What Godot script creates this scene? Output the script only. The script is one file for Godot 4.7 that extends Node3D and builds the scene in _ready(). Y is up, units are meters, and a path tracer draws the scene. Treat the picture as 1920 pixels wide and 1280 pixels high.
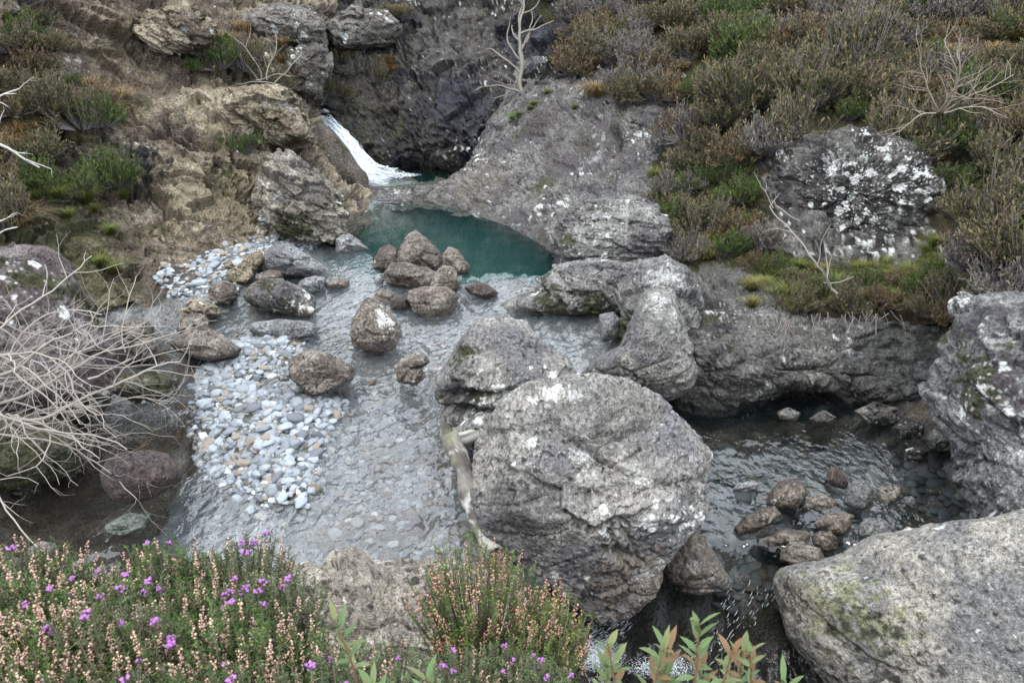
extends Node3D
# A rocky burn below a small waterfall: bedrock faces, boulders, gravel, clear water, heather and bare shrubs.

var n_broad := FastNoiseLite.new()
var n_mid := FastNoiseLite.new()
var n_fine := FastNoiseLite.new()
var n_block := FastNoiseLite.new()
var n_crack := FastNoiseLite.new()
var n_spot := FastNoiseLite.new()
var n_stain := FastNoiseLite.new()
var n_chip := FastNoiseLite.new()
var taken := {}
var geo_cache := {}
var sheets := {}
var kinds := {}
var m_rock: StandardMaterial3D
var m_wet: StandardMaterial3D
var m_wood: StandardMaterial3D
var m_leaf: StandardMaterial3D
var m_pebble: StandardMaterial3D
var m_foam: StandardMaterial3D
var m_soil: StandardMaterial3D
var t0 := 0

const F_LEFT := [
	[Vector3(-5.401, 0.484, -5.655), Vector3(-4.938, 0.371, -6.595), Vector3(-4.614, 0.169, -7.605), Vector3(-4.084, 0.096, -8.453), Vector3(-3.545, 0.120, -9.237), Vector3(-3.065, 0.146, -9.911), Vector3(-2.391, 0.114, -10.007), Vector3(-2.142, -0.056, -11.914)],
	[Vector3(-6.076, 0.807, -6.688), Vector3(-5.344, 0.689, -7.406), Vector3(-4.892, 0.529, -8.324), Vector3(-4.327, 0.408, -9.040), Vector3(-3.653, 0.458, -9.726), Vector3(-3.153, 0.472, -10.394), Vector3(-2.551, 0.398, -10.912), Vector3(-2.438, 0.294, -12.849)],
	[Vector3(-6.583, 1.245, -7.555), Vector3(-5.750, 1.146, -8.281), Vector3(-5.226, 0.954, -9.184), Vector3(-4.555, 0.913, -9.827), Vector3(-3.798, 0.911, -10.378), Vector3(-3.271, 0.898, -11.034), Vector3(-2.909, 0.782, -11.863), Vector3(-3.006, 0.642, -13.673)],
	[Vector3(-7.089, 1.684, -8.421), Vector3(-6.156, 1.643, -9.175), Vector3(-5.448, 1.559, -9.908), Vector3(-4.737, 1.504, -10.544), Vector3(-3.906, 1.525, -10.996), Vector3(-3.466, 1.432, -11.725), Vector3(-3.349, 1.328, -12.780), Vector3(-3.470, 1.153, -14.353)],
	[Vector3(-7.427, 2.025, -9.022), Vector3(-6.359, 1.953, -9.650), Vector3(-5.615, 1.868, -10.383), Vector3(-4.965, 1.871, -11.267), Vector3(-4.087, 1.845, -11.697), Vector3(-3.617, 1.779, -12.438), Vector3(-3.483, 1.636, -13.475), Vector3(-3.519, 1.550, -14.759)],
	[Vector3(-7.511, 2.386, -9.301), Vector3(-6.494, 2.298, -10.032), Vector3(-5.893, 2.173, -11.077), Vector3(-5.283, 2.048, -12.122), Vector3(-4.576, 1.936, -12.732), Vector3(-3.913, 1.833, -13.236), Vector3(-3.617, 1.810, -14.108), Vector3(-3.496, 1.861, -15.235)],
	[Vector3(-7.427, 3.200, -9.570), Vector3(-6.630, 3.166, -10.657), Vector3(-6.115, 3.125, -11.962), Vector3(-5.466, 3.091, -13.050), Vector3(-4.839, 3.060, -14.028), Vector3(-4.099, 3.036, -14.790), Vector3(-3.614, 3.016, -15.442), Vector3(-3.215, 2.988, -16.312)],
	[Vector3(-7.089, 6.069, -10.466), Vector3(-6.494, 6.203, -11.853), Vector3(-6.338, 5.879, -13.688), Vector3(-5.875, 5.096, -14.978), Vector3(-5.176, 4.705, -15.788), Vector3(-4.401, 4.774, -16.704), Vector3(-3.767, 4.827, -17.390), Vector3(-3.281, 4.879, -18.077)],
]
const F_BACK := [
	[Vector3(-4.298, 0.103, -13.808), Vector3(-3.076, 0.092, -14.244), Vector3(-2.403, 0.041, -14.882), Vector3(-1.624, -0.006, -15.081), Vector3(-0.877, 0.160, -14.496), Vector3(-0.278, 0.505, -13.885), Vector3(0.358, 0.938, -13.535), Vector3(1.049, 1.312, -13.379)],
	[Vector3(-4.390, 0.678, -14.407), Vector3(-3.054, 0.549, -14.347), Vector3(-2.291, 0.505, -14.327), Vector3(-1.516, 0.526, -14.226), Vector3(-0.835, 0.631, -13.944), Vector3(-0.274, 0.880, -13.839), Vector3(0.360, 1.245, -13.789), Vector3(1.065, 1.600, -13.734)],
	[Vector3(-4.259, 1.077, -14.814), Vector3(-3.097, 1.033, -14.794), Vector3(-2.307, 1.050, -14.691), Vector3(-1.506, 1.144, -14.404), Vector3(-0.742, 1.220, -14.219), Vector3(-0.184, 1.445, -14.213), Vector3(0.454, 1.722, -14.122), Vector3(1.162, 1.991, -14.026)],
	[Vector3(-4.219, 1.666, -15.309), Vector3(-3.119, 1.679, -15.205), Vector3(-2.339, 1.679, -15.205), Vector3(-1.549, 1.779, -15.141), Vector3(-0.769, 1.878, -15.077), Vector3(-0.095, 2.062, -15.053), Vector3(0.565, 2.253, -14.921), Vector3(1.289, 2.447, -14.680)],
	[Vector3(-4.262, 2.339, -16.175), Vector3(-3.204, 2.355, -15.961), Vector3(-2.403, 2.355, -15.961), Vector3(-1.591, 2.407, -15.876), Vector3(-0.796, 2.453, -15.897), Vector3(-0.099, 2.549, -15.831), Vector3(0.585, 2.650, -15.658), Vector3(1.346, 2.836, -15.524)],
	[Vector3(-4.403, 3.156, -17.108), Vector3(-3.333, 3.158, -16.998), Vector3(-2.484, 3.161, -16.889), Vector3(-1.645, 3.163, -16.780), Vector3(-0.823, 3.163, -16.780), Vector3(-0.103, 3.256, -16.823), Vector3(0.609, 3.351, -16.647), Vector3(1.402, 3.535, -16.512)],
	[Vector3(-4.656, 5.146, -19.028), Vector3(-3.504, 5.126, -18.798), Vector3(-2.596, 5.106, -18.568), Vector3(-1.709, 5.086, -18.338), Vector3(-0.855, 5.086, -18.338), Vector3(-0.107, 5.086, -18.338), Vector3(0.637, 5.076, -18.223), Vector3(1.477, 5.066, -18.108)],
]
const F_RIGHT := [
	[Vector3(-2.532, 0.072, -12.304), Vector3(-1.350, 0.072, -12.304), Vector3(-0.654, 0.107, -11.879), Vector3(0.000, 0.106, -11.106), Vector3(0.492, 0.146, -10.022), Vector3(0.636, 0.062, -8.879), Vector3(1.002, 0.048, -8.100), Vector3(1.668, -0.008, -7.522)],
	[Vector3(-2.562, 0.263, -12.559), Vector3(-1.537, 0.232, -12.544), Vector3(-0.754, 0.281, -12.291), Vector3(-0.081, 0.311, -11.864), Vector3(0.600, 0.296, -10.864), Vector3(1.035, 0.272, -9.860), Vector3(1.494, 0.166, -9.148), Vector3(2.095, 0.115, -8.572)],
	[Vector3(-2.582, 0.370, -12.719), Vector3(-1.635, 0.324, -12.697), Vector3(-0.939, 0.387, -12.616), Vector3(-0.251, 0.532, -12.408), Vector3(0.632, 0.483, -11.613), Vector3(1.253, 0.454, -10.717), Vector3(1.811, 0.431, -10.044), Vector3(2.429, 0.370, -9.353)],
	[Vector3(-2.612, 0.279, -12.842), Vector3(-1.567, 0.247, -12.827), Vector3(-0.824, 0.503, -12.891), Vector3(-0.173, 0.906, -13.024), Vector3(0.741, 0.840, -12.331), Vector3(1.399, 0.781, -11.531), Vector3(2.063, 0.721, -10.841), Vector3(2.691, 0.648, -10.035)],
	[Vector3(-2.476, -0.075, -12.897), Vector3(-1.415, -0.035, -12.916), Vector3(-0.624, 0.745, -13.390), Vector3(0.088, 1.327, -13.551), Vector3(0.928, 1.311, -12.882), Vector3(1.688, 1.270, -12.200), Vector3(2.388, 1.223, -11.627), Vector3(2.993, 1.077, -10.897)],
	[Vector3(-2.351, -0.402, -13.076), Vector3(-1.175, -0.239, -13.152), Vector3(-0.321, 1.286, -14.084), Vector3(0.362, 1.728, -14.069), Vector3(1.132, 1.794, -13.548), Vector3(1.926, 1.784, -12.992), Vector3(2.652, 1.707, -12.404), Vector3(3.389, 1.572, -11.790)],
	[Vector3(-2.063, -0.802, -13.441), Vector3(-0.938, -0.207, -13.719), Vector3(0.000, 1.821, -14.775), Vector3(0.652, 2.098, -14.683), Vector3(1.447, 2.220, -14.299), Vector3(2.281, 2.258, -13.875), Vector3(2.954, 2.152, -13.274), Vector3(3.697, 1.998, -12.540)],
]
const F_SLOPE := [
	[Vector3(1.238, -0.050, -7.613), Vector3(1.879, 0.011, -7.752), Vector3(2.517, 0.073, -7.615), Vector3(3.240, 0.134, -7.478), Vector3(3.965, 0.265, -7.318), Vector3(4.352, 0.636, -6.719), Vector3(4.597, 1.031, -6.131), Vector3(5.184, 1.329, -5.608)],
	[Vector3(1.433, 0.134, -8.692), Vector3(2.011, 0.234, -8.518), Vector3(2.562, 0.321, -7.896), Vector3(3.280, 0.345, -7.687), Vector3(4.015, 0.470, -7.525), Vector3(4.471, 0.831, -7.031), Vector3(4.737, 1.204, -6.432), Vector3(5.357, 1.482, -5.900)],
	[Vector3(1.708, 0.428, -9.822), Vector3(2.255, 0.458, -9.505), Vector3(2.773, 0.450, -8.729), Vector3(3.596, 0.428, -8.608), Vector3(4.411, 0.549, -8.444), Vector3(4.948, 0.950, -7.969), Vector3(5.224, 1.332, -7.264), Vector3(6.048, 1.561, -6.820)],
	[Vector3(1.989, 0.788, -10.872), Vector3(2.485, 0.822, -10.447), Vector3(3.019, 0.905, -9.603), Vector3(3.754, 0.985, -9.309), Vector3(4.634, 1.081, -9.189), Vector3(5.365, 1.390, -8.947), Vector3(5.782, 1.705, -8.321), Vector3(6.739, 1.908, -7.864)],
	[Vector3(1.913, 1.216, -12.065), Vector3(2.672, 1.312, -11.558), Vector3(3.242, 1.523, -10.443), Vector3(3.979, 1.660, -10.065), Vector3(4.833, 1.688, -9.913), Vector3(5.663, 1.907, -9.739), Vector3(6.269, 2.100, -9.278), Vector3(7.431, 2.267, -8.914)],
	[Vector3(1.210, 1.729, -13.408), Vector3(2.409, 1.797, -12.888), Vector3(3.301, 1.962, -11.641), Vector3(4.307, 2.136, -11.391), Vector3(5.303, 2.161, -11.182), Vector3(6.259, 2.313, -11.032), Vector3(7.035, 2.420, -10.640), Vector3(8.295, 2.590, -10.168)],
	[Vector3(0.750, 2.343, -14.908), Vector3(2.423, 2.473, -14.307), Vector3(3.545, 2.535, -13.452), Vector3(4.782, 2.647, -12.953), Vector3(5.849, 2.668, -12.632), Vector3(6.855, 2.759, -12.343), Vector3(7.732, 2.852, -11.945), Vector3(9.159, 3.010, -11.467)],
	[Vector3(0.402, 3.170, -16.397), Vector3(2.347, 3.179, -15.960), Vector3(3.938, 3.277, -15.343), Vector3(5.335, 3.367, -14.834), Vector3(6.543, 3.370, -14.504), Vector3(7.630, 3.374, -14.065), Vector3(8.638, 3.378, -13.625), Vector3(10.196, 3.527, -13.033)],
	[Vector3(0.442, 4.940, -18.877), Vector3(2.652, 4.940, -18.877), Vector3(4.220, 4.809, -17.161), Vector3(5.532, 4.722, -16.017), Vector3(6.691, 4.678, -15.445), Vector3(7.749, 4.635, -14.873), Vector3(8.777, 4.600, -14.415), Vector3(10.368, 4.548, -13.729)],
	[Vector3(0.496, 6.463, -21.794), Vector3(2.974, 6.912, -22.003), Vector3(4.642, 7.945, -20.279), Vector3(5.928, 8.634, -18.945), Vector3(7.038, 8.619, -18.055), Vector3(8.107, 8.402, -17.292), Vector3(9.195, 8.258, -16.783), Vector3(10.887, 8.042, -16.020)],
]
const F_UNDER := [
	[Vector3(1.428, -0.613, -7.130), Vector3(2.057, -0.738, -7.182), Vector3(2.676, -0.918, -7.319), Vector3(3.226, -0.970, -7.405), Vector3(3.558, -0.763, -7.170), Vector3(3.816, -0.409, -6.673), Vector3(4.090, -0.018, -6.194), Vector3(4.597, 0.230, -5.757)],
	[Vector3(1.411, -0.366, -7.135), Vector3(1.908, -0.259, -6.743), Vector3(2.518, -0.425, -6.997), Vector3(3.151, -0.534, -7.387), Vector3(3.386, -0.390, -6.903), Vector3(3.767, -0.196, -6.662), Vector3(4.090, 0.155, -6.274), Vector3(4.597, 0.470, -5.870)],
	[Vector3(1.447, -0.124, -7.137), Vector3(1.859, 0.057, -6.670), Vector3(2.361, 0.012, -6.649), Vector3(2.851, -0.044, -6.733), Vector3(3.258, -0.058, -6.727), Vector3(3.816, -0.035, -6.848), Vector3(4.163, 0.193, -6.623), Vector3(4.667, 0.587, -6.034)],
	[Vector3(1.519, 0.077, -7.341), Vector3(1.883, 0.242, -6.866), Vector3(2.392, 0.242, -6.866), Vector3(2.869, 0.221, -6.912), Vector3(3.322, 0.201, -7.013), Vector3(3.916, 0.185, -7.171), Vector3(4.276, 0.380, -6.931), Vector3(4.737, 0.791, -6.240)],
	[Vector3(1.632, 0.205, -7.732), Vector3(1.983, 0.289, -7.330), Vector3(2.503, 0.285, -7.273), Vector3(2.982, 0.309, -7.284), Vector3(3.429, 0.313, -7.341), Vector3(4.015, 0.347, -7.467), Vector3(4.388, 0.559, -7.235), Vector3(4.806, 0.961, -6.429)],
	[Vector3(1.788, 0.225, -8.293), Vector3(2.131, 0.231, -7.965), Vector3(2.676, 0.243, -7.860), Vector3(3.188, 0.243, -7.860), Vector3(3.644, 0.269, -7.872), Vector3(4.213, 0.346, -7.908), Vector3(4.557, 0.568, -7.570), Vector3(5.015, 0.982, -6.770)],
]
const F_BANK := [
	[Vector3(-4.000, -0.780, -3.700), Vector3(-2.400, -0.780, -3.700), Vector3(-1.200, -0.780, -3.700), Vector3(-0.400, -0.900, -3.700), Vector3(0.300, -1.050, -3.700), Vector3(1.000, -1.450, -3.700), Vector3(1.800, -1.450, -3.700), Vector3(2.600, -1.450, -3.700)],
	[Vector3(-4.000, 0.170, -3.000), Vector3(-2.400, 0.170, -3.000), Vector3(-1.200, 0.170, -3.000), Vector3(-0.400, 0.050, -3.000), Vector3(0.300, -0.100, -3.000), Vector3(1.000, -0.500, -3.000), Vector3(1.800, -0.500, -3.000), Vector3(2.600, -0.500, -3.000)],
	[Vector3(-4.000, 0.870, -2.400), Vector3(-2.400, 0.870, -2.400), Vector3(-1.200, 0.870, -2.400), Vector3(-0.400, 0.750, -2.400), Vector3(0.300, 0.600, -2.400), Vector3(1.000, 0.200, -2.400), Vector3(1.800, 0.200, -2.400), Vector3(2.600, 0.200, -2.400)],
	[Vector3(-4.000, 1.320, -1.900), Vector3(-2.400, 1.320, -1.900), Vector3(-1.200, 1.320, -1.900), Vector3(-0.400, 1.200, -1.900), Vector3(0.300, 1.050, -1.900), Vector3(1.000, 0.650, -1.900), Vector3(1.800, 0.650, -1.900), Vector3(2.600, 0.650, -1.900)],
	[Vector3(-4.000, 1.620, -1.200), Vector3(-2.400, 1.620, -1.200), Vector3(-1.200, 1.620, -1.200), Vector3(-0.400, 1.500, -1.200), Vector3(0.300, 1.350, -1.200), Vector3(1.000, 0.950, -1.200), Vector3(1.800, 0.950, -1.200), Vector3(2.600, 0.950, -1.200)],
	[Vector3(-4.000, 1.870, 0.300), Vector3(-2.400, 1.870, 0.300), Vector3(-1.200, 1.870, 0.300), Vector3(-0.400, 1.750, 0.300), Vector3(0.300, 1.600, 0.300), Vector3(1.000, 1.200, 0.300), Vector3(1.800, 1.200, 0.300), Vector3(2.600, 1.200, 0.300)],
	[Vector3(-4.000, 2.020, 3.000), Vector3(-2.400, 2.020, 3.000), Vector3(-1.200, 2.020, 3.000), Vector3(-0.400, 1.900, 3.000), Vector3(0.300, 1.750, 3.000), Vector3(1.000, 1.350, 3.000), Vector3(1.800, 1.350, 3.000), Vector3(2.600, 1.350, 3.000)],
]
const BOULDERS := [
	{"name": "boulder", "label": "largest grey boulder with white lichen, standing in the middle of the stream", "kind": "boulder", "c": Vector3(0.544, 0.284, -4.514), "f": Vector3(-0.098, 0.578, 0.811), "d": 0.85, "n": 88, "o": [-0.443, 0.666, -0.222, 0.747, 0.077, 0.752, 0.338, 0.685, 0.533, 0.522, 0.674, 0.385, 0.777, 0.297, 0.735, 0.144, 0.728, -0.017, 0.719, -0.193, 0.596, -0.297, 0.495, -0.454, 0.460, -0.628, 0.325, -0.776, 0.119, -0.861, -0.045, -0.773, -0.142, -0.643, -0.326, -0.577, -0.516, -0.462, -0.663, -0.349, -0.744, -0.212, -0.761, 0.005, -0.812, 0.186, -0.732, 0.377, -0.623, 0.534], "p": 4.2, "cuts": -3, "planes": [[Vector3(0.05, 0.3, 0.95), 0.58], [Vector3(-0.05, 0.8, 0.6), 0.7], [Vector3(0.1, -0.6, 0.8), 0.6], [Vector3(-0.75, 0.05, 0.66), 0.68], [Vector3(0.75, -0.1, 0.65), 0.72], [Vector3(-0.5, -0.6, 0.62), 0.66], [Vector3(0.45, 0.6, 0.66), 0.74], [Vector3(0.0, 0.0, -1.0), 0.8]], "grooves": [[-0.097, 0.247, 0.282, 0.098, 0.030, 0.070], [-0.308, 0.434, -0.097, 0.247, 0.028, 0.050], [-0.098, 0.266, 0.374, 0.402, 0.025, 0.045], [-0.161, -0.176, -0.019, -0.251, 0.035, 0.080], [-0.019, -0.251, 0.186, -0.187, 0.035, 0.070], [-0.612, 0.125, -0.207, -0.022, 0.028, 0.045], [0.024, -0.386, 0.266, -0.385, 0.030, 0.070], [0.387, 0.070, 0.715, 0.085, 0.025, 0.040], [0.089, -0.258, 0.241, -0.456, 0.025, 0.050], [0.195, -0.232, 0.346, -0.413, 0.025, 0.050], [0.186, -0.187, 0.438, -0.055, 0.030, 0.050], [-0.458, 0.320, -0.308, 0.434, 0.025, 0.040]], "marks": [[Vector3(0.763, 0.627, -4.122), 0.09, Color(1.0, 1.0, 0.97), 0.95, 0.6], [Vector3(0.779, 0.552, -4.087), 0.07, Color(1.0, 1.0, 0.97), 0.95, 0.6], [Vector3(1.055, 0.400, -4.072), 0.13, Color(1.0, 1.0, 0.97), 0.95, 0.6], [Vector3(0.971, 0.431, -4.086), 0.07, Color(1.0, 1.0, 0.97), 0.95, 0.6], [Vector3(0.928, 0.176, -3.912), 0.06, Color(1.0, 1.0, 0.97), 0.95, 0.6], [Vector3(0.804, 0.106, -3.824), 0.07, Color(1.0, 1.0, 0.97), 0.95, 0.6], [Vector3(0.414, 0.753, -4.181), 0.07, Color(0.62, 0.62, 0.59), 0.75, 0.9], [Vector3(0.464, 0.642, -4.129), 0.08, Color(0.62, 0.62, 0.59), 0.75, 0.9], [Vector3(0.729, 0.492, -4.059), 0.06, Color(1.0, 1.0, 0.97), 0.95, 0.6], [Vector3(0.530, 0.492, -4.059), 0.05, Color(1.0, 1.0, 0.97), 0.95, 0.6], [Vector3(0.680, 0.492, -4.059), 0.05, Color(1.0, 1.0, 0.97), 0.95, 0.6], [Vector3(0.263, 1.072, -4.495), 0.08, Color(1.0, 1.0, 0.97), 0.95, 0.6], [Vector3(0.410, 1.041, -4.481), 0.05, Color(1.0, 1.0, 0.97), 0.95, 0.6], [Vector3(0.137, 1.020, -4.471), 0.04, Color(1.0, 1.0, 0.97), 0.95, 0.6], [Vector3(1.045, 0.860, -4.507), 0.12, Color(1.0, 1.0, 0.97), 0.95, 0.6], [Vector3(0.000, 0.481, -3.888), 0.30, Color(0.11, 0.105, 0.105), 0.6, 0.8], [Vector3(0.722, 0.091, -3.817), 0.25, Color(0.2, 0.16, 0.12), 0.6, 0.8], [Vector3(0.164, 0.567, -4.039), 0.16, Color(0.11, 0.105, 0.105), 0.6, 0.8], [Vector3(0.581, 0.942, -4.434), 0.30, Color(0.23, 0.22, 0.2), 0.6, 0.8], [Vector3(0.752, 0.911, -4.420), 0.20, Color(0.23, 0.22, 0.2), 0.6, 0.8]]},
	{"name": "boulder", "label": "pyramid-shaped grey boulder with mossy cracks behind the largest boulder", "kind": "boulder", "c": Vector3(-0.022, 0.257, -6.046), "f": Vector3(0.003, 0.473, 0.881), "d": 0.75, "n": 64, "o": [-0.069, 0.616, 0.138, 0.551, 0.276, 0.385, 0.491, 0.237, 0.596, 0.039, 0.593, -0.349, 0.204, -0.530, -0.253, -0.416, -0.537, -0.347, -0.574, -0.187, -0.630, -0.018, -0.566, 0.156, -0.392, 0.386, -0.231, 0.547], "p": 2.6, "cuts": 5, "planes": [[Vector3(0.0, 0.75, 0.66), 0.62], [Vector3(-0.55, -0.1, 0.8), 0.72], [Vector3(0.6, 0.2, 0.75), 0.75]], "grooves": [[-0.359, 0.284, -0.047, 0.353, 0.040, 0.060], [-0.602, -0.073, 0.068, -0.051, 0.050, 0.080], [-0.579, -0.174, -0.047, -0.202, 0.060, 0.100], [0.137, 0.339, 0.252, 0.316, 0.030, 0.050]], "marks": [[Vector3(-0.232, 0.436, -5.522), 0.16, Color(0.05, 0.055, 0.018), 0.85, 0.9], [Vector3(-0.386, 0.679, -5.746), 0.12, Color(0.05, 0.055, 0.018), 0.85, 0.9], [Vector3(0.332, 0.654, -5.514), 0.05, Color(1.0, 1.0, 0.97), 0.95, 0.6], [Vector3(-0.422, 0.417, -5.514), 0.20, Color(0.03, 0.03, 0.028), 0.8, 0.9]]},
	{"name": "boulder", "label": "small dark boulder wedged between log and largest boulder", "kind": "boulder", "c": Vector3(-0.247, 0.182, -5.459), "f": Vector3(0.039, 0.519, 0.854), "d": 0.25, "n": 26, "o": [-0.212, 0.003, -0.091, 0.098, 0.101, 0.153, 0.228, 0.078, 0.118, -0.089, -0.075, -0.156, -0.180, -0.103]},
	{"name": "boulder", "label": "tall pale boulder with white lichened crown against the right bank", "kind": "boulder", "c": Vector3(1.323, 0.202, -6.848), "f": Vector3(-0.171, 0.427, 0.888), "d": 0.6, "n": 56, "o": [-0.010, 0.631, 0.164, 0.592, 0.281, 0.372, 0.357, 0.099, 0.451, -0.147, 0.433, -0.300, 0.211, -0.437, -0.323, -0.383, -0.613, -0.291, -0.559, -0.131, -0.305, 0.030, -0.194, 0.285, -0.126, 0.505], "p": 2.5, "cuts": 5, "marks": [[Vector3(1.308, 0.844, -6.596), 0.16, Color(0.62, 0.62, 0.59), 0.75, 0.9], [Vector3(1.427, 0.715, -6.535), 0.10, Color(0.62, 0.62, 0.59), 0.75, 0.9], [Vector3(1.332, 0.586, -6.475), 0.30, Color(0.23, 0.22, 0.2), 0.6, 0.8]]},
	{"name": "boulder", "label": "round brown boulder with three white lichen spots, alone in the stream", "kind": "brown", "c": Vector3(-1.389, 0.222, -7.354), "f": Vector3(0.170, 0.401, 0.900), "d": 0.3, "n": 40, "o": [-0.030, 0.318, 0.072, 0.263, 0.184, 0.119, 0.268, 0.026, 0.276, -0.078, 0.214, -0.182, 0.155, -0.248, -0.085, -0.239, -0.228, -0.173, -0.254, -0.037, -0.227, 0.106, -0.144, 0.224], "p": 2.3, "cuts": 4, "marks": [[Vector3(-1.243, 0.450, -7.184), 0.09, Color(1.0, 1.0, 0.97), 0.95, 0.6], [Vector3(-1.275, 0.369, -7.146), 0.06, Color(1.0, 1.0, 0.97), 0.95, 0.6], [Vector3(-1.163, 0.371, -7.169), 0.07, Color(1.0, 1.0, 0.97), 0.95, 0.6]]},
	{"name": "boulder", "label": "tan blocky boulder resting on the gravel beside the stream", "kind": "brown", "c": Vector3(-1.739, 0.204, -6.407), "f": Vector3(0.235, 0.445, 0.864), "d": 0.4, "n": 40, "o": [-0.224, 0.152, -0.117, 0.197, 0.068, 0.167, 0.202, 0.088, 0.312, 0.001, 0.286, -0.103, 0.177, -0.139, 0.029, -0.184, -0.091, -0.202, -0.245, -0.038, -0.270, 0.071], "p": 3.0, "cuts": 5},
	{"name": "boulder", "label": "pointed grey-brown boulder, highest of the cluster before the pool", "kind": "brown", "c": Vector3(-1.143, 0.264, -9.415), "f": Vector3(0.114, 0.323, 0.940), "d": 0.4, "n": 40, "o": [-0.033, 0.344, 0.094, 0.242, 0.250, 0.058, 0.330, -0.065, 0.324, -0.197, 0.003, -0.250, -0.290, -0.172, -0.302, -0.026, -0.226, 0.155, -0.128, 0.269], "p": 2.3, "cuts": 5, "amp": 1.2},
	{"name": "boulder", "label": "small upright boulder at the cluster's left end before the pool", "kind": "brown", "c": Vector3(-1.558, 0.241, -9.348), "f": Vector3(0.155, 0.325, 0.933), "d": 0.22, "n": 26, "o": [0.041, 0.200, 0.129, 0.143, 0.150, -0.016, 0.127, -0.159, -0.037, -0.170, -0.182, -0.096, -0.153, 0.034, -0.066, 0.160]},
	{"name": "boulder", "label": "grey rounded boulder leaning at the right end of the cluster", "kind": "brown", "c": Vector3(-0.712, 0.258, -9.246), "f": Vector3(0.072, 0.330, 0.941), "d": 0.25, "n": 26, "o": [-0.065, 0.194, 0.050, 0.152, 0.125, 0.033, 0.187, -0.059, 0.172, -0.137, -0.012, -0.171, -0.152, -0.051, -0.166, 0.093]},
	{"name": "boulder", "label": "wide smooth tan boulder in the front row of the cluster", "kind": "brown", "c": Vector3(-1.206, 0.205, -8.890), "f": Vector3(0.126, 0.345, 0.930), "d": 0.3, "n": 30, "o": [-0.206, 0.174, -0.020, 0.153, 0.104, 0.110, 0.198, 0.106, 0.320, 0.024, 0.303, -0.057, 0.214, -0.180, -0.036, -0.136, -0.283, -0.074, -0.306, 0.066], "amp": 0.7},
	{"name": "boulder", "label": "angular tan boulder in the front row beside the wide smooth one", "kind": "brown", "c": Vector3(-0.785, 0.184, -8.771), "f": Vector3(0.083, 0.352, 0.932), "d": 0.25, "n": 28, "o": [-0.022, 0.188, 0.101, 0.140, 0.178, 0.013, 0.155, -0.112, -0.035, -0.149, -0.201, -0.100, -0.139, 0.054]},
	{"name": "boulder", "label": "dark flat-topped boulder standing in the riffle below the cluster", "kind": "brown", "c": Vector3(-0.898, 0.090, -8.340), "f": Vector3(0.099, 0.377, 0.921), "d": 0.35, "n": 34, "o": [-0.269, 0.149, -0.058, 0.183, 0.151, 0.163, 0.286, 0.067, 0.261, -0.083, 0.165, -0.200, -0.075, -0.190, -0.203, -0.112, -0.303, 0.060], "p": 3, "cuts": 5},
	{"name": "boulder", "label": "small reddish loaf-shaped boulder in the water beside the cluster", "kind": "smooth", "c": Vector3(-0.357, 0.150, -8.589), "f": Vector3(0.039, 0.363, 0.931), "d": 0.2, "n": 24, "o": [-0.209, 0.038, -0.042, 0.097, 0.081, 0.070, 0.202, -0.030, 0.171, -0.079, 0.016, -0.082, -0.137, -0.049]},
	{"name": "stone", "label": "rounded brown stone tucked below the cluster's left side", "kind": "brown", "c": Vector3(-1.501, 0.047, -8.541), "f": Vector3(0.161, 0.370, 0.915), "d": 0.2, "n": 20, "o": [-0.160, 0.011, -0.063, 0.091, 0.042, 0.109, 0.135, 0.054, 0.126, -0.069, -0.017, -0.109, -0.106, -0.073], "cat": "stone"},
	{"name": "stone", "label": "purplish smooth stone touching the dark flat-topped boulder", "kind": "smooth", "c": Vector3(-1.270, 0.079, -8.335), "f": Vector3(0.140, 0.376, 0.916), "d": 0.18, "n": 20, "o": [-0.099, 0.065, -0.002, 0.090, 0.098, 0.054, 0.109, -0.055, -0.001, -0.091, -0.101, -0.055], "cat": "stone"},
	{"name": "stone", "label": "thin pale upright stone left of the wide smooth boulder", "kind": "pale", "c": Vector3(-1.590, 0.138, -8.914), "f": Vector3(0.165, 0.348, 0.923), "d": 0.1, "n": 16, "o": [-0.041, 0.058, 0.018, 0.080, 0.050, 0.008, 0.025, -0.073, -0.038, -0.069], "cat": "stone"},
	{"name": "stone", "label": "low wet stone in the riffle between round boulder and pyramid boulder", "kind": "brown", "c": Vector3(-0.940, 0.208, -6.520), "f": Vector3(0.128, 0.447, 0.885), "d": 0.2, "n": 26, "o": [-0.091, 0.078, 0.043, 0.128, 0.162, 0.081, 0.168, 0.012, 0.031, -0.067, -0.023, -0.152, -0.118, -0.131, -0.135, -0.007], "gloss": true, "cat": "stone"},
	{"name": "stone", "label": "dark wet stone under the low one, in the main current", "kind": "brown", "c": Vector3(-0.882, 0.195, -6.348), "f": Vector3(0.122, 0.458, 0.880), "d": 0.16, "n": 22, "o": [-0.047, 0.076, 0.071, 0.069, 0.100, -0.005, 0.015, -0.081, -0.103, -0.054], "gloss": true, "cat": "stone"},
	{"name": "stone", "label": "small flat brown stone lying in shallow water below the tan blocky boulder", "kind": "brown", "c": Vector3(-1.232, 0.215, -6.192), "f": Vector3(0.173, 0.462, 0.870), "d": 0.1, "n": 14, "o": [-0.040, 0.027, 0.039, 0.038, 0.038, -0.027, -0.037, -0.039], "cat": "stone"},
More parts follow.
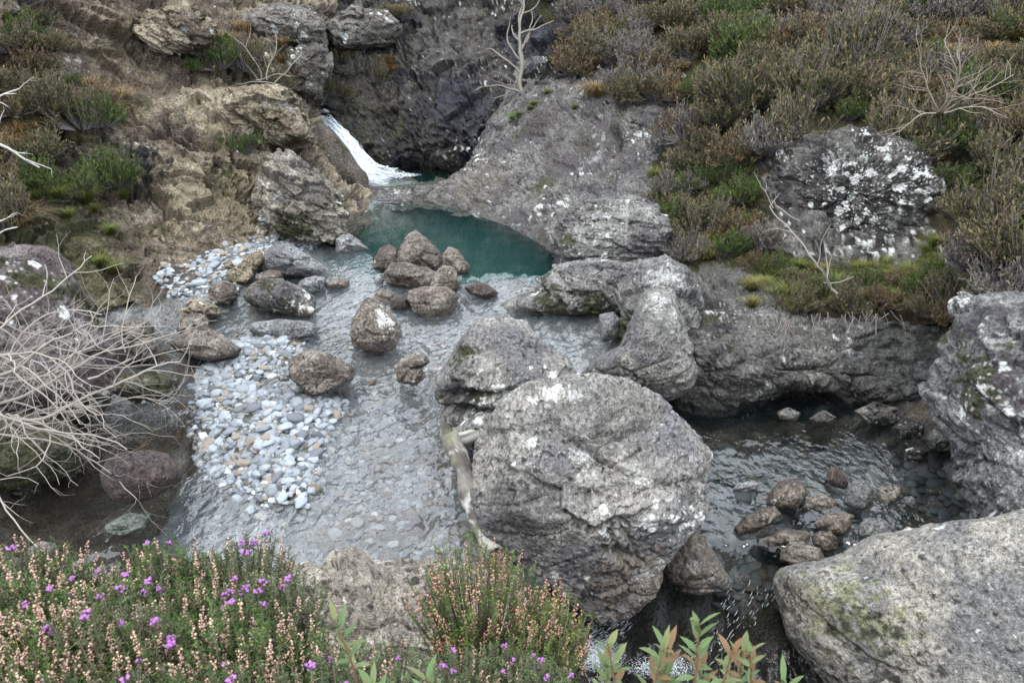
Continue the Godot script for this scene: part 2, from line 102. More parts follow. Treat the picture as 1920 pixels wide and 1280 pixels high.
	{"name": "boulder", "label": "grey-tan wedge boulder at the head of the upper gravel tongue", "kind": "brown", "c": Vector3(-2.985, 0.186, -7.006), "f": Vector3(0.359, 0.399, 0.844), "d": 0.45, "n": 44, "o": [-0.248, 0.111, -0.116, 0.178, 0.050, 0.151, 0.162, 0.080, 0.299, -0.087, 0.272, -0.162, 0.070, -0.169, -0.092, -0.109, -0.246, -0.020, -0.312, 0.070], "p": 2.8, "cuts": 6, "amp": 1.2},
	{"name": "boulder", "label": "tan boulder perched behind the grey-tan wedge boulder", "kind": "brown", "c": Vector3(-3.249, 0.228, -7.411), "f": Vector3(0.372, 0.375, 0.849), "d": 0.3, "n": 28, "o": [-0.120, 0.071, 0.014, 0.115, 0.137, 0.084, 0.156, -0.018, 0.108, -0.088, -0.100, -0.108, -0.163, -0.032]},
	{"name": "boulder", "label": "brown squarish boulder among the left shore stones", "kind": "brown", "c": Vector3(-3.833, 0.168, -7.439), "f": Vector3(0.426, 0.370, 0.826), "d": 0.28, "n": 28, "o": [-0.150, 0.068, -0.042, 0.114, 0.102, 0.077, 0.163, -0.002, 0.136, -0.086, -0.000, -0.110, -0.140, -0.055], "p": 3},
	{"name": "boulder", "label": "tan boulder just below the brown squarish one on the shore", "kind": "brown", "c": Vector3(-3.582, 0.155, -6.991), "f": Vector3(0.420, 0.392, 0.819), "d": 0.26, "n": 28, "o": [-0.102, 0.088, -0.000, 0.121, 0.114, 0.088, 0.121, -0.025, 0.076, -0.107, -0.034, -0.126, -0.128, -0.044], "p": 2.8},
	{"name": "boulder", "label": "small tan stone left of the shore boulders, against the lichened rock", "kind": "brown", "c": Vector3(-3.810, 0.182, -7.059), "f": Vector3(0.439, 0.382, 0.813), "d": 0.15, "n": 20, "o": [-0.063, 0.037, 0.019, 0.063, 0.070, 0.010, 0.031, -0.062, -0.051, -0.045]},
	{"name": "boulder", "label": "reddish-tan blocky boulder in front of the leaning slab", "kind": "brown", "c": Vector3(-3.269, 0.172, -8.379), "f": Vector3(0.341, 0.347, 0.874), "d": 0.3, "n": 30, "o": [-0.132, 0.096, 0.034, 0.134, 0.152, 0.082, 0.153, -0.064, 0.048, -0.141, -0.117, -0.100, -0.171, -0.008], "p": 2.8},
	{"name": "boulder", "label": "long tan slab leaning against the foot of the rock face", "kind": "tan", "c": Vector3(-3.249, 0.251, -8.967), "f": Vector3(0.322, 0.322, 0.890), "d": 0.3, "n": 36, "o": [0.153, 0.188, 0.291, 0.204, 0.326, 0.104, 0.182, -0.040, 0.013, -0.148, -0.168, -0.139, -0.352, -0.167, -0.367, -0.070, -0.143, 0.030], "p": 2.8, "amp": 0.5},
	{"name": "boulder", "label": "pale grey slab sloping into the shallows under the rock face", "kind": "pale", "c": Vector3(-2.688, 0.262, -9.193), "f": Vector3(0.266, 0.320, 0.909), "d": 0.45, "n": 40, "o": [-0.264, 0.209, -0.009, 0.251, 0.222, 0.068, 0.484, -0.166, 0.380, -0.222, 0.066, -0.178, -0.184, -0.153, -0.356, -0.040, -0.371, 0.090], "p": 2.6},
	{"name": "boulder", "label": "dark-sided boulder with pale top near the shallows", "kind": "grey", "c": Vector3(-2.578, 0.182, -8.273), "f": Vector3(0.278, 0.358, 0.892), "d": 0.35, "n": 36, "o": [-0.359, 0.116, -0.220, 0.190, 0.036, 0.175, 0.228, 0.082, 0.332, -0.020, 0.346, -0.142, 0.218, -0.230, -0.061, -0.138, -0.278, -0.041, -0.380, 0.042], "p": 2.7, "amp": 0.7},
	{"name": "stone", "label": "tan stone between leaning slab and pale slab", "kind": "brown", "c": Vector3(-2.852, 0.253, -8.747), "f": Vector3(0.292, 0.333, 0.897), "d": 0.2, "n": 20, "o": [-0.139, 0.040, 0.028, 0.084, 0.162, 0.051, 0.153, -0.023, 0.006, -0.082, -0.153, -0.064], "cat": "stone"},
	{"name": "stone", "label": "upright split stone at the water's edge beside the pale slab", "kind": "pale", "c": Vector3(-2.334, 0.179, -8.713), "f": Vector3(0.243, 0.346, 0.906), "d": 0.2, "n": 22, "o": [-0.147, 0.058, 0.040, 0.103, 0.157, 0.061, 0.128, -0.092, -0.043, -0.095, -0.186, -0.019], "cat": "stone"},
	{"name": "stone", "label": "low pale stone in the water right of the split stone", "kind": "brown", "c": Vector3(-2.062, 0.147, -8.808), "f": Vector3(0.214, 0.348, 0.913), "d": 0.15, "n": 18, "o": [-0.136, 0.032, 0.022, 0.070, 0.142, 0.035, 0.116, -0.051, -0.053, -0.063, -0.142, -0.030], "cat": "stone"},
	{"name": "boulder", "label": "broad flat slab lying low in the shallows behind the gravel tongue", "kind": "pale", "c": Vector3(-2.420, 0.045, -7.712), "f": Vector3(0.275, 0.393, 0.877), "d": 0.5, "n": 40, "o": [-0.324, 0.110, -0.053, 0.117, 0.243, 0.059, 0.374, -0.015, 0.307, -0.099, 0.025, -0.132, -0.211, -0.056, -0.361, 0.030], "amp": 1.0},
	{"name": "stone", "label": "round stone at the dark-sided boulder's right foot", "kind": "brown", "c": Vector3(-2.270, 0.110, -8.074), "f": Vector3(0.251, 0.375, 0.893), "d": 0.15, "n": 18, "o": [-0.095, 0.051, 0.021, 0.068, 0.110, 0.000, 0.063, -0.066, -0.078, -0.050], "cat": "stone"},
	{"name": "boulder", "label": "low knobbly tan rock at the foot of the rock face", "kind": "tan", "c": Vector3(-3.830, 0.079, -8.556), "f": Vector3(0.384, 0.343, 0.857), "d": 0.35, "n": 34, "o": [-0.208, 0.071, -0.030, 0.106, 0.162, 0.046, 0.220, -0.057, 0.048, -0.105, -0.146, -0.062], "amp": 0.4},
	{"name": "boulder", "label": "low cracked tan rock beside the brown puddle", "kind": "tan", "c": Vector3(-3.402, 0.128, -8.027), "f": Vector3(0.364, 0.361, 0.859), "d": 0.35, "n": 34, "o": [-0.217, 0.047, -0.012, 0.133, 0.190, 0.015, 0.230, -0.081, 0.030, -0.109, -0.179, -0.052], "amp": 0.4},
	{"name": "boulder", "label": "small pale stone lying on the gravel at the bar's edge", "kind": "pale", "c": Vector3(-1.985, 0.307, -6.125), "f": Vector3(0.276, 0.444, 0.852), "d": 0.08, "n": 12, "o": [-0.053, 0.022, 0.003, 0.042, 0.053, 0.011, 0.038, -0.033, -0.030, -0.037]},
	{"name": "boulder", "label": "smooth purplish-brown boulder under the bare twigs", "kind": "smooth", "c": Vector3(-2.647, 0.249, -4.718), "f": Vector3(0.419, 0.515, 0.748), "d": 0.4, "n": 48, "o": [-0.175, 0.165, -0.083, 0.193, 0.086, 0.166, 0.216, 0.103, 0.277, -0.033, 0.272, -0.103, 0.173, -0.141, 0.047, -0.182, -0.092, -0.178, -0.195, -0.128, -0.240, -0.019, -0.234, 0.093], "p": 2.6, "cuts": 3, "amp": 0.6},
	{"name": "boulder", "label": "big pinkish lichened rock filling the left edge above the twigs", "kind": "pinkish", "c": Vector3(-4.335, 0.546, -6.236), "f": Vector3(0.532, 0.362, 0.765), "d": 1.2, "n": 70, "o": [-0.109, 0.861, 0.276, 0.818, 0.456, 0.708, 0.599, 0.511, 0.620, 0.335, 0.687, 0.072, 0.767, -0.148, 0.742, -0.394, 0.583, -0.706, 0.210, -0.794, -0.272, -0.740, -0.678, -0.519, -0.645, 0.203, -0.379, 0.685], "p": 2.6, "cuts": 5, "marks": [[Vector3(-3.355, 0.952, -5.763), 0.12, Color(0.4, 0.36, 0.36), 0.8, 0.9], [Vector3(-3.405, 1.294, -5.812), 0.10, Color(0.4, 0.36, 0.36), 0.8, 0.9], [Vector3(-3.468, 1.087, -5.716), 0.06, Color(1.0, 1.0, 0.97), 0.95, 0.6], [Vector3(-3.364, 0.880, -5.619), 0.04, Color(1.0, 1.0, 0.97), 0.95, 0.6]]},
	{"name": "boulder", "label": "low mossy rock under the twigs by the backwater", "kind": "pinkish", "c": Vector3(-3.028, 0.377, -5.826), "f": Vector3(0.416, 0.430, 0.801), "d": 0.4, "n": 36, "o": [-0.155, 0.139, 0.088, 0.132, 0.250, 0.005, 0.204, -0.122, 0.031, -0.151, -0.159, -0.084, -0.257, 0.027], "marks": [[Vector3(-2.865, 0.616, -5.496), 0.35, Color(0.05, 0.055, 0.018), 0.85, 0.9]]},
	{"name": "boulder", "label": "mossy rock below the pinkish rock by the backwater", "kind": "pinkish", "c": Vector3(-3.753, 0.137, -5.162), "f": Vector3(0.520, 0.466, 0.716), "d": 0.7, "n": 44, "o": [-0.265, 0.348, 0.069, 0.286, 0.332, 0.160, 0.466, -0.060, 0.330, -0.279, -0.008, -0.288, -0.400, -0.186], "marks": [[Vector3(-3.376, 0.487, -4.774), 0.60, Color(0.05, 0.055, 0.018), 0.85, 0.9]]},  # the mossy mark is painted shade; the label seeds the shape
	{"name": "boulder", "label": "dark reddish boulder half hidden by the flowering heather", "kind": "smooth", "c": Vector3(-2.195, 0.058, -3.912), "f": Vector3(0.388, 0.609, 0.692), "d": 0.35, "n": 30, "o": [-0.075, 0.154, 0.021, 0.164, 0.101, 0.096, 0.140, -0.048, 0.089, -0.173, -0.100, -0.107, -0.145, 0.043]},
	{"name": "stone", "label": "pale egg-shaped stone in the dark backwater above the heather", "kind": "pale", "c": Vector3(-3.040, 0.094, -4.094), "f": Vector3(0.496, 0.555, 0.668), "d": 0.09, "n": 20, "o": [-0.062, 0.038, 0.001, 0.048, 0.062, 0.009, 0.065, -0.036, 0.006, -0.048, -0.061, -0.013], "cat": "stone"},
	{"name": "stone", "label": "flat pale green stone showing through the backwater", "kind": "pale", "c": Vector3(-2.703, -0.029, -4.534), "f": Vector3(0.426, 0.556, 0.714), "d": 0.3, "n": 26, "o": [-0.144, 0.036, 0.019, 0.078, 0.165, 0.023, 0.092, -0.062, -0.049, -0.073, -0.140, -0.023], "amp": 0.6, "marks": [[Vector3(-2.604, 0.103, -4.374), 0.30, Color(0.3, 0.34, 0.29), 0.8, 0.7]], "cat": "stone"},
	{"name": "stone", "label": "orange-brown block-shaped stone, largest in the side pool", "kind": "brown", "c": Vector3(2.193, -0.297, -5.236), "f": Vector3(-0.321, 0.556, 0.767), "d": 0.2, "n": 22, "o": [-0.144, -0.016, -0.073, 0.099, 0.015, 0.141, 0.098, 0.125, 0.152, 0.065, 0.122, -0.019, 0.076, -0.106, -0.041, -0.134, -0.149, -0.104], "amp": 0.6, "cuts": 5, "cat": "stone"},
	{"name": "stone", "label": "long tan stone lying slantwise toward the largest boulder", "kind": "brown", "c": Vector3(1.875, -0.289, -4.909), "f": Vector3(-0.289, 0.585, 0.758), "d": 0.16, "n": 22, "o": [-0.162, -0.087, -0.091, 0.010, 0.050, 0.114, 0.104, 0.146, 0.161, 0.078, 0.106, 0.005, 0.002, -0.078, -0.125, -0.148], "amp": 0.6, "cuts": 5, "cat": "stone"},
	{"name": "stone", "label": "small pointed pinkish stone at the back of the side pool", "kind": "smooth", "c": Vector3(2.694, -0.317, -5.502), "f": Vector3(-0.373, 0.529, 0.762), "d": 0.14, "n": 22, "o": [-0.079, 0.054, -0.026, 0.104, 0.041, 0.062, 0.104, -0.011, 0.079, -0.075, -0.024, -0.076, -0.094, -0.040], "amp": 0.6, "cuts": 5, "cat": "stone"},
	{"name": "stone", "label": "pale grey upright stone in the side pool", "kind": "pale", "c": Vector3(2.791, -0.329, -5.276), "f": Vector3(-0.394, 0.540, 0.744), "d": 0.18, "n": 22, "o": [-0.104, -0.011, -0.066, 0.101, 0.007, 0.139, 0.089, 0.088, 0.113, 0.007, 0.074, -0.091, -0.019, -0.127, -0.105, -0.099], "amp": 0.6, "cuts": 5, "cat": "stone"},
	{"name": "stone", "label": "flat brownish stone lying before the pale upright one", "kind": "brown", "c": Vector3(2.460, -0.306, -4.901), "f": Vector3(-0.369, 0.570, 0.734), "d": 0.22, "n": 22, "o": [-0.149, -0.033, -0.078, 0.061, 0.027, 0.111, 0.125, 0.098, 0.122, 0.015, 0.072, -0.081, -0.025, -0.109, -0.128, -0.077], "amp": 0.6, "cuts": 5, "cat": "stone"},
	{"name": "stone", "label": "grey wedge stone with a dark wet lower half", "kind": "pale", "c": Vector3(2.747, -0.322, -4.838), "f": Vector3(-0.407, 0.566, 0.717), "d": 0.2, "n": 22, "o": [-0.125, -0.007, -0.062, 0.084, 0.021, 0.101, 0.122, 0.060, 0.132, -0.018, 0.024, -0.086, -0.112, -0.098], "amp": 0.6, "cuts": 5, "cat": "stone"},
	{"name": "stone", "label": "round brown stone against the pierced one", "kind": "brown", "c": Vector3(2.344, -0.363, -4.764), "f": Vector3(-0.357, 0.588, 0.726), "d": 0.12, "n": 22, "o": [-0.093, 0.027, -0.045, 0.073, 0.027, 0.090, 0.082, 0.037, 0.090, -0.041, 0.005, -0.090, -0.077, -0.057], "amp": 0.6, "cuts": 5, "cat": "stone"},
	{"name": "stone", "label": "tan rounded stone with a water-filled hollow", "kind": "brown", "c": Vector3(2.094, -0.325, -4.561), "f": Vector3(-0.332, 0.606, 0.723), "d": 0.2, "n": 22, "o": [-0.150, -0.024, -0.100, 0.068, 0.004, 0.108, 0.120, 0.070, 0.167, 0.007, 0.124, -0.051, -0.033, -0.096, -0.145, -0.089], "amp": 0.6, "cuts": 5, "cat": "stone"},
	{"name": "stone", "label": "mossy pale stone awash beside the largest boulder", "kind": "pale", "c": Vector3(1.912, -0.325, -5.388), "f": Vector3(-0.278, 0.556, 0.783), "d": 0.14, "n": 22, "o": [-0.116, -0.053, -0.064, 0.023, 0.017, 0.052, 0.105, 0.056, 0.088, -0.004, -0.010, -0.054], "amp": 0.6, "cuts": 5, "cat": "stone"},
	{"name": "stone", "label": "small tan stone at the right rim of the side pool", "kind": "brown", "c": Vector3(3.050, -0.354, -5.320), "f": Vector3(-0.421, 0.532, 0.735), "d": 0.1, "n": 22, "o": [-0.091, 0.030, -0.011, 0.086, 0.078, 0.081, 0.088, -0.004, -0.001, -0.106, -0.068, -0.074], "amp": 0.6, "cuts": 5, "cat": "stone"},
	{"name": "stone", "label": "small white stone right of the tan rim stone", "kind": "pale", "c": Vector3(3.203, -0.369, -5.257), "f": Vector3(-0.440, 0.532, 0.723), "d": 0.06, "n": 22, "o": [-0.044, 0.016, 0.009, 0.046, 0.049, 0.006, 0.013, -0.041, -0.032, -0.034], "amp": 0.6, "cuts": 5, "cat": "stone"},
	{"name": "stone", "label": "tiny white stone below the pale upright one", "kind": "pale", "c": Vector3(2.815, -0.286, -5.021), "f": Vector3(-0.409, 0.549, 0.729), "d": 0.07, "n": 22, "o": [-0.044, -0.002, -0.001, 0.033, 0.043, 0.004, 0.002, -0.034], "amp": 0.6, "cuts": 5, "cat": "stone"},
	{"name": "stone", "label": "half-sunk olive slab between the orange-brown and pale stones", "kind": "brown", "c": Vector3(2.509, -0.454, -5.328), "f": Vector3(-0.354, 0.557, 0.751), "d": 0.25, "n": 22, "o": [-0.153, 0.008, -0.002, 0.092, 0.146, 0.064, 0.142, -0.024, -0.010, -0.087, -0.137, -0.076], "amp": 0.6, "cuts": 5, "cat": "stone"},
	{"name": "stone", "label": "sunken dark slab in front of the long tan stone", "kind": "brown", "c": Vector3(2.080, -0.464, -4.882), "f": Vector3(-0.314, 0.598, 0.737), "d": 0.3, "n": 22, "o": [-0.190, -0.030, -0.013, 0.097, 0.180, 0.104, 0.175, 0.022, -0.017, -0.109, -0.156, -0.104], "amp": 0.6, "cuts": 5, "cat": "stone"},
	{"name": "boulder", "label": "triangular brown boulder wedged under the largest boulder", "kind": "boulder", "c": Vector3(1.305, -0.396, -4.528), "f": Vector3(-0.213, 0.637, 0.741), "d": 0.35, "n": 40, "o": [-0.133, 0.185, -0.025, 0.243, 0.075, 0.203, 0.166, 0.068, 0.273, -0.061, 0.243, -0.123, 0.064, -0.182, -0.184, -0.166, -0.243, -0.007], "cuts": 3, "marks": [[Vector3(1.230, -0.159, -4.252), 0.05, Color(1.0, 1.0, 0.97), 0.95, 0.6], [Vector3(1.194, -0.061, -4.298), 0.40, Color(0.19, 0.15, 0.115), 0.7, 0.7]], "p": 3},
	{"name": "boulder", "label": "pale tan low slab of rock in the foreground under the heather sprays", "kind": "tanlow", "c": Vector3(-0.638, 0.000, -3.058), "f": Vector3(0.136, 0.746, 0.652), "d": 0.55, "n": 80, "o": [-0.710, 0.681, -0.566, 0.725, -0.334, 0.731, -0.215, 0.759, -0.126, 0.759, -0.055, 0.708, -0.045, 0.648, 0.253, 0.622, 0.430, 0.568, 0.725, 0.468, 0.867, 0.199, 0.928, -0.144, 0.817, -0.593, 0.056, -0.655, -0.712, -0.381, -0.858, 0.134, -0.824, 0.529], "p": 3.4, "cuts": 2},
	{"name": "boulder", "label": "pale grooved tongue of rock between side pool and cascade", "kind": "tongue", "c": Vector3(3.142, -0.218, -3.508), "f": Vector3(-0.524, 0.620, 0.585), "d": 0.75, "n": 92, "o": [-1.555, -0.204, -1.502, -0.138, -1.313, -0.026, -1.181, 0.018, -1.047, 0.239, -0.886, 0.372, -0.629, 0.584, -0.380, 0.770, 0.108, 1.022, 0.730, 0.978, 0.968, 0.042, 0.391, -0.817, -0.376, -1.067, -0.974, -0.717, -1.284, -0.584, -1.453, -0.356], "p": 3.0, "cuts": 2, "marks": [[Vector3(1.826, 0.144, -3.621), 0.32, Color(0.24, 0.25, 0.13), 0.65, 0.9], [Vector3(1.929, 0.150, -3.403), 0.30, Color(0.24, 0.25, 0.13), 0.65, 0.9], [Vector3(1.736, 0.131, -3.725), 0.20, Color(0.42, 0.38, 0.3), 0.7, 0.8], [Vector3(1.869, 0.178, -3.416), 0.12, Color(0.05, 0.055, 0.018), 0.85, 0.9], [Vector3(1.945, 0.145, -3.290), 0.24, Color(0.05, 0.055, 0.018), 0.85, 0.9], [Vector3(1.787, 0.020, -3.453), 0.22, Color(0.03, 0.03, 0.028), 0.8, 0.9], [Vector3(1.958, 0.090, -3.155), 0.30, Color(0.03, 0.03, 0.028), 0.8, 0.9], [Vector3(1.808, -0.013, -3.327), 0.30, Color(0.03, 0.03, 0.028), 0.8, 0.9], [Vector3(2.025, 0.246, -3.117), 0.15, Color(0.03, 0.03, 0.028), 0.8, 0.9]]},
	{"name": "boulder", "label": "tall white-lichened rock column at the right edge of the picture", "kind": "white", "c": Vector3(4.093, 0.534, -4.796), "f": Vector3(-0.587, 0.426, 0.688), "d": 0.95, "n": 84, "o": [-1.068, 0.558, -0.942, 0.762, -0.633, 0.922, -0.145, 1.041, 0.456, 0.969, 0.809, 0.172, 0.779, -0.688, 0.166, -1.144, -0.257, -1.186, -0.492, -0.998, -0.500, -0.788, -0.699, -0.613, -0.746, -0.330, -0.988, -0.156, -1.073, 0.035, -1.067, 0.298], "p": 2.6, "cuts": 5, "marks": [[Vector3(2.981, 1.387, -4.532), 0.20, Color(0.03, 0.03, 0.028), 0.8, 0.9], [Vector3(3.052, 1.251, -4.358), 0.30, Color(0.08, 0.06, 0.065), 0.8, 0.7], [Vector3(2.880, 1.083, -4.390), 0.22, Color(0.62, 0.62, 0.59), 0.75, 0.9], [Vector3(2.958, 0.918, -4.092), 0.20, Color(0.62, 0.62, 0.59), 0.75, 0.9], [Vector3(2.869, 0.849, -4.391), 0.15, Color(1.0, 1.0, 0.97), 0.95, 0.6], [Vector3(3.022, 0.889, -4.079), 0.13, Color(1.0, 1.0, 0.97), 0.95, 0.6], [Vector3(2.958, 0.714, -3.997), 0.15, Color(1.0, 1.0, 0.97), 0.95, 0.6], [Vector3(2.926, 0.481, -3.888), 0.14, Color(1.0, 1.0, 0.97), 0.95, 0.6], [Vector3(2.888, 0.656, -4.080), 0.20, Color(0.62, 0.62, 0.59), 0.75, 0.9]]},
	{"name": "boulder", "label": "pale jutting corner of rock under the right-hand heather", "kind": "white", "c": Vector3(3.741, 1.003, -5.787), "f": Vector3(-0.510, 0.341, 0.790), "d": 0.5, "n": 40, "o": [-0.314, 0.093, -0.218, 0.178, -0.033, 0.194, 0.170, 0.108, 0.305, -0.158, 0.099, -0.208, -0.155, -0.092, -0.266, -0.029], "p": 2.8},
	{"name": "rock_outcrop", "label": "jutting tan block with white lichen on the left rock face", "kind": "tan", "c": Vector3(-3.445, 1.597, -11.581), "f": Vector3(0.282, 0.156, 0.947), "d": 0.7, "n": 60, "o": [-0.420, 0.350, -0.131, 0.375, 0.293, 0.287, 0.484, 0.023, 0.556, -0.128, 0.479, -0.348, 0.205, -0.445, -0.080, -0.355, -0.376, -0.119, -0.565, 0.071, -0.575, 0.250], "p": 3, "cuts": 3, "amp": 0.8, "cat": "outcrop", "marks": [[Vector3(-3.261, 1.901, -11.060), 0.14, Color(1.0, 1.0, 0.97), 0.95, 0.6], [Vector3(-3.118, 1.868, -11.045), 0.10, Color(1.0, 1.0, 0.97), 0.95, 0.6], [Vector3(-2.908, 1.611, -11.035), 0.06, Color(1.0, 1.0, 0.97), 0.95, 0.6], [Vector3(-2.974, 1.836, -11.030), 0.08, Color(0.62, 0.62, 0.59), 0.75, 0.9], [Vector3(-3.408, 1.884, -10.942), 0.30, Color(0.34, 0.29, 0.19), 0.6, 0.8]]},
	{"name": "rock_outcrop", "label": "rounded lichened bulge of rock beside the pool's left corner", "kind": "tangrey", "c": Vector3(-2.860, 0.619, -10.463), "f": Vector3(0.255, 0.257, 0.932), "d": 0.8, "n": 66, "o": [-0.349, 0.598, -0.142, 0.620, 0.055, 0.540, 0.339, 0.277, 0.555, -0.022, 0.568, -0.239, 0.510, -0.452, 0.205, -0.623, -0.069, -0.549, -0.325, -0.349, -0.496, -0.054, -0.517, 0.331], "p": 3, "cuts": 5, "amp": 1.0, "cat": "outcrop", "marks": [[Vector3(-2.947, 0.913, -9.827), 0.08, Color(1.0, 1.0, 0.97), 0.95, 0.6], [Vector3(-3.148, 1.095, -9.912), 0.10, Color(1.0, 1.0, 0.97), 0.95, 0.6], [Vector3(-2.780, 0.549, -9.658), 0.25, Color(0.05, 0.055, 0.018), 0.85, 0.9], [Vector3(-2.733, 0.985, -10.082), 0.30, Color(0.23, 0.22, 0.2), 0.6, 0.8]]},
	{"name": "rock_outcrop", "label": "smooth pale foot of rock dipping into the pool's left corner", "kind": "pale", "c": Vector3(-2.136, 0.250, -9.960), "f": Vector3(0.200, 0.304, 0.932), "d": 0.3, "n": 30, "o": [-0.184, 0.106, 0.024, 0.148, 0.184, 0.013, 0.246, -0.068, 0.103, -0.121, -0.169, -0.103], "cat": "outcrop"},
	{"name": "rock_outcrop", "label": "smooth brown rock ramp beside the waterfall", "kind": "ramp", "c": Vector3(-3.001, 0.636, -13.119), "f": Vector3(0.218, 0.208, 0.953), "d": 0.6, "n": 52, "o": [-0.458, 0.352, -0.129, 0.674, 0.108, 0.497, 0.298, 0.235, 0.461, -0.074, 0.603, -0.254, 0.580, -0.516, 0.139, -0.535, -0.274, -0.339, -0.548, -0.110], "p": 2.8, "cuts": 2, "amp": 0.5, "cat": "outcrop"},
	{"name": "rock_outcrop", "label": "grey-topped rounded outcrop at the upper left of the back wall", "kind": "greytan", "c": Vector3(-3.887, 2.636, -14.603), "f": Vector3(0.257, 0.057, 0.965), "d": 0.7, "n": 50, "o": [-0.649, 0.247, -0.073, 0.365, 0.400, 0.277, 0.641, 0.020, 0.675, -0.282, 0.548, -0.454, 0.201, -0.316, -0.149, -0.266, -0.575, -0.173, -0.763, 0.041], "p": 2.6, "amp": 0.6, "cat": "outcrop"},
	{"name": "rock_outcrop", "label": "lichened outcrop above the waterfall's head", "kind": "greytan", "c": Vector3(-3.475, 1.983, -14.188), "f": Vector3(0.237, 0.103, 0.966), "d": 0.6, "n": 46, "o": [-0.279, 0.294, 0.174, 0.453, 0.380, 0.323, 0.312, -0.103, 0.174, -0.404, -0.106, -0.526, -0.298, -0.259, -0.390, 0.086], "p": 2.6, "amp": 0.6, "cat": "outcrop"},
	{"name": "rock_outcrop", "label": "pale ribbed outcrop on top of the dark back wall", "kind": "greytan", "c": Vector3(-2.763, 2.509, -15.647), "f": Vector3(0.174, 0.062, 0.983), "d": 0.8, "n": 46, "o": [-0.636, 0.103, -0.141, 0.323, 0.437, 0.363, 0.713, 0.135, 0.595, -0.185, 0.097, -0.317, -0.487, -0.355, -0.709, -0.168], "p": 2.6, "amp": 0.6, "cat": "outcrop"},
	{"name": "rock_outcrop", "label": "brown broken crag high on the left face", "kind": "tan", "c": Vector3(-5.081, 2.702, -12.869), "f": Vector3(0.367, 0.058, 0.929), "d": 0.7, "n": 56, "o": [-0.377, 0.290, 0.070, 0.320, 0.472, 0.240, 0.502, -0.062, 0.389, -0.289, 0.033, -0.354, -0.328, -0.267, -0.545, -0.037], "p": 2.8, "amp": 0.8, "cat": "outcrop"},
	{"name": "rock_outcrop", "label": "pale stepped ledge of rock along the pool's right shore", "kind": "ledge", "c": Vector3(1.214, 0.491, -9.631), "f": Vector3(-0.119, 0.296, 0.948), "d": 0.7, "n": 60, "o": [-0.625, 0.273, -0.230, 0.418, 0.230, 0.466, 0.629, 0.381, 0.777, 0.091, 0.667, -0.243, 0.279, -0.393, -0.185, -0.480, -0.593, -0.429, -0.737, -0.233, -0.763, 0.035], "p": 3, "cuts": 4, "amp": 0.8, "cat": "outcrop", "marks": [[Vector3(0.630, 0.612, -9.025), 0.12, Color(0.05, 0.055, 0.018), 0.85, 0.9]]},
	{"name": "rock_outcrop", "label": "grey ledge with mossy underside running toward the stream", "kind": "ledge", "c": Vector3(0.943, 0.138, -8.583), "f": Vector3(-0.102, 0.363, 0.926), "d": 0.6, "n": 60, "o": [-0.461, 0.265, -0.095, 0.340, 0.333, 0.325, 0.751, 0.431, 0.890, 0.071, 0.723, -0.211, 0.300, -0.259, -0.129, -0.278, -0.684, -0.351, -1.124, -0.333, -1.221, -0.262, -1.006, -0.128, -0.635, -0.020], "p": 3, "cuts": 3, "amp": 0.8, "cat": "outcrop", "marks": [[Vector3(0.472, 0.128, -8.137), 0.25, Color(0.05, 0.055, 0.018), 0.85, 0.9], [Vector3(0.874, 0.140, -8.033), 0.20, Color(0.05, 0.055, 0.018), 0.85, 0.9], [Vector3(0.648, 0.369, -8.250), 0.05, Color(0.62, 0.62, 0.59), 0.75, 0.9]]},
	{"name": "rock_outcrop", "label": "lichen-crowned grey buttress behind the tall pale boulder", "kind": "ledge", "c": Vector3(1.547, 0.063, -7.665), "f": Vector3(-0.181, 0.402, 0.897), "d": 0.5, "n": 50, "o": [-0.305, 0.644, 0.020, 0.750, 0.251, 0.625, 0.356, 0.353, 0.425, -0.145, 0.413, -0.651, -0.136, -0.704, -0.458, -0.220, -0.444, 0.294], "p": 3, "cuts": 3, "cat": "outcrop", "marks": [[Vector3(1.534, 0.737, -7.428), 0.20, Color(0.62, 0.62, 0.59), 0.75, 0.9]]},
	{"name": "boulder", "label": "white-blotched block at the back of the side channel", "kind": "pale", "c": Vector3(0.996, 0.169, -7.495), "f": Vector3(-0.121, 0.403, 0.907), "d": 0.2, "n": 24, "o": [-0.095, 0.110, 0.039, 0.156, 0.097, 0.076, 0.097, -0.116, -0.054, -0.152, -0.103, -0.044]},
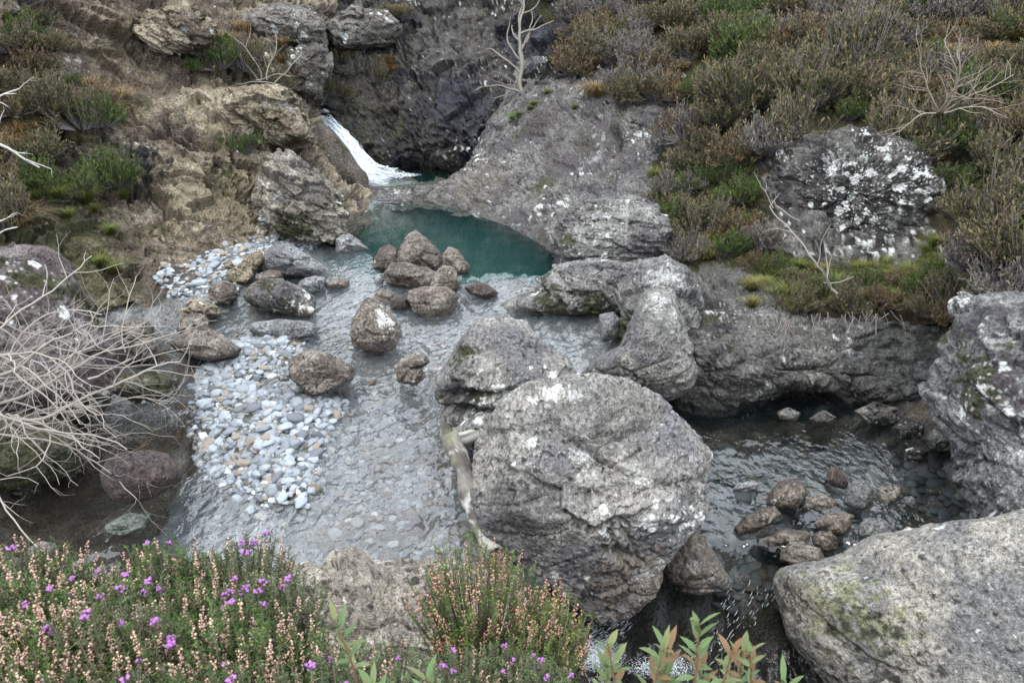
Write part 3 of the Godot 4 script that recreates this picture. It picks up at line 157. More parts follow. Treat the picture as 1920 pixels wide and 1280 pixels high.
	{"name": "rock_outcrop", "label": "dark lichen-crusted rock patch in the middle of the right slope", "kind": "crusted", "c": Vector3(4.132, 0.982, -9.440), "f": Vector3(-0.389, 0.237, 0.890), "d": 0.4, "n": 84, "o": [-1.068, 0.186, -0.903, 0.558, -0.562, 0.755, -0.153, 0.834, 0.327, 0.758, 0.736, 0.536, 0.968, 0.192, 1.032, -0.294, 0.813, -0.637, 0.366, -0.762, -0.112, -0.814, -0.625, -0.762, -0.932, -0.464, -1.080, -0.146], "p": 4.5, "cuts": 2, "cat": "outcrop", "soft": 0.06, "marks": [[Vector3(3.328, 1.399, -9.171), 0.20, Color(0.62, 0.62, 0.59), 0.75, 0.9], [Vector3(3.697, 1.511, -9.223), 0.15, Color(0.62, 0.62, 0.59), 0.75, 0.9], [Vector3(3.389, 1.231, -9.093), 0.08, Color(1.0, 1.0, 0.97), 0.95, 0.6], [Vector3(3.697, 1.399, -9.171), 0.07, Color(1.0, 1.0, 0.97), 0.95, 0.6], [Vector3(4.067, 0.505, -8.755), 0.06, Color(1.0, 1.0, 0.97), 0.95, 0.6], [Vector3(3.574, 1.064, -9.015), 0.12, Color(0.62, 0.62, 0.59), 0.75, 0.9], [Vector3(4.498, 0.785, -8.885), 0.30, Color(0.03, 0.03, 0.028), 0.8, 0.9], [Vector3(4.683, 1.064, -9.015), 0.25, Color(0.03, 0.03, 0.028), 0.8, 0.9], [Vector3(4.252, 0.617, -8.807), 0.15, Color(0.62, 0.62, 0.59), 0.75, 0.9]]},
	{"name": "stone", "label": "tan rounded stone at the mouth of the undercut hollow", "kind": "mottled", "c": Vector3(2.609, -0.327, -6.546), "f": Vector3(-0.325, 0.477, 0.816), "d": 0.2, "n": 20, "o": [-0.102, 0.001, -0.013, 0.054, 0.086, 0.036, 0.073, -0.032, -0.044, -0.055], "amp": 0.5, "cat": "stone"},
	{"name": "stone", "label": "low tan stone right of the hollow's pebbles", "kind": "mottled", "c": Vector3(2.895, -0.285, -6.400), "f": Vector3(-0.363, 0.474, 0.802), "d": 0.2, "n": 20, "o": [-0.110, -0.017, -0.005, 0.056, 0.091, 0.041, 0.079, -0.026, -0.056, -0.056], "amp": 0.5, "cat": "stone"},
	{"name": "stone", "label": "dark angular stone on the wet right bank", "kind": "mottled", "c": Vector3(3.485, -0.162, -6.016), "f": Vector3(-0.444, 0.466, 0.766), "d": 0.2, "n": 20, "o": [-0.142, -0.011, -0.034, 0.091, 0.097, 0.077, 0.121, -0.036, -0.035, -0.103], "amp": 0.5, "cat": "stone"},
	{"name": "stone", "label": "second dark stone on the wet right bank, nearer the column", "kind": "mottled", "c": Vector3(3.639, -0.150, -5.801), "f": Vector3(-0.469, 0.470, 0.748), "d": 0.2, "n": 20, "o": [-0.141, -0.003, -0.020, 0.103, 0.110, 0.071, 0.117, -0.044, -0.053, -0.110], "amp": 0.5, "cat": "stone"},
	{"name": "stone", "label": "dark low rubble stone under the column rock", "kind": "mottled", "c": Vector3(3.347, -0.130, -5.590), "f": Vector3(-0.449, 0.487, 0.749), "d": 0.2, "n": 20, "o": [-0.113, 0.012, -0.006, 0.079, 0.100, 0.051, 0.082, -0.045, -0.051, -0.085], "amp": 0.5, "cat": "stone"},
	{"name": "stone", "label": "grey broken stone behind the wet bank", "kind": "mottled", "c": Vector3(3.392, -0.243, -6.420), "f": Vector3(-0.415, 0.458, 0.786), "d": 0.2, "n": 20, "o": [-0.203, -0.014, -0.040, 0.102, 0.144, 0.095, 0.168, -0.025, -0.040, -0.127], "amp": 0.5, "cat": "stone"},
]
const BUSHES := [
	["dark green rounded bush in the notch of the left rock face", ["cliff_face_left"], "", ["green", Vector3(-4.400, 2.336, -12.587), 1.00]],
	["small olive bush above the dark green rounded one", ["cliff_face_left"], "", ["green", Vector3(-4.610, 2.625, -13.274), 0.70]],
	["grey-green heather on the ledge behind the jutting block", ["cliff_face_left"], "", ["olive", Vector3(-4.037, 2.259, -12.993), 0.90]],
	["low heather behind the jutting block, nearer the waterfall", ["cliff_face_left"], "", ["olive", Vector3(-3.684, 2.049, -13.116), 0.80]],
	["bright green cushion bush below the jutting block", ["cliff_face_left"], "", ["green", Vector3(-3.548, 1.316, -10.788), 0.62]],
	["smaller green cushion beside the bright green cushion bush", ["cliff_face_left"], "", ["green", Vector3(-3.431, 1.375, -11.036), 0.50]],
	["tiny mossy cushion on the rounded lichened bulge", ["cliff_face_left"], "", ["green", Vector3(-2.982, 1.092, -10.573), 0.28]],
	["small dark round bush at the grassy upper left bank", ["cliff_face_left"], "", ["green", Vector3(-5.636, 2.285, -10.688), 0.50]],
	["green heather hanging over the dark wet hollow", ["cliff_face_left"], "", ["green", Vector3(-5.073, 1.810, -10.135), 0.85]],
	["olive heather at the left of the green hanging one", ["cliff_face_left"], "", ["olive", Vector3(-5.263, 1.903, -9.958), 0.80]],
	["olive heather bush on the overgrown upper left bank, third from left", ["cliff_face_left"], "heather bushes on the upper left bank", ["olive", Vector3(-6.296, 2.613, -10.620), 0.77]],
	["rust-brown heather bush on the overgrown upper left bank, third from left", ["cliff_face_left"], "heather bushes on the upper left bank", ["rust", Vector3(-5.961, 2.430, -10.535), 0.86]],
	["rust-brown heather bush on the overgrown upper left bank, second from left", ["cliff_face_left"], "heather bushes on the upper left bank", ["rust", Vector3(-5.981, 2.023, -9.793), 0.81]],
	["olive heather bush on the overgrown upper left bank, sixth from left", ["cliff_face_left"], "heather bushes on the upper left bank", ["olive", Vector3(-5.652, 2.050, -10.027), 0.88]],
	["green heather bush on the overgrown upper left bank, first from left", ["cliff_face_left"], "heather bushes on the upper left bank", ["green", Vector3(-6.285, 2.781, -10.919), 0.89]],
	["olive heather bush on the overgrown upper left bank, seventh from left", ["cliff_face_left"], "heather bushes on the upper left bank", ["olive", Vector3(-5.921, 2.577, -11.045), 0.72]],
	["olive heather bush on the overgrown upper left bank, first from left", ["cliff_face_left"], "heather bushes on the upper left bank", ["olive", Vector3(-6.301, 2.298, -10.032), 0.70]],
	["olive heather bush on the overgrown upper left bank, fourth from left", ["cliff_face_left"], "heather bushes on the upper left bank", ["olive", Vector3(-5.669, 1.734, -9.328), 0.95]],
	["rust-brown heather bush on the overgrown upper left bank, first from left", ["cliff_face_left"], "heather bushes on the upper left bank", ["rust", Vector3(-5.723, 1.468, -8.872), 0.78]],
	["green heather bush on the overgrown upper left bank, second from left", ["cliff_face_left"], "heather bushes on the upper left bank", ["green", Vector3(-5.425, 1.367, -9.046), 0.77]],
	["olive heather bush on the overgrown upper left bank, second from left", ["cliff_face_left"], "heather bushes on the upper left bank", ["olive", Vector3(-5.522, 1.198, -8.305), 1.00]],
	["green heather bush on the overgrown upper left bank, third from left", ["cliff_face_left"], "heather bushes on the upper left bank", ["green", Vector3(-5.100, 1.353, -9.371), 0.84]],
	["green heather bush on the overgrown upper left bank, fourth from left", ["cliff_face_left"], "heather bushes on the upper left bank", ["green", Vector3(-4.887, 1.249, -9.543), 0.95]],
	["rust-brown heather bush on the overgrown upper left bank, fourth from left", ["cliff_face_left"], "heather bushes on the upper left bank", ["rust", Vector3(-5.358, 2.127, -10.393), 0.84]],
	["the only grey twiggy heather bush on the overgrown upper left bank", ["cliff_face_left"], "heather bushes on the upper left bank", ["grey", Vector3(-6.681, 3.014, -11.359), 0.89]],
	["olive heather bush on the overgrown upper left bank, fifth from left", ["cliff_face_left"], "heather bushes on the upper left bank", ["olive", Vector3(-6.319, 2.881, -11.407), 0.75]],
	["olive scrubby heather clinging to the dark back wall, second from left", ["cliff_face_back"], "heather on the back wall", ["olive", Vector3(-3.186, 2.067, -15.000), 0.70]],
	["the only grey twiggy scrubby heather clinging to the dark back wall", ["cliff_face_back"], "heather on the back wall", ["grey", Vector3(-2.853, 2.024, -14.980), 0.70]],
	["olive scrubby heather clinging to the dark back wall, third from left", ["cliff_face_back"], "heather on the back wall", ["olive", Vector3(-2.473, 1.895, -14.920), 0.70]],
	["olive scrubby heather clinging to the dark back wall, fourth from left", ["cliff_face_back"], "heather on the back wall", ["olive", Vector3(-2.196, 2.811, -16.119), 0.70]],
	["olive scrubby heather clinging to the dark back wall, first from left", ["cliff_face_back"], "heather on the back wall", ["olive", Vector3(-3.370, 1.963, -14.289), 0.70]],
	["the only green scrubby heather clinging to the dark back wall", ["cliff_face_back"], "heather on the back wall", ["green", Vector3(-3.474, 1.674, -13.823), 0.70]],
	["olive heather bush covering the right slope, first from left", ["hillside", "cliff_face_right"], "heather bushes covering the right slope", ["olive", Vector3(0.839, 3.156, -15.905), 1.01]],
	["olive heather bush covering the right slope, third from left", ["hillside", "cliff_face_right"], "heather bushes covering the right slope", ["olive", Vector3(1.705, 3.385, -15.832), 1.15]],
	["rust-brown heather bush covering the right slope, fifth from left", ["hillside", "cliff_face_right"], "heather bushes covering the right slope", ["rust", Vector3(2.205, 3.202, -15.540), 1.18]],
	["grey twiggy heather bush covering the right slope, twelfth from left", ["hillside", "cliff_face_right"], "heather bushes covering the right slope", ["grey", Vector3(3.089, 3.221, -15.343), 1.20]],
	["olive heather bush covering the right slope, sixteenth from left", ["hillside", "cliff_face_right"], "heather bushes covering the right slope", ["olive", Vector3(3.910, 3.298, -15.186), 1.14]],
	["rust-brown heather bush covering the right slope, twelfth from left", ["hillside", "cliff_face_right"], "heather bushes covering the right slope", ["rust", Vector3(4.468, 3.174, -14.937), 1.20]],
	["olive heather bush covering the right slope, eighth past the middle from right", ["hillside", "cliff_face_right"], "heather bushes covering the right slope", ["olive", Vector3(4.987, 3.287, -14.798), 0.95]],
	["olive heather bush covering the right slope, eleventh past the middle from right", ["hillside", "cliff_face_right"], "heather bushes covering the right slope", ["olive", Vector3(5.780, 3.257, -14.593), 0.97]],
	["rust-brown heather bush covering the right slope, sixteenth from left", ["hillside", "cliff_face_right"], "heather bushes covering the right slope", ["rust", Vector3(6.550, 3.273, -14.409), 1.06]],
	["green heather bush covering the right slope, twelfth from right", ["hillside", "cliff_face_right"], "heather bushes covering the right slope", ["green", Vector3(7.072, 3.198, -14.183), 1.12]],
	["olive heather bush covering the right slope, seventh from right", ["hillside", "cliff_face_right"], "heather bushes covering the right slope", ["olive", Vector3(7.758, 3.182, -13.984), 1.12]],
	["olive heather bush covering the right slope, first from right", ["hillside", "cliff_face_right"], "heather bushes covering the right slope", ["olive", Vector3(8.276, 3.339, -13.866), 1.07]],
	["rust-brown heather bush covering the right slope, third from left", ["hillside", "cliff_face_right"], "heather bushes covering the right slope", ["rust", Vector3(1.217, 2.730, -14.746), 0.93]],
	["rust-brown heather bush covering the right slope, fourth from left", ["hillside", "cliff_face_right"], "heather bushes covering the right slope", ["rust", Vector3(1.728, 2.885, -14.638), 1.04]],
	["olive heather bush covering the right slope, fifth from left", ["hillside", "cliff_face_right"], "heather bushes covering the right slope", ["olive", Vector3(2.677, 2.902, -14.440), 1.17]],
	["green heather bush covering the right slope, fifth from left", ["hillside", "cliff_face_right"], "heather bushes covering the right slope", ["green", Vector3(3.312, 2.927, -14.249), 1.02]],
	["green heather bush covering the right slope, eighth from left", ["hillside", "cliff_face_right"], "heather bushes covering the right slope", ["green", Vector3(3.956, 2.928, -14.059), 1.10]],
	["olive heather bush covering the right slope, fifth past the middle from right", ["hillside", "cliff_face_right"], "heather bushes covering the right slope", ["olive", Vector3(4.420, 2.810, -13.812), 1.07]],
	["grey twiggy heather bush covering the right slope, twelfth from right", ["hillside", "cliff_face_right"], "heather bushes covering the right slope", ["grey", Vector3(5.080, 2.724, -13.581), 0.97]],
	["olive heather bush covering the right slope, twelfth past the middle from right", ["hillside", "cliff_face_right"], "heather bushes covering the right slope", ["olive", Vector3(5.546, 2.840, -13.444), 1.23]],
	["green heather bush covering the right slope, fifteenth from left", ["hillside", "cliff_face_right"], "heather bushes covering the right slope", ["green", Vector3(6.188, 2.910, -13.285), 1.13]],
	["grey twiggy heather bush covering the right slope, second from right", ["hillside", "cliff_face_right"], "heather bushes covering the right slope", ["grey", Vector3(6.757, 2.765, -13.026), 1.21]],
	["green heather bush covering the right slope, third from right", ["hillside", "cliff_face_right"], "heather bushes covering the right slope", ["green", Vector3(7.320, 2.795, -12.849), 1.00]],
	["rust-brown heather bush covering the right slope, first from right", ["hillside", "cliff_face_right"], "heather bushes covering the right slope", ["rust", Vector3(7.876, 2.968, -12.763), 1.24]],
	["rust-brown heather bush covering the right slope, first from left", ["hillside", "cliff_face_right"], "heather bushes covering the right slope", ["rust", Vector3(0.881, 2.351, -13.848), 1.14]],
	["grey twiggy heather bush covering the right slope, third from left", ["hillside", "cliff_face_right"], "heather bushes covering the right slope", ["grey", Vector3(1.530, 2.453, -13.716), 0.97]],
	["grey twiggy heather bush covering the right slope, tenth from left", ["hillside", "cliff_face_right"], "heather bushes covering the right slope", ["grey", Vector3(1.962, 2.430, -13.525), 1.08]],
	["olive heather bush covering the right slope, sixth from left", ["hillside", "cliff_face_right"], "heather bushes covering the right slope", ["olive", Vector3(2.727, 2.406, -13.308), 0.90]],
	["olive heather bush covering the right slope, thirteenth from left", ["hillside", "cliff_face_right"], "heather bushes covering the right slope", ["olive", Vector3(3.433, 2.449, -13.135), 1.12]],
	["grey twiggy heather bush covering the right slope, sixteenth from left", ["hillside", "cliff_face_right"], "heather bushes covering the right slope", ["grey", Vector3(4.031, 2.505, -12.970), 1.05]],
	["rust-brown heather bush covering the right slope, thirteenth from left", ["hillside", "cliff_face_right"], "heather bushes covering the right slope", ["rust", Vector3(4.441, 2.433, -12.745), 1.24]],
	["grey twiggy heather bush covering the right slope, tenth from right", ["hillside", "cliff_face_right"], "heather bushes covering the right slope", ["grey", Vector3(5.190, 2.530, -12.599), 1.09]],
	["olive heather bush covering the right slope, fourteenth from right", ["hillside", "cliff_face_right"], "heather bushes covering the right slope", ["olive", Vector3(5.656, 2.541, -12.413), 1.00]],
	["rust-brown heather bush covering the right slope, ninth from right", ["hillside", "cliff_face_right"], "heather bushes covering the right slope", ["rust", Vector3(6.157, 2.456, -12.182), 0.89]],
	["olive heather bush covering the right slope, sixth from right", ["hillside", "cliff_face_right"], "heather bushes covering the right slope", ["olive", Vector3(6.884, 2.493, -12.008), 0.90]],
	["rust-brown heather bush covering the right slope, second from right", ["hillside", "cliff_face_right"], "heather bushes covering the right slope", ["rust", Vector3(7.152, 2.484, -11.812), 0.95]],
	["olive heather bush covering the right slope, fourth from left", ["hillside", "cliff_face_right"], "heather bushes covering the right slope", ["olive", Vector3(1.591, 2.032, -12.611), 0.89]],
	["rust-brown heather bush covering the right slope, seventh from left", ["hillside", "cliff_face_right"], "heather bushes covering the right slope", ["rust", Vector3(2.089, 2.123, -12.448), 1.18]],
	["green heather bush covering the right slope, fourth from left", ["hillside", "cliff_face_right"], "heather bushes covering the right slope", ["green", Vector3(2.762, 2.008, -12.214), 0.88]],
	["olive heather bush covering the right slope, fifteenth from left", ["hillside", "cliff_face_right"], "heather bushes covering the right slope", ["olive", Vector3(3.253, 2.045, -12.052), 1.03]],
	["olive heather bush covering the right slope, third past the middle from right", ["hillside", "cliff_face_right"], "heather bushes covering the right slope", ["olive", Vector3(3.821, 2.242, -11.964), 1.23]],
	["grey twiggy heather bush covering the right slope, thirteenth from right", ["hillside", "cliff_face_right"], "heather bushes covering the right slope", ["grey", Vector3(4.369, 2.097, -11.705), 0.92]],
	["grey twiggy heather bush covering the right slope, eleventh from right", ["hillside", "cliff_face_right"], "heather bushes covering the right slope", ["grey", Vector3(4.754, 2.121, -11.525), 0.88]],
	["rust-brown heather bush covering the right slope, fifteenth from left", ["hillside", "cliff_face_right"], "heather bushes covering the right slope", ["rust", Vector3(5.263, 2.280, -11.408), 0.97]],
	["grey twiggy heather bush covering the right slope, third from right", ["hillside", "cliff_face_right"], "heather bushes covering the right slope", ["grey", Vector3(5.845, 2.204, -11.158), 0.97]],
	["rust-brown heather bush covering the right slope, sixth from right", ["hillside", "cliff_face_right"], "heather bushes covering the right slope", ["rust", Vector3(6.296, 2.171, -10.951), 0.91]],
	["olive heather bush covering the right slope, second from right", ["hillside", "cliff_face_right"], "heather bushes covering the right slope", ["olive", Vector3(6.708, 2.207, -10.800), 1.10]],
	["rust-brown heather bush covering the right slope, ninth from left", ["hillside", "cliff_face_right"], "heather bushes covering the right slope", ["rust", Vector3(2.279, 1.721, -11.385), 1.22]],
	["olive heather bush covering the right slope, ninth from left", ["hillside", "cliff_face_right"], "heather bushes covering the right slope", ["olive", Vector3(2.709, 1.848, -11.247), 1.15]],
	["olive heather bush covering the right slope, first past the middle from right", ["hillside", "cliff_face_right"], "heather bushes covering the right slope", ["olive", Vector3(3.315, 1.904, -11.106), 0.99]],
	["olive heather bush covering the right slope, seventh past the middle from right", ["hillside", "cliff_face_right"], "heather bushes covering the right slope", ["olive", Vector3(3.861, 1.816, -10.898), 1.24]],
	["olive heather bush covering the right slope, tenth past the middle from right", ["hillside", "cliff_face_right"], "heather bushes covering the right slope", ["olive", Vector3(4.342, 1.998, -10.791), 1.21]],
	["olive heather bush covering the right slope, thirteenth past the middle from right", ["hillside", "cliff_face_right"], "heather bushes covering the right slope", ["olive", Vector3(4.678, 1.991, -10.621), 1.20]],
	["green heather bush covering the right slope, sixth from right", ["hillside", "cliff_face_right"], "heather bushes covering the right slope", ["green", Vector3(5.761, 2.085, -10.210), 1.15]],
	["olive heather bush covering the right slope, third from right", ["hillside", "cliff_face_right"], "heather bushes covering the right slope", ["olive", Vector3(6.108, 2.067, -10.035), 0.86]],
	["rust-brown heather bush covering the right slope, tenth from left", ["hillside", "cliff_face_right"], "heather bushes covering the right slope", ["rust", Vector3(2.701, 1.559, -10.316), 1.09]],
	["grey twiggy heather bush covering the right slope, fifteenth from left", ["hillside", "cliff_face_right"], "heather bushes covering the right slope", ["grey", Vector3(3.053, 1.582, -10.160), 1.07]],
	["olive heather bush covering the right slope, sixth past the middle from right", ["hillside", "cliff_face_right"], "heather bushes covering the right slope", ["olive", Vector3(3.529, 1.750, -10.071), 1.06]],
	["olive heather bush covering the right slope, thirteenth from right", ["hillside", "cliff_face_right"], "heather bushes covering the right slope", ["olive", Vector3(4.593, 1.725, -9.581), 1.22]],
	["olive heather bush covering the right slope, tenth from right", ["hillside", "cliff_face_right"], "heather bushes covering the right slope", ["olive", Vector3(5.066, 1.882, -9.511), 1.10]],
	["green heather bush covering the right slope, ninth from right", ["hillside", "cliff_face_right"], "heather bushes covering the right slope", ["green", Vector3(5.223, 1.865, -9.335), 0.96]],
	["rust-brown heather bush covering the right slope, fifth from right", ["hillside", "cliff_face_right"], "heather bushes covering the right slope", ["rust", Vector3(5.624, 1.924, -9.220), 0.98]],
	["green heather bush covering the right slope, tenth from right", ["hillside", "cliff_face_right"], "heather bushes covering the right slope", ["green", Vector3(5.698, 1.947, -10.483), 0.53]],
	["olive heather bush covering the right slope, second from left", ["hillside", "cliff_face_right"], "heather bushes covering the right slope", ["olive", Vector3(1.270, 2.316, -13.893), 1.10]],
	["grey twiggy heather bush covering the right slope, fourth from left", ["hillside", "cliff_face_right"], "heather bushes covering the right slope", ["grey", Vector3(1.539, 2.288, -13.716), 0.61]],
	["green heather bush covering the right slope, second from left", ["hillside", "cliff_face_right"], "heather bushes covering the right slope", ["green", Vector3(1.478, 2.505, -14.331), 0.91]],
	["grey twiggy heather bush covering the right slope, fourteenth from left", ["hillside", "cliff_face_right"], "heather bushes covering the right slope", ["grey", Vector3(3.854, 2.935, -14.682), 0.80]],
	["grey twiggy heather bush covering the right slope, sixth from left", ["hillside", "cliff_face_right"], "heather bushes covering the right slope", ["grey", Vector3(2.119, 3.347, -16.174), 0.77]],
	["grey twiggy heather bush covering the right slope, second from left", ["hillside", "cliff_face_right"], "heather bushes covering the right slope", ["grey", Vector3(1.631, 2.938, -15.371), 0.82]],
	["grey twiggy heather bush covering the right slope, eighth from right", ["hillside", "cliff_face_right"], "heather bushes covering the right slope", ["grey", Vector3(5.356, 2.331, -12.331), 1.06]],
	["grey twiggy heather bush covering the right slope, ninth from right", ["hillside", "cliff_face_right"], "heather bushes covering the right slope", ["grey", Vector3(5.369, 2.506, -12.925), 0.94]],
	["grey twiggy heather bush covering the right slope, sixth from right", ["hillside", "cliff_face_right"], "heather bushes covering the right slope", ["grey", Vector3(6.461, 2.732, -13.217), 0.79]],
	["grey twiggy heather bush covering the right slope, first from left", ["hillside", "cliff_face_right"], "heather bushes covering the right slope", ["grey", Vector3(1.101, 2.844, -15.305), 0.99]],
	["green heather bush covering the right slope, first from left", ["hillside", "cliff_face_right"], "heather bushes covering the right slope", ["green", Vector3(1.461, 2.429, -14.135), 0.59]],
	["rust-brown heather bush covering the right slope, second from left", ["hillside", "cliff_face_right"], "heather bushes covering the right slope", ["rust", Vector3(1.152, 2.619, -14.735), 1.05]],
	["olive heather bush covering the right slope, seventh from left", ["hillside", "cliff_face_right"], "heather bushes covering the right slope", ["olive", Vector3(2.861, 2.390, -13.513), 1.16]],
	["rust-brown heather bush covering the right slope, tenth from right", ["hillside", "cliff_face_right"], "heather bushes covering the right slope", ["rust", Vector3(5.260, 1.929, -10.694), 1.05]],
	["rust-brown heather bush covering the right slope, fourteenth from left", ["hillside", "cliff_face_right"], "heather bushes covering the right slope", ["rust", Vector3(5.124, 2.056, -11.370), 0.87]],
	["green heather bush covering the right slope, eleventh from right", ["hillside", "cliff_face_right"], "heather bushes covering the right slope", ["green", Vector3(5.951, 2.115, -11.159), 0.60]],
	["olive heather bush covering the right slope, eleventh from right", ["hillside", "cliff_face_right"], "heather bushes covering the right slope", ["olive", Vector3(7.093, 3.271, -14.556), 0.90]],
	["olive heather bush covering the right slope, fifteenth from right", ["hillside", "cliff_face_right"], "heather bushes covering the right slope", ["olive", Vector3(5.699, 2.610, -13.126), 0.74]],
	["olive heather bush covering the right slope, ninth from right", ["hillside", "cliff_face_right"], "heather bushes covering the right slope", ["olive", Vector3(7.670, 3.314, -14.486), 0.97]],
	["rust-brown heather bush covering the right slope, seventh from right", ["hillside", "cliff_face_right"], "heather bushes covering the right slope", ["rust", Vector3(5.578, 1.851, -10.008), 0.71]],
	["green heather bush covering the right slope, tenth from left", ["hillside", "cliff_face_right"], "heather bushes covering the right slope", ["green", Vector3(4.834, 2.334, -12.569), 0.57]],
	["olive heather bush covering the right slope, twelfth from right", ["hillside", "cliff_face_right"], "heather bushes covering the right slope", ["olive", Vector3(5.187, 1.841, -10.265), 0.89]],
	["olive heather bush covering the right slope, eighth from right", ["hillside", "cliff_face_right"], "heather bushes covering the right slope", ["olive", Vector3(7.444, 2.997, -13.661), 0.67]],
	["rust-brown heather bush covering the right slope, sixth from left", ["hillside", "cliff_face_right"], "heather bushes covering the right slope", ["rust", Vector3(2.401, 2.794, -14.777), 0.99]],
	["rust-brown heather bush covering the right slope, fourth from right", ["hillside", "cliff_face_right"], "heather bushes covering the right slope", ["rust", Vector3(7.737, 2.866, -13.143), 0.78]],
	["olive heather bush covering the right slope, fourteenth from left", ["hillside", "cliff_face_right"], "heather bushes covering the right slope", ["olive", Vector3(3.537, 2.487, -13.558), 0.76]],
	["grey twiggy heather bush covering the right slope, eleventh from left", ["hillside", "cliff_face_right"], "heather bushes covering the right slope", ["grey", Vector3(2.303, 1.680, -11.322), 1.18]],
	["rust-brown heather bush covering the right slope, eleventh from left", ["hillside", "cliff_face_right"], "heather bushes covering the right slope", ["rust", Vector3(3.816, 2.241, -12.682), 0.97]],
	["grey twiggy heather bush covering the right slope, fourteenth from right", ["hillside", "cliff_face_right"], "heather bushes covering the right slope", ["grey", Vector3(4.599, 2.400, -12.887), 0.78]],
	["green heather bush covering the right slope, fourth from right", ["hillside", "cliff_face_right"], "heather bushes covering the right slope", ["green", Vector3(7.600, 3.033, -13.713), 1.02]],
	["green heather bush covering the right slope, second from right", ["hillside", "cliff_face_right"], "heather bushes covering the right slope", ["green", Vector3(6.964, 2.419, -11.898), 0.91]],
	["green heather bush covering the right slope, seventh from right", ["hillside", "cliff_face_right"], "heather bushes covering the right slope", ["green", Vector3(7.467, 3.084, -13.908), 0.60]],
	["grey twiggy heather bush covering the right slope, fifteenth from right", ["hillside", "cliff_face_right"], "heather bushes covering the right slope", ["grey", Vector3(3.951, 1.765, -10.731), 0.88]],
	["green heather bush covering the right slope, sixteenth from left", ["hillside", "cliff_face_right"], "heather bushes covering the right slope", ["green", Vector3(5.868, 2.167, -11.439), 0.92]],
	["green heather bush covering the right slope, eleventh from left", ["hillside", "cliff_face_right"], "heather bushes covering the right slope", ["green", Vector3(4.253, 1.735, -10.366), 0.72]],
	["green heather bush covering the right slope, third from left", ["hillside", "cliff_face_right"], "heather bushes covering the right slope", ["green", Vector3(2.613, 1.853, -11.845), 0.62]],
	["green heather bush covering the right slope, seventh from left", ["hillside", "cliff_face_right"], "heather bushes covering the right slope", ["green", Vector3(3.711, 2.670, -14.018), 0.79]],
	["green heather bush covering the right slope, fourteenth from left", ["hillside", "cliff_face_right"], "heather bushes covering the right slope", ["green", Vector3(5.351, 2.107, -11.463), 0.83]],
	["rust-brown heather bush covering the right slope, eighth from right", ["hillside", "cliff_face_right"], "heather bushes covering the right slope", ["rust", Vector3(5.849, 1.992, -10.618), 0.52]],
	["green heather bush covering the right slope, first from right", ["hillside", "cliff_face_right"], "heather bushes covering the right slope", ["green", Vector3(8.490, 3.220, -13.946), 1.05]],
	["green heather bush covering the right slope, fifth from right", ["hillside", "cliff_face_right"], "heather bushes covering the right slope", ["green", Vector3(7.825, 3.271, -14.318), 1.12]],
	["olive heather bush covering the right slope, sixteenth from right", ["hillside", "cliff_face_right"], "heather bushes covering the right slope", ["olive", Vector3(4.939, 1.994, -11.203), 1.17]],
	["green heather bush covering the right slope, eighth from right", ["hillside", "cliff_face_right"], "heather bushes covering the right slope", ["green", Vector3(7.209, 2.877, -13.384), 1.04]],
	["grey twiggy heather bush covering the right slope, eighth from left", ["hillside", "cliff_face_right"], "heather bushes covering the right slope", ["grey", Vector3(1.856, 2.092, -13.011), 1.10]],
	["olive heather bush covering the right slope, fifth from right", ["hillside", "cliff_face_right"], "heather bushes covering the right slope", ["olive", Vector3(7.468, 2.858, -13.223), 0.72]],
	["olive heather bush covering the right slope, second past the middle from right", ["hillside", "cliff_face_right"], "heather bushes covering the right slope", ["olive", Vector3(3.676, 1.999, -11.889), 0.58]],
	["olive heather bush covering the right slope, eighth from left", ["hillside", "cliff_face_right"], "heather bushes covering the right slope", ["olive", Vector3(2.495, 1.709, -11.333), 0.75]],
	["olive heather bush covering the right slope, ninth past the middle from right", ["hillside", "cliff_face_right"], "heather bushes covering the right slope", ["olive", Vector3(4.711, 2.114, -11.826), 0.52]],
	["olive heather bush covering the right slope, twelfth from left", ["hillside", "cliff_face_right"], "heather bushes covering the right slope", ["olive", Vector3(3.441, 2.556, -13.789), 0.65]],
	["green heather bush covering the right slope, twelfth from left", ["hillside", "cliff_face_right"], "heather bushes covering the right slope", ["green", Vector3(4.300, 1.765, -10.497), 0.59]],
	["olive heather bush covering the right slope, eleventh from left", ["hillside", "cliff_face_right"], "heather bushes covering the right slope", ["olive", Vector3(2.860, 1.764, -11.367), 0.97]],
	["grey twiggy heather bush covering the right slope, first from right", ["hillside", "cliff_face_right"], "heather bushes covering the right slope", ["grey", Vector3(7.888, 3.166, -14.000), 0.76]],
	["grey twiggy heather bush covering the right slope, fourth from right", ["hillside", "cliff_face_right"], "heather bushes covering the right slope", ["grey", Vector3(5.658, 2.053, -11.046), 0.96]],
	["grey twiggy heather bush covering the right slope, seventh from right", ["hillside", "cliff_face_right"], "heather bushes covering the right slope", ["grey", Vector3(4.766, 1.805, -10.378), 0.58]],
	["rust-brown heather bush covering the right slope, third from right", ["hillside", "cliff_face_right"], "heather bushes covering the right slope", ["rust", Vector3(7.544, 2.713, -12.714), 0.88]],
	["grey twiggy heather bush covering the right slope, fifth from left", ["hillside", "cliff_face_right"], "heather bushes covering the right slope", ["grey", Vector3(1.747, 2.308, -13.697), 0.54]],
	["grey twiggy heather bush covering the right slope, thirteenth from left", ["hillside", "cliff_face_right"], "heather bushes covering the right slope", ["grey", Vector3(2.852, 1.968, -12.156), 0.63]],
	["green heather bush covering the right slope, thirteenth from left", ["hillside", "cliff_face_right"], "heather bushes covering the right slope", ["green", Vector3(5.175, 2.194, -11.907), 0.76]],
	["olive heather bush covering the right slope, fourth from right", ["hillside", "cliff_face_right"], "heather bushes covering the right slope", ["olive", Vector3(7.129, 2.517, -12.197), 1.15]],
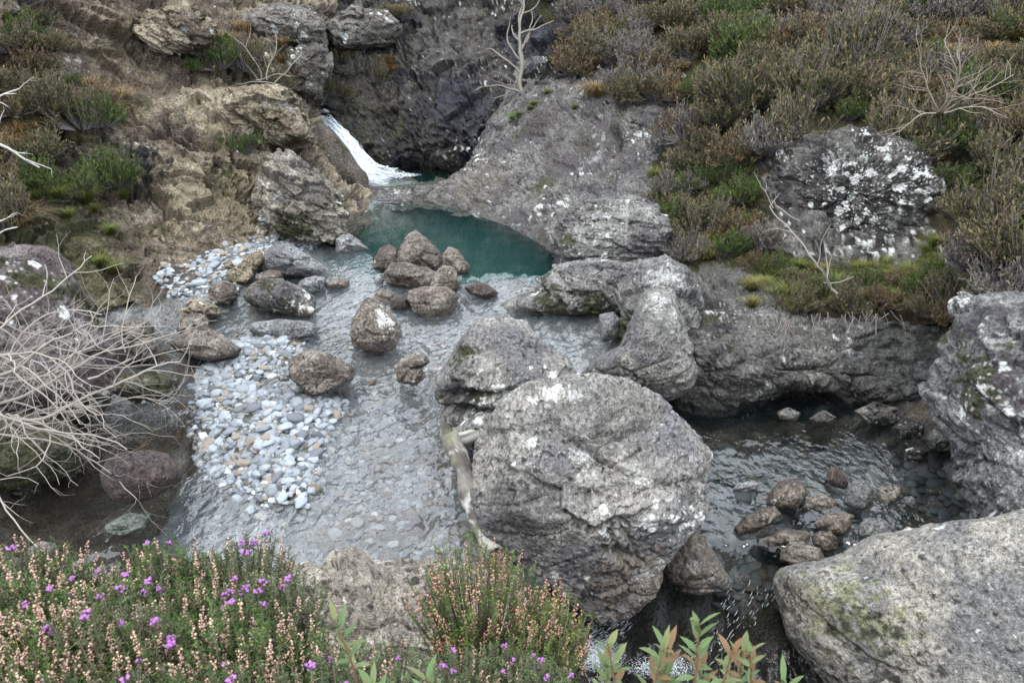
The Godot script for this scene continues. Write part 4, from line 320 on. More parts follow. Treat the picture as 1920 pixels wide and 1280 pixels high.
	["grey twiggy heather bush covering the right slope, ninth from left", ["hillside", "cliff_face_right"], "heather bushes covering the right slope", ["grey", Vector3(2.050, 2.622, -14.449), 0.95]],
	["green heather bush covering the right slope, ninth from left", ["hillside", "cliff_face_right"], "heather bushes covering the right slope", ["green", Vector3(4.170, 2.719, -14.002), 0.82]],
	["olive heather bush covering the right slope, tenth from left", ["hillside", "cliff_face_right"], "heather bushes covering the right slope", ["olive", Vector3(3.497, 2.962, -14.860), 0.58]],
	["rust-brown heather bush covering the right slope, eighth from left", ["hillside", "cliff_face_right"], "heather bushes covering the right slope", ["rust", Vector3(2.212, 2.216, -13.249), 1.02]],
	["green heather bush covering the right slope, sixth from left", ["hillside", "cliff_face_right"], "heather bushes covering the right slope", ["green", Vector3(3.762, 2.781, -14.305), 0.54]],
	["grey twiggy heather bush covering the right slope, seventh from left", ["hillside", "cliff_face_right"], "heather bushes covering the right slope", ["grey", Vector3(1.929, 2.340, -13.721), 0.67]],
	["grey twiggy heather bush covering the right slope, fifth from right", ["hillside", "cliff_face_right"], "heather bushes covering the right slope", ["grey", Vector3(6.440, 2.663, -13.004), 1.16]],
	["olive heather bush covering the right slope, fourth past the middle from right", ["hillside", "cliff_face_right"], "heather bushes covering the right slope", ["olive", Vector3(3.729, 1.897, -11.457), 0.75]],
	["olive heather bush on the strip beside the lichened patch, second from left", ["hillside", "cliff_face_right"], "heather bushes on the strip beside the lichened patch", ["olive", Vector3(2.431, 1.122, -11.028), 0.90]],
	["green heather bush on the strip beside the lichened patch, second from left", ["hillside", "cliff_face_right"], "heather bushes on the strip beside the lichened patch", ["green", Vector3(2.627, 0.951, -10.507), 0.90]],
	["grey twiggy heather bush on the strip beside the lichened patch, first from left", ["hillside", "cliff_face_right"], "heather bushes on the strip beside the lichened patch", ["grey", Vector3(2.242, 0.771, -10.644), 0.80]],
	["olive heather bush on the strip beside the lichened patch, third from left", ["hillside", "cliff_face_right"], "heather bushes on the strip beside the lichened patch", ["olive", Vector3(2.391, 0.675, -9.937), 0.90]],
	["green heather bush on the strip beside the lichened patch, fourth from left", ["hillside", "cliff_face_right"], "heather bushes on the strip beside the lichened patch", ["green", Vector3(2.829, 1.085, -10.239), 0.80]],
	["green heather bush on the strip beside the lichened patch, first from left", ["hillside", "cliff_face_right"], "heather bushes on the strip beside the lichened patch", ["green", Vector3(2.050, 0.490, -9.851), 0.90]],
	["olive heather bush on the strip beside the lichened patch, fourth from left", ["hillside", "cliff_face_right"], "heather bushes on the strip beside the lichened patch", ["olive", Vector3(2.387, 0.458, -9.505), 0.90]],
	["the only rust-brown heather bush on the strip beside the lichened patch", ["hillside", "cliff_face_right"], "heather bushes on the strip beside the lichened patch", ["rust", Vector3(2.729, 0.696, -9.395), 0.80]],
	["green heather bush on the strip beside the lichened patch, fifth from left", ["hillside", "cliff_face_right"], "heather bushes on the strip beside the lichened patch", ["green", Vector3(2.918, 0.939, -9.729), 0.80]],
	["grey twiggy heather bush on the strip beside the lichened patch, second from left", ["hillside", "cliff_face_right"], "heather bushes on the strip beside the lichened patch", ["grey", Vector3(2.122, 0.375, -9.135), 0.70]],
	["green heather bush on the strip beside the lichened patch, third from left", ["hillside", "cliff_face_right"], "heather bushes on the strip beside the lichened patch", ["green", Vector3(2.545, 0.408, -9.040), 0.80]],
	["grey twiggy heather bush on the strip beside the lichened patch, third from left", ["hillside", "cliff_face_right"], "heather bushes on the strip beside the lichened patch", ["grey", Vector3(2.896, 0.554, -8.998), 0.70]],
	["olive heather bush on the strip beside the lichened patch, first from left", ["hillside", "cliff_face_right"], "heather bushes on the strip beside the lichened patch", ["olive", Vector3(2.025, 0.575, -10.552), 0.60]],
	["olive heather bush on the strip beside the lichened patch, fifth from left", ["hillside", "cliff_face_right"], "heather bushes on the strip beside the lichened patch", ["olive", Vector3(2.847, 1.342, -11.020), 0.90]],
	["rust-brown heather bush on the slope right of the lichened patch, first from left", ["hillside", "cliff_face_right"], "heather bushes right of the lichened patch", ["rust", Vector3(4.836, 1.446, -9.524), 0.80]],
	["green heather bush on the slope right of the lichened patch, second from left", ["hillside", "cliff_face_right"], "heather bushes right of the lichened patch", ["green", Vector3(5.226, 1.525, -9.451), 0.80]],
	["grey twiggy heather bush on the slope right of the lichened patch, second from left", ["hillside", "cliff_face_right"], "heather bushes right of the lichened patch", ["grey", Vector3(5.603, 1.582, -9.477), 0.80]],
	["green heather bush on the slope right of the lichened patch, first from left", ["hillside", "cliff_face_right"], "heather bushes right of the lichened patch", ["green", Vector3(4.859, 1.207, -9.192), 0.70]],
	["rust-brown heather bush on the slope right of the lichened patch, second from left", ["hillside", "cliff_face_right"], "heather bushes right of the lichened patch", ["rust", Vector3(5.855, 1.715, -9.429), 0.90]],
	["green heather bush on the slope right of the lichened patch, third from left", ["hillside", "cliff_face_right"], "heather bushes right of the lichened patch", ["green", Vector3(5.120, 1.311, -9.020), 0.60]],
	["grey twiggy heather bush on the slope right of the lichened patch, first from left", ["hillside", "cliff_face_right"], "heather bushes right of the lichened patch", ["grey", Vector3(4.548, 1.579, -9.807), 0.60]],
	["the only olive heather bush on the slope right of the lichened patch", ["hillside", "cliff_face_right"], "heather bushes right of the lichened patch", ["olive", Vector3(5.546, 1.390, -8.947), 0.90]],
	["green low bush in the grassy shelf above the undercut ledge, first from left", ["hillside", "cliff_face_right"], "low bushes on the grassy shelf", ["green", Vector3(2.926, 0.317, -8.557), 0.60]],
	["olive low bush in the grassy shelf above the undercut ledge, second from left", ["hillside", "cliff_face_right"], "low bushes on the grassy shelf", ["olive", Vector3(3.147, 0.404, -8.156), 0.60]],
	["green low bush in the grassy shelf above the undercut ledge, second from left", ["hillside", "cliff_face_right"], "low bushes on the grassy shelf", ["green", Vector3(3.416, 0.424, -7.944), 0.60]],
	["green low bush in the grassy shelf above the undercut ledge, third from left", ["hillside", "cliff_face_right"], "low bushes on the grassy shelf", ["green", Vector3(3.758, 0.475, -7.968), 0.60]],
	["rust-brown low bush in the grassy shelf above the undercut ledge, third from left", ["hillside", "cliff_face_right"], "low bushes on the grassy shelf", ["rust", Vector3(4.107, 0.511, -7.875), 0.60]],
	["olive low bush in the grassy shelf above the undercut ledge, first from left", ["hillside", "cliff_face_right"], "low bushes on the grassy shelf", ["olive", Vector3(2.891, 0.395, -7.710), 0.60]],
	["olive low bush in the grassy shelf above the undercut ledge, third from left", ["hillside", "cliff_face_right"], "low bushes on the grassy shelf", ["olive", Vector3(3.460, 0.383, -7.594), 0.55]],
	["rust-brown low bush in the grassy shelf above the undercut ledge, second from left", ["hillside", "cliff_face_right"], "low bushes on the grassy shelf", ["rust", Vector3(3.790, 0.433, -7.617), 0.55]],
	["green low bush in the grassy shelf above the undercut ledge, fourth from left", ["hillside", "cliff_face_right"], "low bushes on the grassy shelf", ["green", Vector3(4.123, 0.470, -7.525), 0.50]],
	["green low bush in the grassy shelf above the undercut ledge, fifth from left", ["hillside", "cliff_face_right"], "low bushes on the grassy shelf", ["green", Vector3(4.287, 0.605, -7.477), 0.60]],
	["olive low bush in the grassy shelf above the undercut ledge, fifth from left", ["hillside", "cliff_face_right"], "low bushes on the grassy shelf", ["olive", Vector3(4.281, 0.620, -7.153), 0.60]],
	["rust-brown low bush in the grassy shelf above the undercut ledge, fourth from left", ["hillside", "cliff_face_right"], "low bushes on the grassy shelf", ["rust", Vector3(4.174, 0.519, -6.996), 0.50]],
	["olive low bush in the grassy shelf above the undercut ledge, fourth from left", ["hillside", "cliff_face_right"], "low bushes on the grassy shelf", ["olive", Vector3(4.075, 0.440, -7.180), 0.50]],
	["rust-brown low bush in the grassy shelf above the undercut ledge, first from left", ["hillside", "cliff_face_right"], "low bushes on the grassy shelf", ["rust", Vector3(2.835, 0.450, -8.729), 0.50]],
	["broad straw-tinted heather dome above the lichened patch", ["hillside", "cliff_face_right"], "", ["olive", Vector3(3.242, 1.789, -11.339), 1.70]],
	["wide heather dome right of the broad straw-tinted one", ["hillside", "cliff_face_right"], "", ["olive", Vector3(3.976, 1.916, -10.957), 1.50]],
	["tall heather dome below the top edge, before the fan-shaped shrub", ["hillside", "cliff_face_right"], "", ["olive", Vector3(4.715, 2.190, -11.526), 1.60]],
	["large greenish heather mound near the top of the slope", ["hillside", "cliff_face_right"], "", ["green", Vector3(3.456, 2.216, -12.642), 1.50]],
	["large straw-tipped heather bush at the right edge, upper half", [], "", ["olive", Vector3(4.560, 1.316, -7.147), 1.15]],
	["large straw-tipped heather bush at the right edge, lower half", [], "", ["olive", Vector3(4.548, 1.137, -6.622), 1.20]],
	["grey twiggy heather spilling over the pale jutting corner", [], "", ["grey", Vector3(4.312, 1.002, -7.000), 0.90]],
	["grey dead heather drooping under the large right-edge bush", [], "", ["grey", Vector3(4.344, 0.919, -6.410), 0.90]],
	["heather bush nearest the lichened patch at the right edge", [], "", ["olive", Vector3(4.597, 1.245, -7.555), 0.85]],
]
const TUFTS := [
	["straw-coloured grass tuft on the upper left bank, sixth from left", ["cliff_face_left"], "straw grass on the upper left bank", ["straw", Vector3(-6.012, 2.564, -10.818), 1.14]],
	["straw-coloured grass tuft on the upper left bank, seventh from left", ["cliff_face_left"], "straw grass on the upper left bank", ["straw", Vector3(-5.864, 2.461, -10.880), 0.84]],
	["straw-coloured grass tuft on the upper left bank, fifth from left", ["cliff_face_left"], "straw grass on the upper left bank", ["straw", Vector3(-6.028, 2.370, -10.507), 0.91]],
	["straw-coloured grass tuft on the upper left bank, eighth from left", ["cliff_face_left"], "straw grass on the upper left bank", ["straw", Vector3(-5.556, 2.186, -10.973), 0.84]],
	["straw-coloured grass tuft on the upper left bank, ninth from left", ["cliff_face_left"], "straw grass on the upper left bank", ["straw", Vector3(-5.450, 2.122, -10.943), 0.85]],
	["straw-coloured grass tuft on the upper left bank, third from left", ["cliff_face_left"], "straw grass on the upper left bank", ["straw", Vector3(-5.855, 1.867, -9.610), 1.11]],
	["straw-coloured grass tuft on the upper left bank, first from left", ["cliff_face_left"], "straw grass on the upper left bank", ["straw", Vector3(-5.854, 1.734, -9.328), 1.09]],
	["straw-coloured grass tuft on the upper left bank, tenth from left", ["cliff_face_left"], "straw grass on the upper left bank", ["straw", Vector3(-5.192, 1.976, -10.544), 0.87]],
	["straw-coloured grass tuft on the upper left bank, eleventh from left", ["cliff_face_left"], "straw grass on the upper left bank", ["straw", Vector3(-5.183, 2.012, -11.002), 0.88]],
	["straw-coloured grass tuft on the upper left bank, fourth from left", ["cliff_face_left"], "straw grass on the upper left bank", ["straw", Vector3(-6.149, 2.595, -10.832), 0.97]],
	["straw-coloured grass tuft on the upper left bank, second from left", ["cliff_face_left"], "straw grass on the upper left bank", ["straw", Vector3(-5.345, 1.072, -8.136), 1.10]],
	["rusty grass tuft on the ledge above the jutting block, first from left", ["cliff_face_left"], "rusty grass above the jutting block", ["straw", Vector3(-4.354, 2.618, -13.381), 1.04]],
	["rusty grass tuft on the ledge above the jutting block, second from left", ["cliff_face_left"], "rusty grass above the jutting block", ["straw", Vector3(-4.330, 2.753, -13.775), 1.02]],
	["rusty grass tuft on the ledge above the jutting block, fourth from left", ["cliff_face_left"], "rusty grass above the jutting block", ["straw", Vector3(-3.543, 2.199, -13.627), 0.98]],
	["rusty grass tuft on the ledge above the jutting block, fifth from left", ["cliff_face_left"], "rusty grass above the jutting block", ["straw", Vector3(-3.413, 2.081, -13.572), 0.84]],
	["rusty grass tuft on the ledge above the jutting block, sixth from left", ["cliff_face_left"], "rusty grass above the jutting block", ["straw", Vector3(-3.352, 1.952, -13.622), 0.92]],
	["rusty grass tuft on the ledge above the jutting block, third from left", ["cliff_face_left"], "rusty grass above the jutting block", ["straw", Vector3(-3.657, 2.307, -13.788), 0.86]],
	["green grass tuft below the dark wet hollow, fourth from left", ["cliff_face_left"], "green grass on the left bank", ["green", Vector3(-5.242, 1.201, -8.969), 0.91]],
	["green grass tuft below the dark wet hollow, sixth from left", ["cliff_face_left"], "green grass on the left bank", ["green", Vector3(-5.046, 1.094, -9.139), 0.93]],
	["green grass tuft below the dark wet hollow, ninth from left", ["cliff_face_left"], "green grass on the left bank", ["green", Vector3(-4.848, 1.011, -9.211), 0.78]],
	["green grass tuft below the dark wet hollow, thirteenth from left", ["cliff_face_left"], "green grass on the left bank", ["green", Vector3(-4.743, 1.049, -9.560), 0.80]],
	["green grass tuft below the dark wet hollow, second from left", ["cliff_face_left"], "green grass on the left bank", ["green", Vector3(-5.365, 1.197, -8.746), 1.01]],
	["green grass tuft below the dark wet hollow, fifth from left", ["cliff_face_left"], "green grass on the left bank", ["green", Vector3(-5.059, 0.980, -8.866), 0.71]],
	["green grass tuft below the dark wet hollow, seventh from left", ["cliff_face_left"], "green grass on the left bank", ["green", Vector3(-4.974, 1.239, -9.318), 1.02]],
	["green grass tuft below the dark wet hollow, first from left", ["cliff_face_left"], "green grass on the left bank", ["green", Vector3(-5.484, 1.305, -8.797), 1.06]],
	["green grass tuft below the dark wet hollow, third from left", ["cliff_face_left"], "green grass on the left bank", ["green", Vector3(-5.361, 1.399, -9.171), 1.08]],
	["green grass tuft below the dark wet hollow, eleventh from left", ["cliff_face_left"], "green grass on the left bank", ["green", Vector3(-4.722, 0.840, -9.131), 0.85]],
	["green grass tuft below the dark wet hollow, tenth from left", ["cliff_face_left"], "green grass on the left bank", ["green", Vector3(-4.642, 0.516, -8.539), 0.92]],
	["green grass tuft below the dark wet hollow, twelfth from left", ["cliff_face_left"], "green grass on the left bank", ["green", Vector3(-4.541, 0.428, -8.608), 0.93]],
	["green grass tuft below the dark wet hollow, eighth from left", ["cliff_face_left"], "green grass on the left bank", ["green", Vector3(-5.015, 1.366, -9.597), 0.95]],
	["rusty grass tuft on the dark back wall, first from left", ["cliff_face_back"], "rusty grass on the back wall", ["straw", Vector3(-2.347, 2.231, -15.187), 0.80]],
	["rusty grass tuft on the dark back wall, second from left", ["cliff_face_back"], "rusty grass on the back wall", ["straw", Vector3(-2.155, 2.101, -15.126), 0.80]],
	["rusty grass tuft on the dark back wall, third from left", ["cliff_face_back"], "rusty grass on the back wall", ["straw", Vector3(-2.107, 1.927, -15.045), 0.80]],
	["rusty grass tuft on the dark back wall, fourth from left", ["cliff_face_back"], "rusty grass on the back wall", ["straw", Vector3(-2.060, 2.943, -16.291), 0.80]],
	["grass tuft on the shelf above the undercut ledge", ["hillside", "cliff_face_right"], "grass on the shelf above the undercut ledge", ["green", Vector3(4.721, 0.318, -7.875), 0.96, "green", Vector3(4.317, 0.422, -8.575), 0.89, "mixed", Vector3(2.539, 0.308, -7.787), 0.69, "green", Vector3(2.959, 0.326, -7.940), 0.68, "mixed", Vector3(3.987, 0.420, -8.568), 0.97, "green", Vector3(4.938, 0.407, -8.487), 0.98, "green", Vector3(4.798, 0.402, -8.462), 0.85, "green", Vector3(2.761, 0.364, -8.221), 0.80, "green", Vector3(3.921, 0.424, -8.588), 0.73, "green", Vector3(4.481, 0.317, -7.867), 0.63, "green", Vector3(4.374, 0.307, -7.782), 0.89, "green", Vector3(4.348, 0.367, -8.239), 0.97, "green", Vector3(4.584, 0.352, -8.139), 0.79, "green", Vector3(2.990, 0.419, -8.562), 0.94, "green", Vector3(4.249, 0.359, -8.187), 0.88, "mixed", Vector3(3.852, 0.355, -8.155), 0.80, "mixed", Vector3(2.672, 0.349, -8.117), 0.76, "mixed", Vector3(2.890, 0.293, -7.652), 0.70, "green", Vector3(4.550, 0.351, -8.128), 0.84, "green", Vector3(3.274, 0.427, -8.605), 0.70, "mixed", Vector3(3.315, 0.298, -7.698), 0.68, "green", Vector3(3.186, 0.396, -8.424), 0.80, "mixed", Vector3(4.198, 0.402, -8.458), 0.67, "green", Vector3(3.885, 0.416, -8.543), 0.76, "mixed", Vector3(3.487, 0.421, -8.572), 0.62, "green", Vector3(3.556, 0.359, -8.182), 0.96, "green", Vector3(4.726, 0.384, -8.348), 0.79, "green", Vector3(2.941, 0.326, -7.943), 0.97, "green", Vector3(3.824, 0.304, -7.748), 0.71, "green", Vector3(4.403, 0.348, -8.109), 0.80, "green", Vector3(4.064, 0.422, -8.575), 0.85, "mixed", Vector3(3.529, 0.410, -8.507), 0.77, "green", Vector3(2.775, 0.327, -7.948), 0.61, "green", Vector3(2.908, 0.396, -8.424), 0.79, "green", Vector3(3.031, 0.342, -8.062), 0.68, "green", Vector3(4.819, 0.347, -8.097), 0.97, "green", Vector3(4.961, 0.421, -8.571), 0.90, "green", Vector3(4.078, 0.359, -8.184), 0.67, "mixed", Vector3(3.538, 0.342, -8.064), 0.73, "green", Vector3(3.959, 0.290, -7.622), 0.93, "mixed", Vector3(4.615, 0.360, -8.193), 0.74, "green", Vector3(2.928, 0.304, -7.754), 0.69, "green", Vector3(4.377, 0.346, -8.093), 0.93, "mixed", Vector3(3.654, 0.310, -7.806), 0.88, "green", Vector3(4.979, 0.419, -8.562), 0.88, "mixed", Vector3(2.668, 0.348, -8.107), 0.87]],
	["grass tuft between heathers on the strip beside the lichened patch", ["hillside", "cliff_face_right"], "grass on the strip beside the lichened patch", ["mixed", Vector3(2.116, 0.964, -10.459), 0.62, "mixed", Vector3(2.919, 1.158, -10.856), 0.96, "mixed", Vector3(2.974, 0.870, -10.259), 0.60, "green", Vector3(2.082, 0.475, -9.340), 0.74, "mixed", Vector3(2.347, 0.761, -10.019), 0.68, "mixed", Vector3(2.647, 0.332, -8.964), 0.66, "mixed", Vector3(3.430, 1.091, -10.721), 0.99, "mixed", Vector3(2.186, 0.661, -9.791), 0.80, "mixed", Vector3(3.224, 0.884, -10.290), 0.91, "green", Vector3(2.498, 0.609, -9.669), 0.93, "green", Vector3(2.201, 1.183, -10.908), 0.68, "mixed", Vector3(3.310, 1.118, -10.777), 0.76, "green", Vector3(2.951, 0.561, -9.552), 0.86, "mixed", Vector3(2.785, 0.410, -9.172), 0.76, "mixed", Vector3(2.694, 0.482, -9.358), 0.93, "green", Vector3(2.592, 0.453, -9.285), 0.65, "mixed", Vector3(1.972, 0.903, -10.330), 0.63, "green", Vector3(2.383, 0.730, -9.949), 0.97, "mixed", Vector3(2.897, 0.840, -10.195), 0.63, "green", Vector3(2.707, 0.951, -10.433), 0.73, "green", Vector3(2.643, 1.120, -10.780), 0.73, "green", Vector3(3.051, 0.994, -10.522), 0.95, "mixed", Vector3(3.197, 0.618, -9.690), 0.81, "mixed", Vector3(2.316, 0.353, -9.022), 0.98, "mixed", Vector3(2.464, 0.486, -9.367), 0.79, "green", Vector3(2.888, 1.172, -10.884), 0.67, "mixed", Vector3(1.971, 0.527, -9.469), 0.80, "green", Vector3(1.998, 0.741, -9.975), 0.90, "mixed", Vector3(2.304, 0.777, -10.056), 0.79, "green", Vector3(2.086, 0.479, -9.350), 0.64, "green", Vector3(2.344, 0.797, -10.100), 0.68, "mixed", Vector3(2.455, 0.457, -9.294), 0.99, "mixed", Vector3(3.064, 0.406, -9.163), 0.98, "mixed", Vector3(2.335, 0.359, -9.038), 0.81, "mixed", Vector3(2.698, 0.845, -10.205), 0.71, "mixed", Vector3(2.395, 0.398, -9.142), 0.90, "green", Vector3(3.164, 0.698, -9.878), 0.65, "green", Vector3(2.616, 0.684, -9.845), 0.98, "mixed", Vector3(1.775, 0.328, -8.952), 0.74, "mixed", Vector3(3.285, 0.842, -10.199), 0.61]],
	["grass tuft between heathers on the right slope", ["hillside", "cliff_face_right"], "grass on the right slope", ["green", Vector3(2.354, 3.012, -14.735), 1.25, "straw", Vector3(6.114, 2.180, -11.689), 1.03, "green", Vector3(2.522, 2.018, -12.091), 1.01, "green", Vector3(2.922, 2.958, -14.607), 0.82, "mixed", Vector3(7.868, 2.797, -13.223), 1.28, "green", Vector3(5.222, 1.902, -10.888), 1.05, "mixed", Vector3(6.172, 2.243, -11.895), 0.81, "straw", Vector3(1.131, 2.262, -12.821), 1.25, "green", Vector3(6.760, 2.359, -12.133), 0.99, "straw", Vector3(5.309, 2.575, -13.156), 1.14, "green", Vector3(7.113, 2.269, -11.719), 1.19, "mixed", Vector3(4.059, 2.582, -13.447), 1.03, "mixed", Vector3(7.654, 2.811, -13.310), 0.87, "mixed", Vector3(1.077, 2.262, -12.822), 1.21, "straw", Vector3(6.647, 2.182, -11.539), 0.96, "mixed", Vector3(5.300, 2.852, -13.916), 0.94, "straw", Vector3(4.933, 1.826, -10.663), 1.02, "green", Vector3(1.494, 2.976, -14.650), 1.25, "mixed", Vector3(6.752, 2.150, -11.384), 0.96, "green", Vector3(3.077, 2.050, -12.081), 0.96, "mixed", Vector3(2.397, 1.708, -11.026), 0.96, "mixed", Vector3(3.700, 2.572, -13.497), 1.01, "green", Vector3(3.279, 1.784, -11.059), 0.91, "straw", Vector3(2.434, 2.896, -14.461), 1.17, "straw", Vector3(6.084, 2.147, -11.579), 1.27, "green", Vector3(6.739, 2.098, -11.182), 0.93, "straw", Vector3(4.335, 2.602, -13.443), 0.89, "mixed", Vector3(4.465, 2.760, -13.842), 1.25, "green", Vector3(1.800, 1.665, -10.864), 1.12, "mixed", Vector3(2.001, 2.939, -14.564), 0.96, "mixed", Vector3(5.633, 2.831, -13.793), 0.82, "green", Vector3(6.957, 2.280, -11.805), 1.19, "straw", Vector3(4.077, 2.734, -13.852), 0.94, "mixed", Vector3(1.877, 2.784, -14.191), 0.99, "mixed", Vector3(6.700, 2.194, -11.565), 0.80, "green", Vector3(3.667, 2.794, -14.089), 0.92, "green", Vector3(2.890, 1.721, -10.934), 0.85, "mixed", Vector3(6.397, 2.346, -12.184), 1.07, "green", Vector3(6.491, 2.386, -12.295), 1.03, "green", Vector3(4.514, 2.352, -12.679), 1.22, "mixed", Vector3(2.156, 2.116, -12.393), 0.95, "mixed", Vector3(5.649, 1.810, -10.310), 0.93, "straw", Vector3(2.467, 2.942, -14.570), 1.00, "straw", Vector3(7.164, 2.870, -13.582), 0.88, "mixed", Vector3(1.704, 2.380, -13.148), 1.06, "green", Vector3(6.487, 2.900, -13.804), 0.96, "green", Vector3(5.124, 2.687, -13.509), 1.05, "mixed", Vector3(3.537, 2.515, -13.374), 1.15, "mixed", Vector3(5.554, 2.032, -11.305), 1.23, "mixed", Vector3(6.633, 2.603, -12.934), 0.93, "mixed", Vector3(1.669, 2.241, -12.761), 1.16, "mixed", Vector3(2.584, 2.334, -13.023), 1.03, "mixed", Vector3(4.031, 2.224, -12.400), 1.29, "straw", Vector3(4.453, 2.352, -12.693), 0.83, "mixed", Vector3(3.398, 1.840, -11.241), 0.83, "straw", Vector3(6.592, 2.466, -12.525), 0.98, "straw", Vector3(2.279, 2.176, -12.572), 1.02, "mixed", Vector3(6.115, 2.060, -11.235), 0.81, "green", Vector3(3.483, 2.436, -13.164), 0.99, "green", Vector3(4.666, 1.851, -10.869), 0.87]],
	["small green tuft on top of the grey face, first from left", ["cliff_face_right"], "green tufts on the grey face", ["green", Vector3(-0.174, 1.557, -13.438), 0.60]],
	["small green tuft on top of the grey face, second from left", ["cliff_face_right"], "green tufts on the grey face", ["green", Vector3(0.000, 1.494, -13.298), 0.60]],
	["small green tuft on top of the grey face, fourth from left", ["cliff_face_right"], "green tufts on the grey face", ["green", Vector3(0.348, 1.715, -13.512), 0.60]],
	["small green tuft on top of the grey face, third from left", ["cliff_face_right"], "green tufts on the grey face", ["green", Vector3(0.218, 1.597, -13.456), 0.60]],
	["small green tuft on top of the grey face, fifth from left", ["cliff_face_right"], "green tufts on the grey face", ["green", Vector3(0.522, 1.873, -13.585), 0.60]],
	["small green tuft on top of the grey face, sixth from left", ["cliff_face_right"], "green tufts on the grey face", ["green", Vector3(0.928, 1.617, -13.024), 0.60]],
	["small green tuft on top of the grey face, seventh from left", ["cliff_face_right"], "green tufts on the grey face", ["green", Vector3(1.350, 1.770, -13.096), 0.60]],
	["small green tuft on top of the grey face, eighth from left", ["cliff_face_right"], "green tufts on the grey face", ["green", Vector3(1.744, 1.948, -12.958), 0.60]],
	["dry straw grass in the near heather, at the lower left corner", [], "", ["straw", Vector3(-1.236, 1.825, -1.481), 0.50]],
	["dry straw grass in the near heather, beside the corner tuft", [], "", ["straw", Vector3(-1.140, 1.775, -1.458), 0.50]],
	["dry straw grass in the near heather, in front of the heather's middle", [], "", ["straw", Vector3(-0.934, 1.775, -1.458), 0.50]],
]
